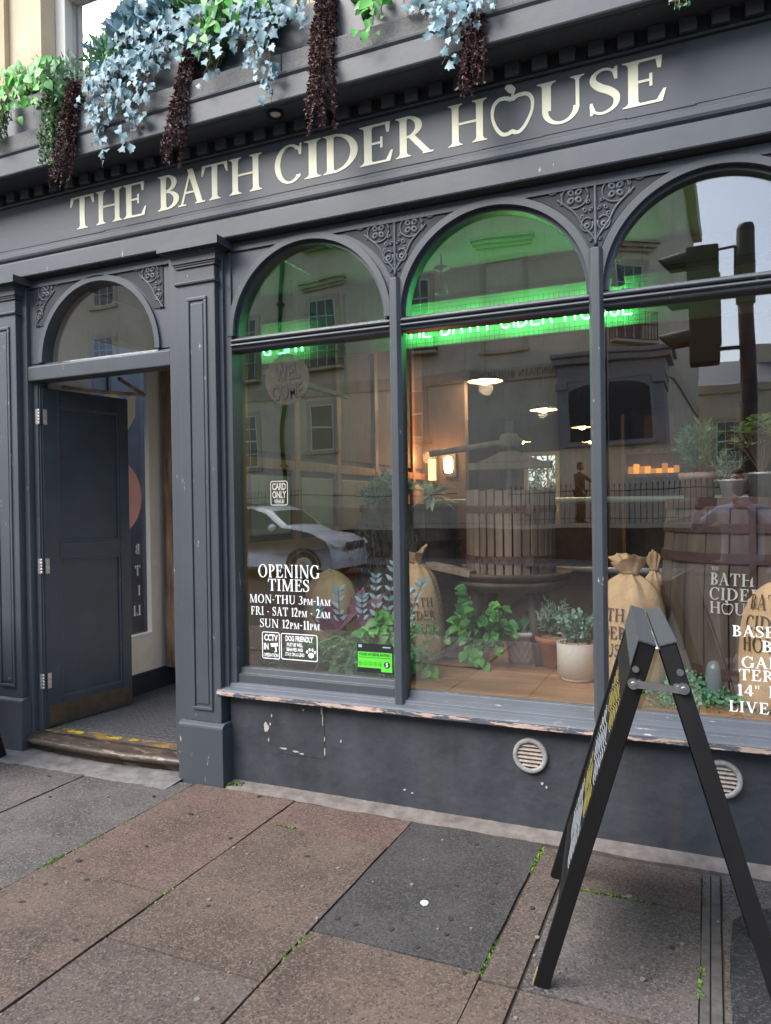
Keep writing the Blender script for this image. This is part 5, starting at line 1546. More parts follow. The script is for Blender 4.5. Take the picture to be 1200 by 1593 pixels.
# ------------------------------------------------------------------ basket press
bx_, by_ = -1.14, 1.14
pr = thing('basket_press', 'old slatted oak cider press with rusty hoops standing in the middle window', 'cider press', (bx_, by_, .56))
Rb = .272
NSL = 32
random.seed(14)
sl0 = None
for k in range(NSL):
    a = 2 * pi * k / NSL
    w = 2 * pi * Rb / NSL * .80
    mb = MB(); zt_ = 1.592 + random.uniform(-.010, .008)
    m_ = Matrix.Translation((bx_, by_, 0)) @ Matrix.Rotation(a, 4, 'Z')
    mb.box(Rb - .022, Rb, -w / 2, w / 2, 1.085, zt_, m_)
    mb.build('slat', stave_wood, pr, bevel=.003)
for z in (1.475, 1.175):
    mb = MB(); mb.lathe([(Rb + .0005, z - .022), (Rb + .0065, z - .022), (Rb + .0065, z + .022), (Rb + .0005, z + .022)], bx_, by_, 48, smooth=False)
    hp = mb.build('hoop', rust, pr)
    mb = MB()
    for k in range(NSL):
        a = 2 * pi * k / NSL; c_ = Vector((bx_ + (Rb + .006) * cos(a), by_ + (Rb + .006) * sin(a), z)); mb.tube([c_, c_ + Vector((cos(a), sin(a), 0)) * .006], [.008, .004], 6)
    mb.box(bx_ + Rb * .55, bx_ + Rb * .55 + .05, by_ - Rb * .87 - .02, by_ - Rb * .87, z - .032, z + .032)
    mb.build('rivet', rust, hp)
mb = MB(); mb.lathe([(0, 1.045), (.33, 1.045), (.375, 1.075), (.385, 1.095), (.372, 1.098), (.35, 1.084), (0, 1.080)], bx_, by_, 48)
mb.build('tray', M('worn brown tray', (0.12, 0.075, 0.05), 0.7, var=.4, vs_=8, bump=.5), pr)
mb = MB(); mb.lathe([(0, .985), (.30, .985), (.345, 1.02), (.36, 1.0445), (0, 1.0445)], bx_, by_, 48); mb.build('tray_base', M('pale worn tray wood', (0.13, 0.09, 0.065), 0.8, var=.3, vs_=9, bump=.4), pr)
for k in range(4):
    a = pi / 4 + k * pi / 2
    mb = MB(); mb.tube([(bx_ + .22 * cos(a), by_ + .22 * sin(a), .985), (bx_ + .31 * cos(a), by_ + .31 * sin(a), .558)], [.035, .028], 8); mb.build('leg', wall_dark, pr)
mb = MB()
pts = [(bx_, by_, z) for z in (1.1, 1.90)]
mb.tube(pts, .022, 12)
for k in range(44): mb.lathe([(.022, 1.6 + k * .0095), (.028, 1.6 + k * .0095 + .003), (.022, 1.6 + k * .0095 + .006)], bx_, by_, 12)
mb.build('screw', M('dull iron screw', (0.16, 0.15, 0.14), .6, .3), pr)
mb = MB(); mb.box(bx_ - .26, bx_ + .26, by_ - .035, by_ + .035, 1.72, 1.765); mb.prism([(bx_ - .20, 1.7655), (bx_ + .20, 1.7655), (bx_ + .05, 1.83), (bx_ - .05, 1.83)], by_ - .03, by_ + .03); mb.build('crossbeam', stave_wood, pr, bevel=.004)
mb = MB(); mb.tube([(bx_ - .52, by_ - .02, 1.835), (bx_ - .1, by_, 1.88), (bx_ + .08, by_, 1.89)], .02, 8); mb.lathe([(.05, 1.86), (.06, 1.88), (.06, 1.92), (.045, 1.94), (0, 1.945)], bx_, by_, 14); mb.build('turning_bar', stave_wood, pr)
# loose boards lying on the tray
tag(MB().box(-.16, .16, -.04, .04, -.02, .02, Matrix.Translation((-1.44, .86, 1.118)) @ Matrix.Rotation(radians(-14), 4, 'Z') @ Matrix.Rotation(radians(8), 4, 'Y')).build('wood_block', stave_wood, None, bevel=.004), 'short grey wood block lying on the near left edge of the press tray', 'wood block')
tag(MB().box(-.15, .15, -.02, .02, -.012, .012, Matrix.Translation((-1.60, .93, 1.125)) @ Matrix.Rotation(radians(-6), 4, 'Z') @ Matrix.Rotation(radians(12), 4, 'Y')).build('wood_lath', stave_wood, None, bevel=.003), 'thin grey lath resting behind the wood block on the press tray', 'wood lath')

# ------------------------------------------------------------------ staved vats
def vat(cx, cy_, r0, r1, z0, z1, lab, bands, n=26):
    t = thing('wooden_vat', lab, 'vat', (cx, cy_, z0), 'dark staved wooden vats in the window')
    random.seed(int(cx * 100))
    for k in range(n):
        a0, a1 = 2 * pi * k / n + .006, 2 * pi * (k + 1) / n - .006
        q = random.uniform(-.0025, .0025)
        mb = MB()
        vs_ = []
        for z, r in ((z0, r0), ((z0 + z1) / 2, (r0 + r1) / 2 + .02), (z1, r1)):
            for rr in (r + q, r - .03):
                for a in (a0, (a0 + a1) / 2, a1): vs_.append((cx + rr * cos(a), cy_ + rr * sin(a), z))
        f = []
        for j in range(2):
            b = j * 6
            f += [(b, b + 1, b + 7, b + 6), (b + 1, b + 2, b + 8, b + 7), (b + 2, b + 5, b + 11, b + 8), (b + 3, b, b + 6, b + 9), (b + 5, b + 4, b + 10, b + 11), (b + 4, b + 3, b + 9, b + 10)]
        f += [(0, 3, 4, 1), (1, 4, 5, 2), (12, 13, 16, 15), (13, 14, 17, 16)]
        mb.add(vs_, f, False)
        mb.build('stave', vat_wood, t, bevel=.002)
    for z, h in bands:
        tt = (z - z0) / (z1 - z0); r = r0 + (r1 - r0) * tt + .02 * (1 - abs(2 * tt - 1)) + .004
        mb = MB(); mb.lathe([(r, z - h), (r + .008, z - h), (r + .008 - (r0 - r1) * .02, z + h), (r - .002, z + h)], cx, cy_, 52, smooth=False); mb.build('band', vat_band, t)
    mb = MB(); mb.lathe([(0, z1 - .002), (r1 - .031, z1 - .002)], cx, cy_, 40, smooth=False); mb.build('lid', vat_wood, t)
    return t
vat(.245, .86, .50, .455, .56, 1.520, 'large dark staved vat on the right with potted plants on its lid', [(1.495, .024), (1.375, .022), (1.235, .024), (.70, .025)])
mb = MB(); mb.box(.155, .185, .37, .40, .58, 1.47); mb.build('strap', vat_band, bpy.data.objects['wooden_vat'])
vat(-1.93, 1.42, .36, .33, .56, 1.515, 'dark staved vat on the left half hidden by hanging dried flowers', [(1.49, .024), (1.25, .022), (.98, .024), (.66, .02)], 22)

# ------------------------------------------------------------------ hessian sacks
def sack(cx, cy_, r, h, lab, lines=None, ang=-90, textz=None, th=.06, neck=True, tilt=0.0, hf=1.0):
    t = thing('hessian_sack', lab, 'sack', (cx, cy_, .56), 'plump hessian sacks in the window display')
    sd = cx * 7.3
    z0 = .558
    prof = [(0.0, 0), (.62, 0), (.86, .012), (.97, .06), (1.0, .18), (1.0, .36), (.98, .52), (.92, .64), (.80, .735), (.62, .80), (.42, .84)]
    if neck: prof += [(.26, .862), (.215, .880), (.24, .90), (.34, .94), (.46, .985), (.50, 1.0), (.42, .99), (.25, .94), (.0, .90)]
    else: prof += [(.22, .875), (0, .885)]
    N = 56
    vs_, fs_ = [], []
    for j, (q, zz) in enumerate(prof):
        for k in range(N):
            a = 2 * pi * k / N
            wr = 0
            if .60 < zz: wr = .10 * sin(a * 9 + 2 * noise.noise((cos(a), sin(a), sd))) * (zz - .60) / .4
            lump = .055 * noise.noise((cos(a) * 1.6, sin(a) * 1.6, zz * 2.6 + sd)) + .018 * noise.noise((cos(a) * 5, sin(a) * 5, zz * 12 + sd))
            rr = r * q * (1 + wr + lump)
            if zz > .86: rr *= 1 + .28 * noise.noise((cos(a) * 2.4, sin(a) * 2.4, sd + 4))
            zoff = h * (.03 * noise.noise((cos(a) * 2, sin(a) * 2, sd + zz)) if 0.3 < zz else 0) + (h * .035 * sin(a * 2 + sd) if zz > .93 else 0)
            vs_.append((cx + rr * cos(a) + tilt * zz * h, cy_ + rr * sin(a) * .88, z0 + zz * h + zoff))
    for j in range(len(prof) - 1):
        for k in range(N): fs_.append((j*N+k, j*N+(k+1)%N, (j+1)*N+(k+1)%N, (j+1)*N+k))
    mb = MB().add(vs_, fs_, True)
    b = mb.build('sack_body', hessian_mat, t)
    s_ = b.modifiers.new('s', 'SUBSURF'); s_.levels = 1; s_.render_levels = 2
    if neck:
        mb = MB(); rn = r * .245
        mb.tube([(cx + rn * cos(a / 12 * 2 * pi) + tilt * .88 * h, cy_ + rn * .9 * sin(a / 12 * 2 * pi), z0 + .880 * h + .004 * sin(a)) for a in range(12)], .007, 6, closed=True)
        mb.build('tie', M('jute tie', (0.40, 0.27, 0.13), .9) if 'jute tie' not in bpy.data.materials else bpy.data.materials['jute tie'], t)
    if lines:
        a0 = radians(ang)
        for i, s in enumerate(lines):
            zz = textz - i * th * 1.42
            _, W = text_polys(s)
            def fn(u, v, dd):
                aa = a0 + u / r
                q = (v - z0) / h
                pr_ = 1.0 if q < .5 else (1.0 - (q - .5) * .55)
                lump = .055 * noise.noise((cos(aa) * 1.6, sin(aa) * 1.6, q * 2.6 + sd))
                rr = r * pr_ * (1 + lump) + .0035 + dd
                return (cx + rr * cos(aa) + tilt * q * h, cy_ + rr * sin(aa) * .88, v)
            w = W * th * .92
            serif('printed_text', s, -w / 2, zz, th, 0, brown_ink, t, fn=fn, x1=w / 2)
    return t
sack(-.385, .60, .185, .665, 'plump tied hessian sack printed in brown, behind the second mullion', ['BATH', 'CIDER', 'HOUSE'], -122, .915, .062)
sack(-.285, .88, .085, .66, 'small hessian sack half hidden behind the sack by the second mullion', None)
sack(-1.635, .86, .155, .68, 'tall tied hessian sack with a printed blue plant, right of the first mullion', ['BATH', 'CIDER', 'HOUSE'], -66, .90, .055, tilt=-.05)
sack(.290, .42, .190, .68, 'right hand hessian sack with arched brown print in front of the vat', ['BATH', 'CIDER', 'HOUSE'], -112, 1.02, .066, neck=False)
sack(-2.19, .74, .180, .62, 'rounded hessian sack behind the purple leaves in the left window', None, neck=False)

# ------------------------------------------------------------------ pots and plants
def pot(name, lab, cx, cy_, z, r0, r1, h, mat_, rim=.012, rh=.03, soil=pebble, extra=None):
    t = thing(name, lab, 'potted plant', (cx, cy_, z))
    mb = MB(); mb.lathe([(0, z + .0005), (r0, z + .0005), (r0 + (r1 - r0) * .92, z + h - rh), (r1 + rim, z + h - rh + .002), (r1 + rim + .003, z + h), (r1 - .006, z + h), (r1 - .012, z + h - .03)], cx, cy_, 36)
    p = mb.build('pot', mat_, t)
    mb = MB(); mb.lathe([(r1 - .010, z + h - .015), (r1 * .5, z + h - .004), (0, z + h)], cx, cy_, 24)
    random.seed(int(abs(cx) * 1000))
    for i in range(60):
        a, q = random.random() * 6.28, sqrt(random.random()) * (r1 - .014)
        c_ = Vector((cx + q * cos(a), cy_ + q * sin(a), z + h - .002)); d_ = RV(.008); mb.tube([c_ - d_, c_ + d_], .0035, 4)
    mb.build('compost', soil, t)
    return t, p
# 1 bright green heart leaved plant in a small clay pot
t, p = pot('pothos_pot', 'bushy bright green heart leaved plant in a small weathered clay pot', -1.243, .80, .56, .042, .062, .118, terra_pink)
random.seed(62)
st = MB()
for k in range(46):
    a = random.uniform(0, 2 * pi); rr = random.uniform(.05, .19); zt_ = random.uniform(-.02, .30)
    if k == 0: a, rr, zt_ = pi * .93, .09, .36
    if k == 1: a, rr, zt_ = pi * 1.02, .10, .31
    tip = Vector((-1.243 + rr * cos(a) * 1.15, .80 + rr * sin(a) * .8, .68 + zt_ * (1 - rr * 1.4 if k > 1 else 1)))
    base = Vector((-1.243 + .02 * cos(a), .80 + .02 * sin(a), .675))
    pts = bez([tuple(base), tuple(base.lerp(tip, .5) + Vector((0, 0, .07))), tuple(tip)], 8)
    st.tube(pts, .0022, 4, cap=False)
    for q in range(6):
        i = min(len(pts) - 2, int((.3 + .7 * (q + 1) / 6) * (len(pts) - 1)))
        c_ = Vector(pts[i]) + RV(.016)
        out = Vector((cos(a), sin(a), 0))
        put_leaf(t, 'heart', pothos_dark if (k + q) % 3 else pothos_mat, c_, out * random.uniform(.2, 1) + Vector((0, -.25, random.uniform(-.9, .35))) + RV(.4), Vector((0, -.8, .7)) + RV(.5), random.uniform(.042, .072))
for k in range(4):   # trailing strand to the left and down the front
    pts = vine((-1.243, .77, .68), (-1.243 + (.06 - .05 * k), .70, .58 + .02 * k), .04)
    st.tube(pts, .002, 4, cap=False)
    for i in range(3, len(pts), 3): put_leaf(t, 'heart', pothos_mat, pts[i], Vector((random.uniform(-.5, .5), -.4, -.9)), Vector((0, -1, .3)) + RV(.4), random.uniform(.045, .06))
st.build('stem', stem_mat, t)
# 2 zinc pot with raised lattice
t, p = pot('zinc_plant_pot', 'broad leaved green plant in a grey zinc pot with a diamond lattice', -1.045, 1.00, .56, .075, .097, .190, zinc)
mb = MB()
z0, h, r0, r1 = .575, .14, .0765, .094
for s in (-1, 1):
    for k in range(14):
        a = 2 * pi * k / 14
        mb.tube([((-1.045) + (r0 + (r1 - r0) * q / 10 + .001) * cos(a + s * q * .09), 1.00 + (r0 + (r1 - r0) * q / 10 + .001) * sin(a + s * q * .09), z0 + h * q / 10) for q in range(11)], .0013, 4, cap=False)
mb.build('lattice', white_glaze, p)
random.seed(63)
cl = [None]
for k in range(16):
    a = random.uniform(0, 2 * pi)
    put_leaf(t, 'lance', trail_mat, (-1.045 + .02 * cos(a), 1.0 + .02 * sin(a), .745), Vector((cos(a), sin(a), random.uniform(.35, 1.4))), Vector((0, 0, 1)) - Vector((cos(a), sin(a), 0)) * .3, random.uniform(.12, .19), 1.25)
# 3 terracotta pot with sage needles
t, p = pot('sage_pot', 'grey green needle leaved plant in an orange terracotta pot behind the white pot', -.845, .93, .56, .060, .088, .175, terracotta)
random.seed(64)
shrub('', '', (-.845, .93, .85), (.125, .10, .115), 'needle', needle_mat, 1500, .040, width=2.2, parent=t)
# 4 cream speckled pot
t, p = pot('cream_pot', 'dusty green small leaved plant in a large cream speckled footed pot', -.665, .665, .585, .105, .107, .175, white_glaze, rim=.0, rh=.004)
mb = MB(); mb.lathe([(0, .5605), (.080, .5605), (.088, .566), (.088, .5845), (0, .5845)], -.665, .665, 36); mb.build('foot', white_glaze, t)
random.seed(65)
shrub('', '', (-.665, .665, .85), (.120, .10, .10), 'oval', dusty_mat, 1300, .024, width=1.3, parent=t)
# round leaved plants on the vat
t, p = pot('vat_clay_pot', 'spiky green bush in a wide weathered clay pot on the left of the vat lid', -.055, .72, 1.521, .070, .090, .125, terra_pink, rim=.006)
random.seed(66); shrub('', '', (-.05, .72, 1.80), (.13, .11, .135), 'needle', fern_mat, 1500, .055, width=2.4, parent=t)
t, p = pot('small_zinc_bucket', 'wispy green plant in a small pale zinc bucket between two larger pots on the vat', .095, .62, 1.521, .045, .058, .085, M('pale zinc', (0.50, 0.56, 0.60), .5, .3, var=.1), rim=.004, rh=.01)
random.seed(67); shrub('', '', (.075, .62, 1.69), (.075, .06, .09), 'needle', needle_mat, 420, .045, width=1.6, parent=t)
t, p = pot('large_zinc_bucket', 'jade plant with fleshy yellow green leaves in a galvanised bucket on the vat', .225, .62, 1.521, .058, .078, .115, galv, rim=.004, rh=.012)
random.seed(68)
jt = t
st = MB()
for k in range(34):
    v = RV(1).normalized(); v.z = abs(v.z) * 1.2 - .35
    tip = Vector((.225, .62, 1.80)) + Vector((v.x * .125, v.y * .10, v.z * .115))
    st.tube([(.225, .62, 1.63), tuple(Vector((.225, .62, 1.68)).lerp(tip, .6)), tuple(tip)], .003, 4, cap=False)
    for q in range(7): 
        a = q * .9; put_leaf(jt, 'oval', jade_mat, tip + RV(.008), Vector((cos(a), sin(a), random.uniform(.1, .8))), Vector((0, 0, 1)) + RV(.3), random.uniform(.036, .050))
st.build('stem', stem_mat, jt)
# string of pearls mass round a glass cloche
mound = thing('trailing_pearl_plant', 'mass of small round trailing leaves spilling over the ledge in front of the vat', 'trailing plant', (.0, .62, .56))
random.seed(69)
c = Cloud()
for i in range(5200):
    x = random.gauss(0, .13); y = .56 + random.gauss(0, .10)
    if not (-.30 < x < .42 and .20 < y < .85): continue
    hmax = .255 * math.exp(-((x + .01) / .15) ** 2 - ((y - .60) / .15) ** 2) + .03
    if x > .10: hmax = min(hmax, .10)
    z = .563 + hmax * random.random() ** .5 + .01
    c.leaf('bead', (x, y, z), RV(1) + Vector((0, -.3, -.2)), Vector((0, -1, .6)) + RV(.7), random.uniform(.012, .019), 1.5)
for i in range(700):
    s = random.random(); x = -.14 - .28 * s * random.random() if i % 2 else random.uniform(-.25, .5)
    y = random.uniform(.20, .52)
    c.leaf('bead', (x, y, .566 + random.random() * .018), RV(1) + Vector((0, 0, .2)), Vector((0, 0, 1)) + RV(.5), random.uniform(.010, .015), 1.5)
c.build('foliage', trail_mat, mound)
jar = thing('glass_jar', 'pale grey rounded jar half buried in the trailing green plant', 'jar', (.02, .40, .56))
mb = MB(); mb.lathe([(0, .565), (.030, .565), (.037, .60), (.040, .66), (.036, .72), (.022, .75), (0, .757)], .005, .42, 24); mb.build('body', M('dull grey glass', (0.20, 0.24, 0.25), 0.25, var=.2), jar)
# left window greenery: ferns, purple and teal leaves, vines
lg = thing('fern_bank', 'bank of feathery green ferns spread along the front of the left window', 'fern', (-1.95, .42, .56))
random.seed(70)
c = Cloud()
def frond(c, base, tip, arch, size, kind='needle', n=26, w=3.0, mat=None):
    b, t_2 = Vector(base), Vector(tip)
    side = (t_2 - b).cross(Vector((0, 0, 1))).normalized()
    for i in range(n):
        f = i / n
        p = b.lerp(t_2, f) + Vector((0, 0, arch * sin(pi * min(1, f * .9))))
        for s in (-1, 1):
            c.leaf(kind, p, side * s + (t_2 - b).normalized() * .7 + RV(.15), Vector((0, 0, 1)) + RV(.3), size * (1 - .55 * f), w)
for k in range(150):
    x = random.uniform(-2.34, -1.48); y = random.uniform(.22, .62)
    a = random.uniform(0, 2 * pi); L = random.uniform(.10, .19)
    frond(c, (x, y, .58 + random.uniform(0, .26) * (.3 + .7 * min(1, max(0, (x + 2.35) / .5)))), (x + L * cos(a), y + L * sin(a) * .6 - .03, .575 + random.uniform(0, .10)), random.uniform(.02, .09), random.uniform(.030, .046), n=20)
c.build('foliage', fern_mat, lg)
c = Cloud()
for k in range(70):
    x = random.uniform(-2.30, -1.50); y = random.uniform(.20, .50)
    a = random.uniform(-2.9, -.2); L = random.uniform(.10, .20)
    frond(c, (x, y + .05, .60 + random.uniform(.02, .16)), (x + L * cos(a), y + L * sin(a) * .5, .575 + random.uniform(0, .06)), random.uniform(.02, .07), random.uniform(.026, .04), n=18)
c.build('front_foliage', trail_mat, lg)
lg2 = thing('feather_foliage', 'drooping blue green feathery foliage right of the first mullion', 'fern', (-1.47, .48, .56))
random.seed(71)
c = Cloud()
for k in range(80):
    x = random.uniform(-1.64, -1.42); y = random.uniform(.30, .62); z = .60 + random.random() * .28
    a = random.uniform(-2.6, .3); L = random.uniform(.07, .13)
    frond(c, (x, y, z), (x + L * cos(a), y + L * sin(a) * .6, max(.572, z - random.uniform(.02, .12))), .02, random.uniform(.022, .034), n=16, w=2.4)
c.build('foliage', trail_mat, lg2)
pu = thing('purple_leaf_plant', 'plant with large pointed purple leaves beside the left window sack', 'plant', (-1.95, .50, .56))
random.seed(72)
for k in range(15):
    a = random.uniform(-.2, pi + .2) if k > 4 else (.3 + k * .6)
    put_leaf(pu, 'lance', purple_leaf, (-1.93 + .07 * (k % 4) - .08, .46 + .03 * (k % 3), .78 + .04 * (k % 3)), Vector((cos(a) * .8, -.15, .5 + sin(a))), Vector((0, -1, .3)) + RV(.4), random.uniform(.15, .23), 1.25)
te = thing('teal_leaf_spray', 'spray of pale blue green serrated leaves rising beside the first mullion', 'plant', (-1.66, .46, .60))
random.seed(73)
st = MB()
for x0, x1, z1 in ((-1.70, -1.62, 1.17), (-1.72, -1.74, 1.10), (-1.66, -1.55, 1.02), (-1.80, -1.83, .98), (-1.60, -1.46, 1.08), (-1.95, -1.98, 1.02), (-2.05, -2.12, .93)):
    pts = bez([(x0, .48, .66), ((x0 + x1) / 2 - .02, .46, (.66 + z1) / 2), (x1, .44, z1)], 10)
    st.tube(pts, .0025, 4, cap=False)
    for i in range(4, len(pts)):
        for s in (-1, 1): put_leaf(te, 'lance', teal_leaf, pts[i], Vector((s * .9, -.2, .75)), Vector((0, -1, .2)) + RV(.3), random.uniform(.040, .06), 1.5)
st.build('stem', stem_mat, te)
vi = thing('variegated_vine', 'bushy variegated green vine in the lower right of the left window', 'plant', (-1.68, .42, .56))
random.seed(74)
for k in range(190):
    x = random.gauss(-1.70, .11); y = random.uniform(.28, .50); z = .60 + random.random() * .33 * math.exp(-((x + 1.68) / .14) ** 2)
    put_leaf(vi, 'heart', pothos_mat if k % 3 else pothos_dark, (x, y, z), Vector((random.uniform(-1, 1), -.5, random.uniform(-1, .5))), Vector((0, -1, .5)) + RV(.5), random.uniform(.045, .075))
# on the left vat: leafy shrub, striped spider plant, dried bunches
vb = thing('vat_shrub', 'loose yellow green shrub on the lid of the left vat', 'plant', (-2.05, 1.30, 1.515))
random.seed(75); shrub('', '', (-2.02, 1.26, 1.63), (.20, .14, .14), 'oval', spider_mat, 1100, .040, width=.9, parent=vb)
shrub('', '', (-2.05, 1.24, 1.57), (.22, .14, .09), 'needle', fern_mat, 900, .06, width=2.5, parent=vb)
sp = thing('striped_leaf_plant', 'plant with long pale striped leaves leaning over the first mullion', 'plant', (-1.64, 1.10, 1.515))
random.seed(76)
for k in range(26):
    a = random.uniform(0, 2 * pi)
    put_leaf(sp, 'lance', spider_mat, (-1.64, 1.10, 1.57), Vector((cos(a), sin(a) * .7, random.uniform(-.5, 1.0))), Vector((0, -.2, 1)), random.uniform(.12, .19), .75)
def dried(lab, c0, n, r, L, flare=1.5):
    t = thing('dried_bunch', lab, 'dried flowers', c0, 'dried flower bunches hanging in front of the left vat')
    c = Cloud(); st = MB()
    for k in range(n):
        a = random.random() * 2 * pi; q = sqrt(random.random()) * r
        p0 = Vector(c0) + Vector((q * .35 * cos(a), q * .35 * sin(a), random.uniform(-.05, .02)))
        p1 = Vector(c0) + Vector((q * flare * cos(a), q * .8 * sin(a) - .02, -L * random.uniform(.6, 1)))
        st.tube([p0, p0.lerp(p1, .5) + RV(.008), p1], .0014, 3, cap=False)
        for i in range(8): c.leaf('needle', p0.lerp(p1, .25 + .75 * random.random()), Vector((random.uniform(-.6, .6), random.uniform(-.6, .3), -1)), RV(1), random.uniform(.018, .034), 2.4)
    st.build('stem', dry_mat, t); c.build('foliage', dry_mat, t)
random.seed(77)
dried('tall dried bunch fanning down in front of the left vat', (-2.06, 1.06, 1.50), 210, .12, .42)
dried('smaller reddish dried bunch right of the tall one', (-1.80, 1.04, 1.42), 90, .08, .30)
dried('dark dried sprig low on the left vat behind the sack', (-1.98, 1.02, 1.10), 70, .07, .18)
# rough log lying behind the feathery foliage
tag(MB().box(-.17, .17, -.06, .06, -.05, .05, Matrix.Translation((-1.52, .96, .615)) @ Matrix.Rotation(radians(9), 4, 'Z')).build('timber_block', stave_wood, None, bevel=.015), 'squared weathered timber block between the tall sack and the clay pot', 'timber block')

# ------------------------------------------------------------------ window graphics
WY = GY - .0008
ot = thing('opening_times_lettering', 'white serif opening times lettering on the left window', 'window lettering', (-2.08, WY, .8))
serif('text_line', 'OPENING', -2.277, 1.125, .070, WY, white_vinyl, ot, x1=-1.893)
serif('text_line', 'TIMES', -2.215, 1.053, .064, WY, white_vinyl, ot, x1=-1.955)
serif('text_line', 'MON-THU 3pm-1am', -2.335, .984, .046, WY, white_vinyl, ot, x1=-1.831)
serif('text_line', 'FRI - SAT 12pm - 2am', -2.328, .918, .046, WY, white_vinyl, ot, x1=-1.833)
serif('text_line', 'SUN 12pm-11pm', -2.270, .852, .046, WY, white_vinyl, ot, x1=-1.897)
def rounded(x0, x1, z0, z1, r, n=5):
    out = []
    for cx_, cz_, a0 in ((x1 - r, z0 + r, -90), (x1 - r, z1 - r, 0), (x0 + r, z1 - r, 90), (x0 + r, z0 + r, 180)):
        for k in range(n + 1): a = radians(a0 + 90 * k / n); out.append((cx_ + r * cos(a), cz_ + r * sin(a)))
    return out
def outline_box(mb, x0, x1, z0, z1, w, r, y):
    o = rounded(x0, x1, z0, z1, r); i = rounded(x0 + w, x1 - w, z0 + w, z1 - w, max(.001, r - w))
    n = len(o)
    vs_ = [(a, y, b) for a, b in o] + [(a, y, b) for a, b in i]
    mb.add(vs_, [(k, (k + 1) % n, n + (k + 1) % n, n + k) for k in range(n)])
cc = thing('cctv_sticker', 'small white outlined CCTV in operation sticker at the bottom left of the window', 'sticker', (-2.2, WY, .7))
mb = MB(); outline_box(mb, -2.258, -2.145, .680, .828, .005, .012, WY); mb.build('border', white_vinyl, cc)
sans('text_line', 'CCTV', -2.2015, .780, .034, WY, white_vinyl, cc, .66, bold=.03); sans('text_line', 'IN', -2.232, .731, .034, WY, white_vinyl, cc, .66, bold=.03); sans('text_line', 'OPERATION', -2.2015, .692, .019, WY, white_vinyl, cc, .62, bold=.02)
mb = MB(); mb.add([(-2.205, WY, .765), (-2.158, WY, .770), (-2.156, WY, .752), (-2.200, WY, .745)], [(0, 1, 2, 3)]); mb.add([(-2.178, WY, .747), (-2.168, WY, .749), (-2.163, WY, .722), (-2.180, WY, .716), (-2.183, WY, .724), (-2.172, WY, .730)], [(0, 1, 2, 3), (0, 3, 4, 5)]); mb.build('camera_symbol', white_vinyl, cc)
dg = thing('dog_friendly_sticker', 'wide white outlined dog friendly sticker with a paw print', 'sticker', (-2.02, WY, .7))
mb = MB(); outline_box(mb, -2.138, -1.912, .683, .826, .005, .012, WY); mb.build('border', white_vinyl, dg)
sans('text_line', 'DOG FRIENDLY', -2.025, .785, .028, WY, white_vinyl, dg, .60, bold=.03)
for i, s in enumerate(('MUST BE WELL', 'BEHAVED AND', 'STAY ON A LEAD')): sans('text_line', s, -2.052, .757 - i * .026, .018, WY, white_vinyl, dg, .58, bold=.025)
mb = MB()
def dsk(mb, x, z, rx, rz, n=14): mb.add([(x + rx * cos(2 * pi * k / n), WY, z + rz * sin(2 * pi * k / n)) for k in range(n)], [tuple(range(n))])
dsk(mb, -1.952, .715, .018, .015)
for a, b in ((-.024, .018), (-.009, .030), (.009, .030), (.024, .018)): dsk(mb, -1.952 + a, .715 + b, .006, .009)
mb.build('paw_print', white_vinyl, dg)
cd_ = thing('card_only_sticker', 'grey outlined card only venue sticker halfway up the left window', 'sticker', (-2.13, WY, 1.58))
mb = MB(); outline_box(mb, -2.190, -2.080, 1.515, 1.648, .005, .014, WY); mb.build('border', grey_vinyl, cd_)
sans('text_line', 'CARD', -2.135, 1.600, .036, WY, grey_vinyl, cd_, .62, bold=.03); sans('text_line', 'ONLY', -2.135, 1.556, .036, WY, grey_vinyl, cd_, .62, bold=.03); sans('text_line', 'VENUE', -2.135, 1.527, .020, WY, grey_vinyl, cd_, .7, bold=.03)
wc = thing('welcome_sticker', 'round faded welcome disc sticker high on the left window', 'sticker', (-2.075, WY, 2.19))
frost = M('faded frosted disc', (0.10, 0.088, 0.072), 0.9, var=.08, bump=0)
mb = MB(); mb.add([(-2.073 + .136 * cos(2 * pi * k / 48), WY, 2.190 + .136 * sin(2 * pi * k / 48)) for k in range(48)], [tuple(range(48))]); 
mb.build('disc', frost, wc)
for m_ in (frost,): m_.node_tree.nodes['Principled BSDF'].inputs['Alpha'].default_value = .55; m_.node_tree.nodes['Principled BSDF'].inputs['Specular IOR Level'].default_value = .1
welm = M('welcome letter ink', (0.008, 0.007, 0.006), 0.6, bump=0)
sans('text_line', 'WEL', -2.070, 2.190, .085, WY - .003, welm, wc, .62, bold=.03, rot=radians(4)); sans('text_line', 'COME', -2.072, 2.090, .080, WY - .003, welm, wc, .60, bold=.03, rot=radians(4))
hg = thing('hygiene_rating_sticker', 'green and black food hygiene rating sticker at the foot of the left window', 'sticker', (-1.58, WY, .7))
hb = M('sticker black', (0.012, 0.013, 0.015), .5, bump=0); hgm = M('sticker green', (0.10, 0.62, 0.045), .5, var=.02, bump=0)
MB().add([(-1.680, WY, .650), (-1.478, WY, .650), (-1.478, WY, .800), (-1.680, WY, .800)], [(0, 1, 2, 3)]).build('backing', hb, hg)
y2 = WY - .0006
MB().add([(-1.676, y2, .676), (-1.545, y2, .676), (-1.545, y2, .659), (-1.484, y2, .659), (-1.484, y2, .757), (-1.676, y2, .757)], [(0, 1, 2, 3, 4, 5)]).build('green_panel', hgm, hg)
y3 = WY - .0012
sans('text_line', 'FOOD HYGIENE RATING', -1.580, .738, .014, y3, hb, hg, .78, bold=.02)
mb = MB(); mb.add([(-1.670, y3, .7285), (-1.490, y3, .7285), (-1.490, y3, .7305), (-1.670, y3, .7305)], [(0, 1, 2, 3)]); 
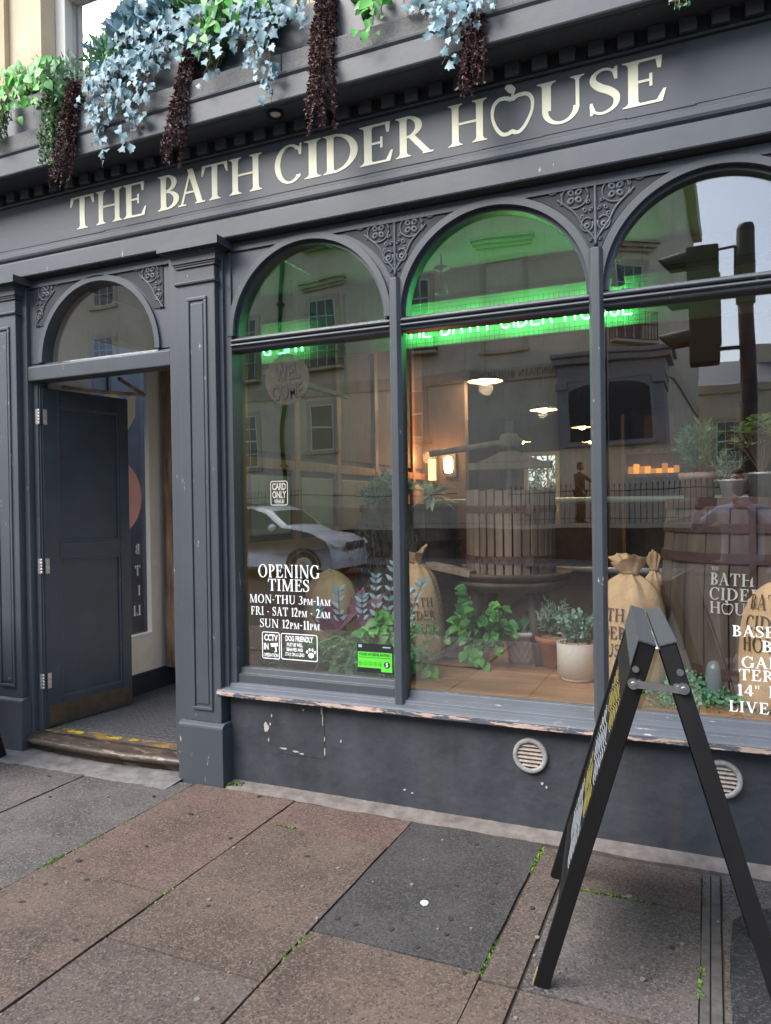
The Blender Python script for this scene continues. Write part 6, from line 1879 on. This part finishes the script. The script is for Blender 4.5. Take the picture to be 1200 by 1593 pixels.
for k in range(5):
    c0 = -1.660 + k * .0275
    n = 16
    mb.add([(c0 + q * cos(2 * pi * j / n), y3, .6975 + q * sin(2 * pi * j / n)) for q in (.0105, .0090) for j in range(n)], [(j, (j + 1) % n, n + (j + 1) % n, n + j) for j in range(n)])
mb.build('rating_circles', hb, hg)
for k in range(5): sans('number', str(k), -1.660 + k * .0275, .692, .010, y3, hb, hg, .8)
mb = MB(); mb.add([(-1.512 + .017 * cos(2 * pi * k / 20), y3, .6965 + .017 * sin(2 * pi * k / 20)) for k in range(20)], [tuple(range(20))]); mb.build('rating_disc', hb, hg)
sans('number', '5', -1.512, .6865, .021, WY - .0018, white_vinyl, hg, .9, bold=.04)
MB().add([(-1.672, y2, .779), (-1.652, y2, .779), (-1.652, y2, .793), (-1.672, y2, .793)], [(0, 1, 2, 3)]).build('blue_logo', M('sticker pale blue', (0.30, 0.50, 0.62), .5, bump=0), hg)
MB().add([(-1.535, y2, .782), (-1.492, y2, .782), (-1.492, y2, .788), (-1.535, y2, .788)], [(0, 1, 2, 3)]).build('small_print', bpy.data.materials['sticker pale blue'], hg)
bc = thing('house_name_lettering', 'pale serif shop name painted on the large vat beside the right sack', 'painted lettering', (.1, .4, 1.1))
pale_v = M('pale window lettering', (0.66, 0.66, 0.60), 0.5, var=.03, bump=0)
def vatfn(u, v, dd):
    a = radians(-90) + (u - .245) / .50
    r = .5035 + dd - max(0, v - 1.04) * .085
    return (.245 + r * cos(a), .86 + r * sin(a), v)
serif('text_line', 'THE', -.018, 1.180, .017, 0, pale_v, bc, x1=.020, fn=vatfn, thick=.002)
serif('text_line', 'BATH', -.022, 1.112, .056, 0, pale_v, bc, x1=.175, fn=vatfn, thick=.002); serif('text_line', 'CIDER', -.024, 1.044, .056, 0, pale_v, bc, x1=.21, fn=vatfn, thick=.002); serif('text_line', 'H@USE', -.022, .980, .054, 0, pale_v, bc, x1=.22, fn=vatfn, thick=.002)
of = thing('offer_lettering', 'bold white serif list lettering at the lower right of the right window', 'window lettering', (.25, WY, .7))
for s, z, xa, xb in (('BASEMENT', .935, .074, .445), ('BAR', .876, .182, .345), ('GARDEN', .806, .108, .410), ('TERRACE', .753, .098, .420), ('14" PIZZA', .688, .090, .430), ('LIVE MUSIC', .618, .058, .455)):
    serif('text_line', s, xa, z, .046, WY, white_vinyl, of, x1=xb)
# ------------------------------------------------------------------ across the street (seen reflected in the windows)
MB().box(-60, 60, -13.6, -4.53, -.16, -.10).build('road', road_mat, None, kind='structure')
MB().box(-60, 60, -16.2, -13.6, -.16, .02).build('far_pavement', slabs['pale'], None, kind='structure')
mb = MB()
for y in (-8.9,):
    for k in range(9): mb.box(-24 + k * 5, -22 + k * 5, y - .05, y + .05, -.099, -.096)
mb.build('road_marking', white_paint, None, kind='structure')
mb = MB(); mb.box(-60, 60, -5.25, -5.15, -.099, -.096); mb.build('kerb_line', M('double yellow line', (0.5, 0.38, 0.05), .7), None, kind='structure')
MB().box(-60, 30, -40, -16.5, -.16, .90).build('raised_terrace', slabs['pale'], None, kind='structure')
rw = thing('retaining_wall', 'low stone retaining wall below the raised pavement across the road', 'wall', (-6, -16.35, 0))
MB().box(-50, 25, -16.5, -16.2, -.05, .86).build('wall_body', M('dark brown rubble stone', (0.06, 0.048, 0.036), .9, var=.6, vs_=4, bump=.8, bs=8), rw); MB().box(-50, 25, -16.54, -16.16, .8605, .97).build('coping', bath_pale, rw)  # dark brown rubble, tone varying at random
fr_ = thing('iron_railing', 'black iron railings with pointed finials along the raised pavement', 'railing', (-6, -18.9, .9))
mb = MB(); mb.box(-23.6, -7.4, -18.915, -18.885, 1.86, 1.89); mb.box(-5.7, .2, -18.915, -18.885, 1.86, 1.89); mb.box(-5.7, .2, -18.91, -18.89, 1.05, 1.07); mb.build('rail', black_paint, fr_)
d0 = None
for k in range(150):
    x = (-23.5 + k * .145) if k < 110 else (-5.6 + (k - 110) * .145)
    if -13.0 < x < -7.5: continue
    if d0 is None:
        mb = MB(); mb.tube([(x, -18.9, .9), (x, -18.9, 2.0)], .010, 5); mb.tube([(x, -18.9, 2.0), (x, -18.9, 2.05), (x, -18.9, 2.12)], [.012, .022, .002], 5)
        d0 = mb.build('railing_bar', black_paint, fr_); b0 = d0.location.copy(); xs0 = x
    else:
        o = d0.copy(); col.objects.link(o); o.parent = fr_; o.location = b0 + Vector((x - xs0, 0, 0))

ob = thing('stone_townhouse', 'honey coloured Bath stone townhouse with sash windows and a rounded corner, across the road', 'building', (-8, -20, .9))
FY = -20.0
CX, CR = -4.2, 3.1
def wallpath():
    pts = [(-34, FY), (CX, FY)]
    for k in range(1, 13):
        a = pi / 2 - (pi / 2) * k / 12
        pts.append((CX + CR * cos(a), FY - CR + CR * sin(a)))
    pts.append((CX + CR + .6, -34))
    return pts
WP = wallpath()
def wallband(name, z0, z1, off, mat, th=.4):
    mb = MB()
    P = []
    for i, (x, y) in enumerate(WP):
        if i < 2: nx, ny = 0, 1
        elif i < len(WP) - 1: a = atan2(y - (FY - CR), x - CX); nx, ny = cos(a), sin(a)
        else: nx, ny = 1, 0
        P.append((x + nx * off, y + ny * off))
    Q = []
    for i, (x, y) in enumerate(WP):
        if i < 2: nx, ny = 0, 1
        elif i < len(WP) - 1: a = atan2(y - (FY - CR), x - CX); nx, ny = cos(a), sin(a)
        else: nx, ny = 1, 0
        Q.append((x - nx * (th), y - ny * (th)))
    mb.prism(P + Q[::-1], z0, z1, 'z')
    return mb.build(name, mat, ob)
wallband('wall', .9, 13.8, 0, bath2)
wallband('string_course', 5.55, 5.95, .07, bath_pale, .0)
wallband('plinth_band', .9, 1.5, .06, bath_pale, .0)
wallband('cornice', 13.6, 14.1, .35, bath_pale, .0)
MB().box(-34, CX + .2, -33, FY - .45, 13.7, 14.4).build('roof', M('lead roof', (0.12, 0.13, 0.14), .7), ob)
def sash(parent, x, z0, z1, w, y=FY, rows=4, cols=3, surround=True, balcony=False, pediment=False, blind=False, facing=1):
    if surround:
        mb = MB(); e = .16
        mb.box(x - w / 2 - e, x - w / 2, y, y + .05, z0 - .02, z1 + e); mb.box(x + w / 2, x + w / 2 + e, y, y + .05, z0 - .02, z1 + e); mb.box(x - w / 2, x + w / 2, y, y + .05, z1, z1 + e); mb.box(x - w / 2 - e - .06, x + w / 2 + e + .06, y, y + .14, z0 - .14, z0 - .021)
        mb.build('window_surround', bath_pale, parent)
    if pediment:
        mb = MB(); mb.box(x - w / 2 - .45, x + w / 2 + .45, y, y + .30, z1 + .62, z1 + .72); mb.box(x - w / 2 - .38, x + w / 2 + .38, y, y + .20, z1 + .50, z1 + .6195); mb.box(x - w / 2 - .30, x + w / 2 + .30, y, y + .10, z1 + .40, z1 + .4995)
        mb.build('window_hood', bath_pale, parent)
    if blind:
        MB().box(x - w / 2 + .01, x + w / 2 - .01, y, y + .012, z0, z1).build('blind_panel', bath2, parent); return
    wd = MB().box(x - w / 2, x + w / 2, y + .002, y + .006, z0, z1).build('window', dark_void, parent)
    mb = MB()
    f = .05
    mb.box(x - w / 2, x - w / 2 + f, y + .0065, y + .035, z0, z1); mb.box(x + w / 2 - f, x + w / 2, y + .0065, y + .035, z0, z1); mb.box(x - w / 2 + f, x + w / 2 - f, y + .0065, y + .035, z0, z0 + f); mb.box(x - w / 2 + f, x + w / 2 - f, y + .0065, y + .035, z1 - f, z1)
    zm = (z0 + z1) / 2
    mb.box(x - w / 2 + f, x + w / 2 - f, y + .0065, y + .04, zm - .03, zm + .03)
    for k in range(1, cols): xx = x - w / 2 + w * k / cols; mb.box(xx - .014, xx + .014, y + .0066, y + .03, z0 + f, z1 - f)
    for k in range(1, rows):
        if k * 2 != rows: zz = z0 + (z1 - z0) * k / rows; mb.box(x - w / 2 + f, x + w / 2 - f, y + .0067, y + .028, zz - .014, zz + .014)
    mb.build('frame', white_paint, wd)
    MB().box(x - w / 2 + f, x + w / 2 - f, y + .0068, y + .0095, z0 + f, z1 - f).build('pane', glass_dark, wd)
    if balcony:
        mb = MB()
        for k in range(15): xx = x - w / 2 - .25 + (w + .5) * k / 14; mb.tube([(xx, y + .40, z0 - .05), (xx, y + .40, z0 + .80)], .012, 4)
        for zz in (z0 - .03, z0 + .40, z0 + .80): mb.box(x - w / 2 - .27, x + w / 2 + .27, y + .385, y + .415, zz - .014, zz + .014)
        for sx in (-1, 1):
            for k in range(4): mb.tube([(x + sx * (w / 2 + .26), y + .1 * k + .05, z0 - .05), (x + sx * (w / 2 + .26), y + .1 * k + .05, z0 + .80)], .012, 4)
            mb.box(x + sx * (w / 2 + .26) - .012, x + sx * (w / 2 + .26) + .012, y + .01, y + .39, z0 + .79, z0 + .81)
        mb.build('balcony_railing', black_paint, wd)
        MB().box(x - w / 2 - .3, x + w / 2 + .3, y + .05, y + .44, z0 - .14, z0 - .06).build('balcony_slab', bath_pale, wd)
# columns of windows (x) and storeys (z)
sash(ob, -12.75, 3.55, 5.25, 1.0, rows=2, cols=1)
sash(ob, -12.7, 6.55, 8.95, 1.05, balcony=True, pediment=True)
sash(ob, -12.7, 10.9, 12.4, 1.0, balcony=True)
sash(ob, -9.35, 3.75, 5.45, 1.0, rows=2, cols=1)
sash(ob, -9.1, 6.75, 9.1, 1.05, balcony=True)
sash(ob, -9.1, 11.2, 12.6, 1.0)
sash(ob, -6.05, 6.55, 9.35, 1.15, blind=True, pediment=True)
sash(ob, -6.05, 11.3, 12.7, 1.0)
for x in (-16.1, -19.6, -23.0):
    sash(ob, x, 3.0, 5.0, 1.1); sash(ob, x, 6.35, 8.7, 1.1, balcony=True); sash(ob, x, 10.0, 12.0, 1.05)
# curved corner windows, built flat against the chord
def curved_sash(adeg, z0, z1, w, **k):
    a = radians(adeg)
    base = len(bpy.data.objects)
    before = set(o.name for o in bpy.data.objects)
    sash(ob, 0, z0, z1, w, y=0, **k)
    m = Matrix.Translation((CX + CR * cos(a), FY - CR + CR * sin(a), 0)) @ Matrix.Rotation(a - pi / 2, 4, 'Z')
    for o in bpy.data.objects:
        if o.name not in before and o.type == 'MESH':
            oo = org(ob)
            for v in o.data.vertices: v.co = (m @ (v.co + oo)) - oo
curved_sash(52, 6.55, 8.95, 1.0, balcony=True, pediment=True)
curved_sash(48, 11.0, 12.5, .9)
# text cut into the string course, facing the shop (mirror it on the wall plane facing +Y)
serif('carved_lettering', 'FOUNTAIN BUILDINGS', 0, 5.66, .19, 0, M('shadowed incised letters', (0.19, 0.15, 0.105), .9, bump=0), ob, fn=lambda a, b, dd: (-4.1 - a, FY + .075 + dd, b), x1=3.1)
mb = MB(); mb.tube([(-14.35, FY + .10, .9), (-14.35, FY + .10, 13.6)], .075, 8)
for z in (3, 6, 9, 12): mb.box(-14.46, -14.24, FY, FY + .2, z, z + .08)
mb.build('drainpipe', black_paint, ob)
# projecting grey shopfront on the rounded corner
sf = thing('corner_shopfront', 'grey painted classical shopfront with a dark arched window at the rounded corner across the road', 'shopfront', (-2.6, -19.6, .9))
gp = M('grey shopfront paint', (0.26, 0.25, 0.24), 0.6, var=.1)
MB().box(-4.3, -1.15, -21.5, -19.6, 5.25, 5.75).build('fascia', gp, sf); MB().box(-4.42, -1.0, -21.5, -19.40, 5.7505, 5.95).build('cornice', gp, sf, bevel=.03); MB().box(-4.5, -.92, -21.5, -19.30, 5.9505, 6.08).build('cornice_top', gp, sf, bevel=.03)
MB().box(-4.3, -1.2, -21.5, -19.62, .9, 3.25).build('stall', bath2, sf)
for x0, x1 in ((-4.3, -4.05), (-1.50, -1.22)):
    MB().box(x0, x1, -21.5, -19.58, 3.2505, 5.2495).build('pilaster', gp, sf); MB().box(x0 - .05, x1 + .05, -21.5, -19.50, 5.0, 5.24).build('capital', gp, sf, bevel=.02)
n = 14
pts = [(-3.95, 3.40)] + [(-2.78 - 1.17 * cos(pi * k / n), 4.85 + .32 * sin(pi * k / n)) for k in range(n + 1)] + [(-1.6, 3.40)]
MB().prism(pts[::-1], -19.62, -19.60).build('shop_pane', dark_void, sf)
mb = MB(); mb.box(-4.05, -1.5, -19.75, -19.45, 3.2505, 3.40); mb.build('window_sill', gp, sf, bevel=.02)
MB().box(-4.05, -3.95, -19.8, -19.56, 3.40, 5.0).build('frame', gp, sf); MB().box(-1.6, -1.5, -19.8, -19.56, 3.40, 5.0).build('frame', gp, sf); MB().box(-4.05, -1.5, -19.9, -19.63, 3.25, 5.25).build('backing', gp, sf)
# lower stone house further off with a slate roof
lh = thing('low_stone_house', 'lower stone house with a grey slate roof beyond the traffic signal', 'building', (5, -35, .5))
MB().box(-1.6, 22, -42, -35, .5, 6.6).build('wall', bath2, lh)
MB().box(-1.7, 22, -42, -34.85, 6.6, 6.95).build('parapet', bath_pale, lh)
slate = M('slate roof', (0.10, 0.11, 0.125), 0.6, var=.3, vs_=3)
MB().prism([(-34.9, 6.951), (-38.5, 8.6), (-42, 6.951)], -1.5, 22, 'x').build('roof', slate, lh)
MB().box(2.0, 3.4, -38.9, -38.1, 7.6, 9.4).build('chimney', bath2, lh)
for x in (.9, 3.6, 6.4, 9.2): sash(lh, x, 3.4, 5.4, 1.2, y=-35)
random.seed(90)
for k, (x, z, r) in enumerate(((4, 9.2, 2.6), (8, 9.8, 3.0), (12.5, 9.4, 2.8))):
    t = thing('distant_tree', ('leafy tree behind the low house, nearest the chimney', 'tallest leafy tree behind the low house', 'leafy tree at the far end behind the low house')[k], 'tree', (x, -50, .5), 'trees behind the low house')
    mb = MB(); mb.tube([(x, -50, .5), (x + .2, -50, 5), (x, -50, z)], [.35, .25, .1], 8); mb.build('trunk', timber, t)
    c = Cloud()
    for i in range(1500):
        v = RV(1).normalized() * random.random() ** .4 * r * (1 + .3 * noise.noise((i * .05, k, 0)))
        c.leaf('oval', (x + v.x, -50 + v.y, z + v.z * .8), RV(1), RV(1), random.uniform(.25, .45))
    c.build('crown', fern_mat, t)

# traffic signal close to the kerb behind the viewer
ts = thing('traffic_signal', 'dark traffic signal with hooded lamps beside a tall black pole, seen from the side', 'traffic signal', (.33, -4.55, 0))
sigm = M('signal black', (0.035, 0.04, 0.035), 0.6, var=.3, vs_=8)
mb = MB(); mb.tube([(.34, -4.55, -.03), (.34, -4.55, 3.46)], .072, 16); mb.build('pole', M('brown black pole', (0.05, 0.035, 0.025), .6, var=.4, vs_=6), ts)
mb = MB(); mb.lathe([(.088, 3.44), (.092, 3.56), (.084, 3.60), (.082, 4.16), (.070, 4.20), (0, 4.21)], .34, -4.55, 24); mb.build('pole_cap', sigm, ts)
MB().box(-.19, .10, -4.72, -4.44, 2.86, 4.03).build('signal_head', sigm, ts, bevel=.02); MB().box(-.06, .115, -4.70, -4.46, 3.05, 3.75).build('backing_box', sigm, ts, bevel=.01)
for z in (3.90, 3.52, 3.12):
    mb = MB()
    pr_ = []
    for k in range(13):
        a = radians(-20 + 220 * k / 12); pr_.append((cos(a), sin(a)))
    vs_, fs_ = [], []
    for x, r, dz in ((-.19, .125, 0), (-.48, .105, -.02)):
        for rr in (r, r - .008):
            for c_, s_ in pr_: vs_.append((x + (.10 * (1 - s_) if x < -.3 else 0), -4.58 + rr * c_, z + dz + rr * s_))
    for k in range(12):
        fs_ += [(k, k + 1, 26 + k + 1, 26 + k), (13 + k, 39 + k, 39 + k + 1, 13 + k + 1), (26 + k, 26 + k + 1, 39 + k + 1, 39 + k)]
    mb.add(vs_, fs_, True); mb.build('hood', sigm, ts)
mb = MB(); mb.tube([(.10, -4.55, 3.99), (.25, -4.55, 4.0)], .014, 6); mb.tube([(.25, -4.55, 4.0), (.25, -4.55, 3.66)], .014, 6); mb.tube([(.10, -4.55, 3.60), (.30, -4.55, 3.60)], .022, 6); mb.tube([(.10, -4.55, 3.0), (.30, -4.55, 3.0)], .022, 6); mb.build('bracket', sigm, ts)

# parked pale car across the road
car = thing('parked_car', 'light silver estate car at the far side of the road, reflected in the left window', 'car', (-9.6, -11.2, -.1))
silver = M('silver car paint', (0.78, 0.80, 0.82), 0.25, .1, var=.02, bump=0)
tyre = M('tyre rubber', (0.02, 0.02, 0.02), .8); trim = M('black car trim', (0.02, 0.02, 0.022), .4)
LN = 4.55
def car_section(u):
    """returns (belt z, roof z or None, half width) along the car, u 0=front"""
    return None
x_f = -7.25
def CP(u, v, z): return (x_f - u, -11.3 + v, z - .1)
prof = [(0.02, .28), (0.0, .50), (.05, .74), (.14, .90), (.45, 1.02), (1.05, 1.10), (1.30, 1.18), (1.75, 1.50), (2.1, 1.62), (3.2, 1.65), (4.0, 1.58), (4.35, 1.20), (4.52, 1.05), (4.55, .60), (4.50, .30)]
mb = MB()
W2 = .90
rings = []
for v, s_, inset in ((-W2, .0, .06), (-W2 + .05, 0, .0), (0, 0, -.02), (W2 - .05, 0, .0), (W2, 0, .06)):
    rings.append([(u + (inset + (.10 if u < .6 and abs(v) > .8 else 0)) * (1 if u < 2.2 else -1), v, z - (.03 if abs(v) > .86 and z > 1.1 else 0)) for u, z in prof])
# tumblehome: move upper points inward
vs_ = []
for r_ in rings:
    for u, v, z in r_:
        t = max(0, (z - 1.0) / .65)
        vs_.append(CP(u, v * (1 - .20 * t), z))
n = len(prof); fs_ = []
for j in range(len(rings) - 1):
    for i in range(n - 1): fs_.append((j*n+i, j*n+i+1, (j+1)*n+i+1, (j+1)*n+i))
fs_.append(tuple(range(n))); fs_.append(tuple(reversed(range((len(rings)-1)*n, len(rings)*n))))
mb.add(vs_, fs_, True)
mb.build('body', silver, car)
gl = M('car window glass', (0.02, 0.025, 0.03), 0.08, bump=0)
mb = MB()
for s_ in (-1, 1):
    q = [(1.45, 1.16), (1.95, 1.52), (3.35, 1.55), (4.05, 1.45), (4.2, 1.18)]
    pts = [CP(u, s_ * (W2 * (1 - .20 * max(0, (z - 1.0) / .65)) + .012), z) for u, z in q]
    mb.add(pts, [tuple(range(5)) if s_ > 0 else tuple(reversed(range(5)))], False)
mb.build('side_windows', gl, car)
mb = MB(); mb.add([CP(1.30, -.72, 1.205), CP(1.30, .72, 1.205), CP(1.74, .62, 1.515), CP(1.74, -.62, 1.515)], [(0, 1, 2, 3)], False); mb.build('windscreen', gl, car)
for u in (.85, 3.7):
    for s_ in (-1, 1):
        cx_, cy_, cz_ = CP(u, s_ * (W2 - .10), .34)
        wh = MB(); wh.lathe([(.0, cy_ + s_ * .12), (.22, cy_ + s_ * .12), (.24, cy_ + s_ * .10), (.33, cy_ + s_ * .11), (.34, cy_ - s_ * .1)], cx_, cz_, 28, axis='y')
        w_ = wh.build('wheel', tyre, car)
        rm = MB(); rm.lathe([(0, cy_ + s_ * .125), (.06, cy_ + s_ * .128), (.20, cy_ + s_ * .122), (.22, cy_ + s_ * .1205)], cx_, cz_, 20, axis='y'); rm.build('rim', metal_grey, w_)
        ar = MB(); ar.lathe([(.36, cy_ + s_ * .108), (.42, cy_ + s_ * .112), (.42, cy_ + s_ * .09)], cx_, cz_, 20, axis='y', a0=0, a1=pi); ar.build('wheel_arch', trim, car)
for s_ in (-1, 1):
    mb = MB(); mb.add([CP(.02, s_ * .50, .78), CP(.08, s_ * .86, .80), CP(.22, s_ * .905, .92), CP(.10, s_ * .52, .90)], [(0, 1, 2, 3), (3, 2, 1, 0)], False); mb.build('headlight', M('headlight lens', (0.75, 0.72, 0.62), .15) if 'headlight lens' not in bpy.data.materials else bpy.data.materials['headlight lens'], car)
    mb = MB(); mb.tube([CP(1.55, s_ * .90, 1.12), CP(1.50, s_ * 1.02, 1.18)], [.05, .09], 10); mb.build('wing_mirror', silver, car)
mb = MB(); p = [CP(-.02, -.45, .70), CP(-.02, .45, .70), CP(.02, .50, .88), CP(.02, -.50, .88)]; mb.add(p, [(0, 1, 2, 3), (3, 2, 1, 0)], False); mb.build('grille', trim, car)
mb = MB(); p = [CP(-.03, -.26, .46), CP(-.03, .26, .46), CP(-.03, .26, .57), CP(-.03, -.26, .57)]; mb.add(p, [(0, 1, 2, 3), (3, 2, 1, 0)], False); mb.build('number_plate', white_paint, car)
mb = MB()
for s_ in (-1, 1): mb.tube([CP(2.1, s_ * .66, 1.66), CP(2.3, s_ * .66, 1.71), CP(3.8, s_ * .66, 1.68), CP(3.95, s_ * .66, 1.62)], .018, 6)
mb.build('roof_rail', trim, car)

# ------------------------------------------------------------------ people
def skin_body(name, pts, edges_, radii, mat, parent, sub=2):
    me = bpy.data.meshes.new(name)
    o0 = org(parent)
    me.from_pydata([tuple(Vector(p) - o0) for p in pts], edges_, [])
    o = bpy.data.objects.new(name, me); col.objects.link(o); o.parent = parent
    me.materials.append(mat) if not isinstance(mat, (list, tuple)) else [me.materials.append(m) for m in mat]
    mo = o.modifiers.new('skin', 'SKIN'); mo.use_smooth_shade = True
    lay = me.skin_vertices[0].data if me.skin_vertices else None
    if lay is None:
        return o
    for i, r in enumerate(radii):
        lay[i].radius = (r, r) if not isinstance(r, tuple) else r
        lay[i].use_root = (i == 0)
    s_ = o.modifiers.new('sub', 'SUBSURF'); s_.levels = 1; s_.render_levels = sub
    return o
def person(label, loc, rz, pose, cloth, skinm, hairm, trous, hood=False, height=1.75):
    t = thing('person', label, 'person', loc)
    m = Matrix.Translation(Vector(loc)) @ Matrix.Rotation(rz, 4, 'Z') @ Matrix.Scale(height / 1.75, 4)
    # local: faces +Y, X to the person's right
    def W(p): return m @ Vector(p)
    J = dict(pelvis=(0, 0, .96), waist=(0, 0, 1.10), chest=(0, 0, 1.32), neck=(0, 0, 1.46), nk2=(0, .015, 1.53),
             rh=(.095, 0, .90), rk=(.11, .03, .50), ra=(.12, -.01, .09), rt=(.13, .13, .04), lh=(-.095, 0, .90), lk=(-.11, .03, .50), la=(-.12, -.01, .09), lt=(-.13, .13, .04),
             rs=(.19, -.01, 1.40), re=(.25, .02, 1.12), rw=(.24, .20, .95), ls=(-.19, -.01, 1.40), le=(-.25, .02, 1.12), lw=(-.24, .20, .95))
    J.update(pose)
    names = list(J)
    idx = {k: i for i, k in enumerate(names)}
    E_ = [('pelvis', 'waist'), ('waist', 'chest'), ('chest', 'neck'), ('neck', 'nk2'), ('pelvis', 'rh'), ('rh', 'rk'), ('rk', 'ra'), ('ra', 'rt'), ('pelvis', 'lh'), ('lh', 'lk'), ('lk', 'la'), ('la', 'lt'), ('chest', 'rs'), ('rs', 're'), ('re', 'rw'), ('chest', 'ls'), ('ls', 'le'), ('le', 'lw')]
    R_ = dict(pelvis=(.155, .115), waist=(.145, .105), chest=(.165, .115), neck=.075, nk2=.055, rh=.095, rk=.062, ra=.045, rt=.04, lh=.095, lk=.062, la=.045, lt=.04, rs=.070, re=.048, rw=.034, ls=.070, le=.048, lw=.034)
    b = skin_body('body', [W(J[k]) for k in names], [(idx[a], idx[b_]) for a, b_ in E_], [R_[k] for k in names], cloth, t)
    tr = skin_body('trousers', [W(J[k]) for k in ('pelvis', 'rh', 'rk', 'ra', 'lh', 'lk', 'la')], [(0, 1), (1, 2), (2, 3), (0, 4), (4, 5), (5, 6)], [(.165, .125), .105, .075, .065, .105, .075, .065], trous, t)
    # head
    hc = Vector(J['nk2']) + Vector((0, .025, .125))
    mb = MB(); mb.smooth = True
    N = 20
    for j in range(15):
        ph = -pi / 2 + pi * j / 14
        for k in range(N):
            a = 2 * pi * k / N
            x, y, z = .074 * cos(ph) * cos(a), .092 * cos(ph) * sin(a), .118 * sin(ph)
            if z < 0: x *= 1 - .25 * (-z / .118); y *= 1 - .10 * (-z / .118)
            dn = math.exp(-((x / .014) ** 2)) * math.exp(-(((z + .012) / .03) ** 2)) if sin(a) > 0 else 0
            y += .020 * dn
            if sin(a) > 0: y -= .008 * math.exp(-(((abs(x) - .03) / .012) ** 2)) * math.exp(-(((z - .012) / .012) ** 2))
            mb.v.append(tuple(W((hc.x + x, hc.y + y, hc.z + z))))
    for j in range(14):
        for k in range(N): mb.f.append((j*N+k, j*N+(k+1)%N, (j+1)*N+(k+1)%N, (j+1)*N+k)); mb.m.append(0); mb.sm.append(True)
    hd = mb.build('head', skinm, t)
    mb = MB()
    for s_ in (-1, 1): mb.tube([W((hc.x + s_ * .072, hc.y + .0, hc.z - .02)), W((hc.x + s_ * .082, hc.y - .005, hc.z + .0)), W((hc.x + s_ * .078, hc.y - .01, hc.z + .028))], [.010, .014, .010], 6)
    mb.build('ear', skinm, hd)
    mb = MB()
    for s_ in (-1, 1): mb.tube([W((hc.x + s_ * .03, hc.y + .078, hc.z + .012)), W((hc.x + s_ * .03, hc.y + .086, hc.z + .012))], [.010, .006], 8)
    mb.tube([W((hc.x - .022, hc.y + .084, hc.z - .055)), W((hc.x, hc.y + .090, hc.z - .057)), W((hc.x + .022, hc.y + .084, hc.z - .055))], .005, 6)
    mb.build('features', hairm, hd)
    mb = MB(); mb.smooth = True
    sc_ = 1.16 if hood else 1.06
    for j in range(9):
        ph = (-.15 if not hood else -.7) + (pi / 2 + (.15 if not hood else .7)) * j / 8
        for k in range(N):
            a = 2 * pi * k / N
            x, y, z = .074 * sc_ * cos(ph) * cos(a), .092 * sc_ * cos(ph) * sin(a), .118 * sc_ * sin(ph)
            if sin(a) > .2 and z < .07: y = min(y, .03 if not hood else .06); 
            mb.v.append(tuple(W((hc.x + x, hc.y + y - .006, hc.z + z + .008))))
    for j in range(8):
        for k in range(N): mb.f.append((j*N+k, j*N+(k+1)%N, (j+1)*N+(k+1)%N, (j+1)*N+k)); mb.m.append(0); mb.sm.append(True)
    mb.build('hair' if not hood else 'hood', hairm if not hood else cloth, hd)
    # hands: palm, four fingers and a thumb
    for side, wr, el in (('r', 'rw', 're'), ('l', 'lw', 'le')):
        w0, e0 = Vector(J[wr]), Vector(J[el])
        f = (w0 - e0).normalized()
        s_ = 1 if side == 'r' else -1
        u = Vector((s_, 0, 0)); u = (u - f * u.dot(f)).normalized(); nn_ = f.cross(u)
        mb = MB()
        mb.tube([W(w0), W(w0 + f * .045), W(w0 + f * .085)], [.026, .038, .036], 10, flat=.5)
        for k in range(4):
            b0_ = w0 + f * .080 + u * (-.026 + .0175 * k)
            L = (.062, .074, .070, .055)[k]
            c_ = nn_ * -.012
            mb.tube([W(b0_), W(b0_ + f * L * .5 + c_ * .5), W(b0_ + f * L * .85 + c_ * 1.6)], [.0095, .0085, .0065], 7)
        tb = w0 + f * .03 - u * .03
        mb.tube([W(tb), W(tb + f * .03 - u * .022), W(tb + f * .055 - u * .020)], [.012, .010, .008], 7)
        mb.build('hand', skinm, t)
    # shoes
    for a_, t__ in (('ra', 'rt'), ('la', 'lt')):
        A, B = Vector(J[a_]), Vector(J[t__])
        mb = MB(); mb.tube([W((A.x, A.y - .05, .045)), W((A.x, A.y + .03, .055)), W((B.x, B.y, .04)), W((B.x, B.y + .05, .03))], [.038, .05, .045, .025], 10); mb.build('shoe', black_paint, t)
    return t
lilac = M('lilac grey shirt', (0.26, 0.25, 0.36), .85, var=.1, vs_=10); skinm = M('skin', (0.50, 0.27, 0.19), .55, var=.05, bump=.05); hairm = M('short brown hair', (0.05, 0.03, 0.02), .8); grey_tr = M('dark grey trousers', (0.06, 0.065, 0.07), .9)
dark_coat = M('dark hooded coat', (0.015, 0.012, 0.012), .9, var=.2)
# photographer standing right behind the lens, turned like the camera
ph_ = Vector((0, -3.365, 0)) - fw * .36
photographer = person('person in a lilac grey shirt holding up a phone, faintly reflected in the right window', (ph_.x + .10 * cos(YAW) , ph_.y + .10 * sin(YAW), 0), YAW,
    dict(rs=(.19, .0, 1.40), re=(.33, .12, 1.24), rw=(.13, .235, 1.44), ls=(-.19, .0, 1.40), le=(-.36, .12, 1.24), lw=(-.27, .235, 1.43)), lilac, skinm, hairm, grey_tr)
phm = MB()
pm = Matrix.Translation(CAM - fw * .030) @ Matrix.Rotation(YAW, 4, 'Z')
phm.box(-.125, .035, -.004, .004, -.040, .036, pm)
pho = phm.build('phone', black_paint, None, bevel=.003)
tag(pho, 'dark phone held sideways by the person in the lilac shirt', 'phone')
person('person in a dark hooded coat on the raised pavement across the road, arm out', (-3.30, -17.2, .90), radians(-70),
    dict(rs=(.19, .02, 1.40), re=(.26, .22, 1.22), rw=(.22, .46, 1.12)), dark_coat, skinm, hairm, dark_coat, hood=True)
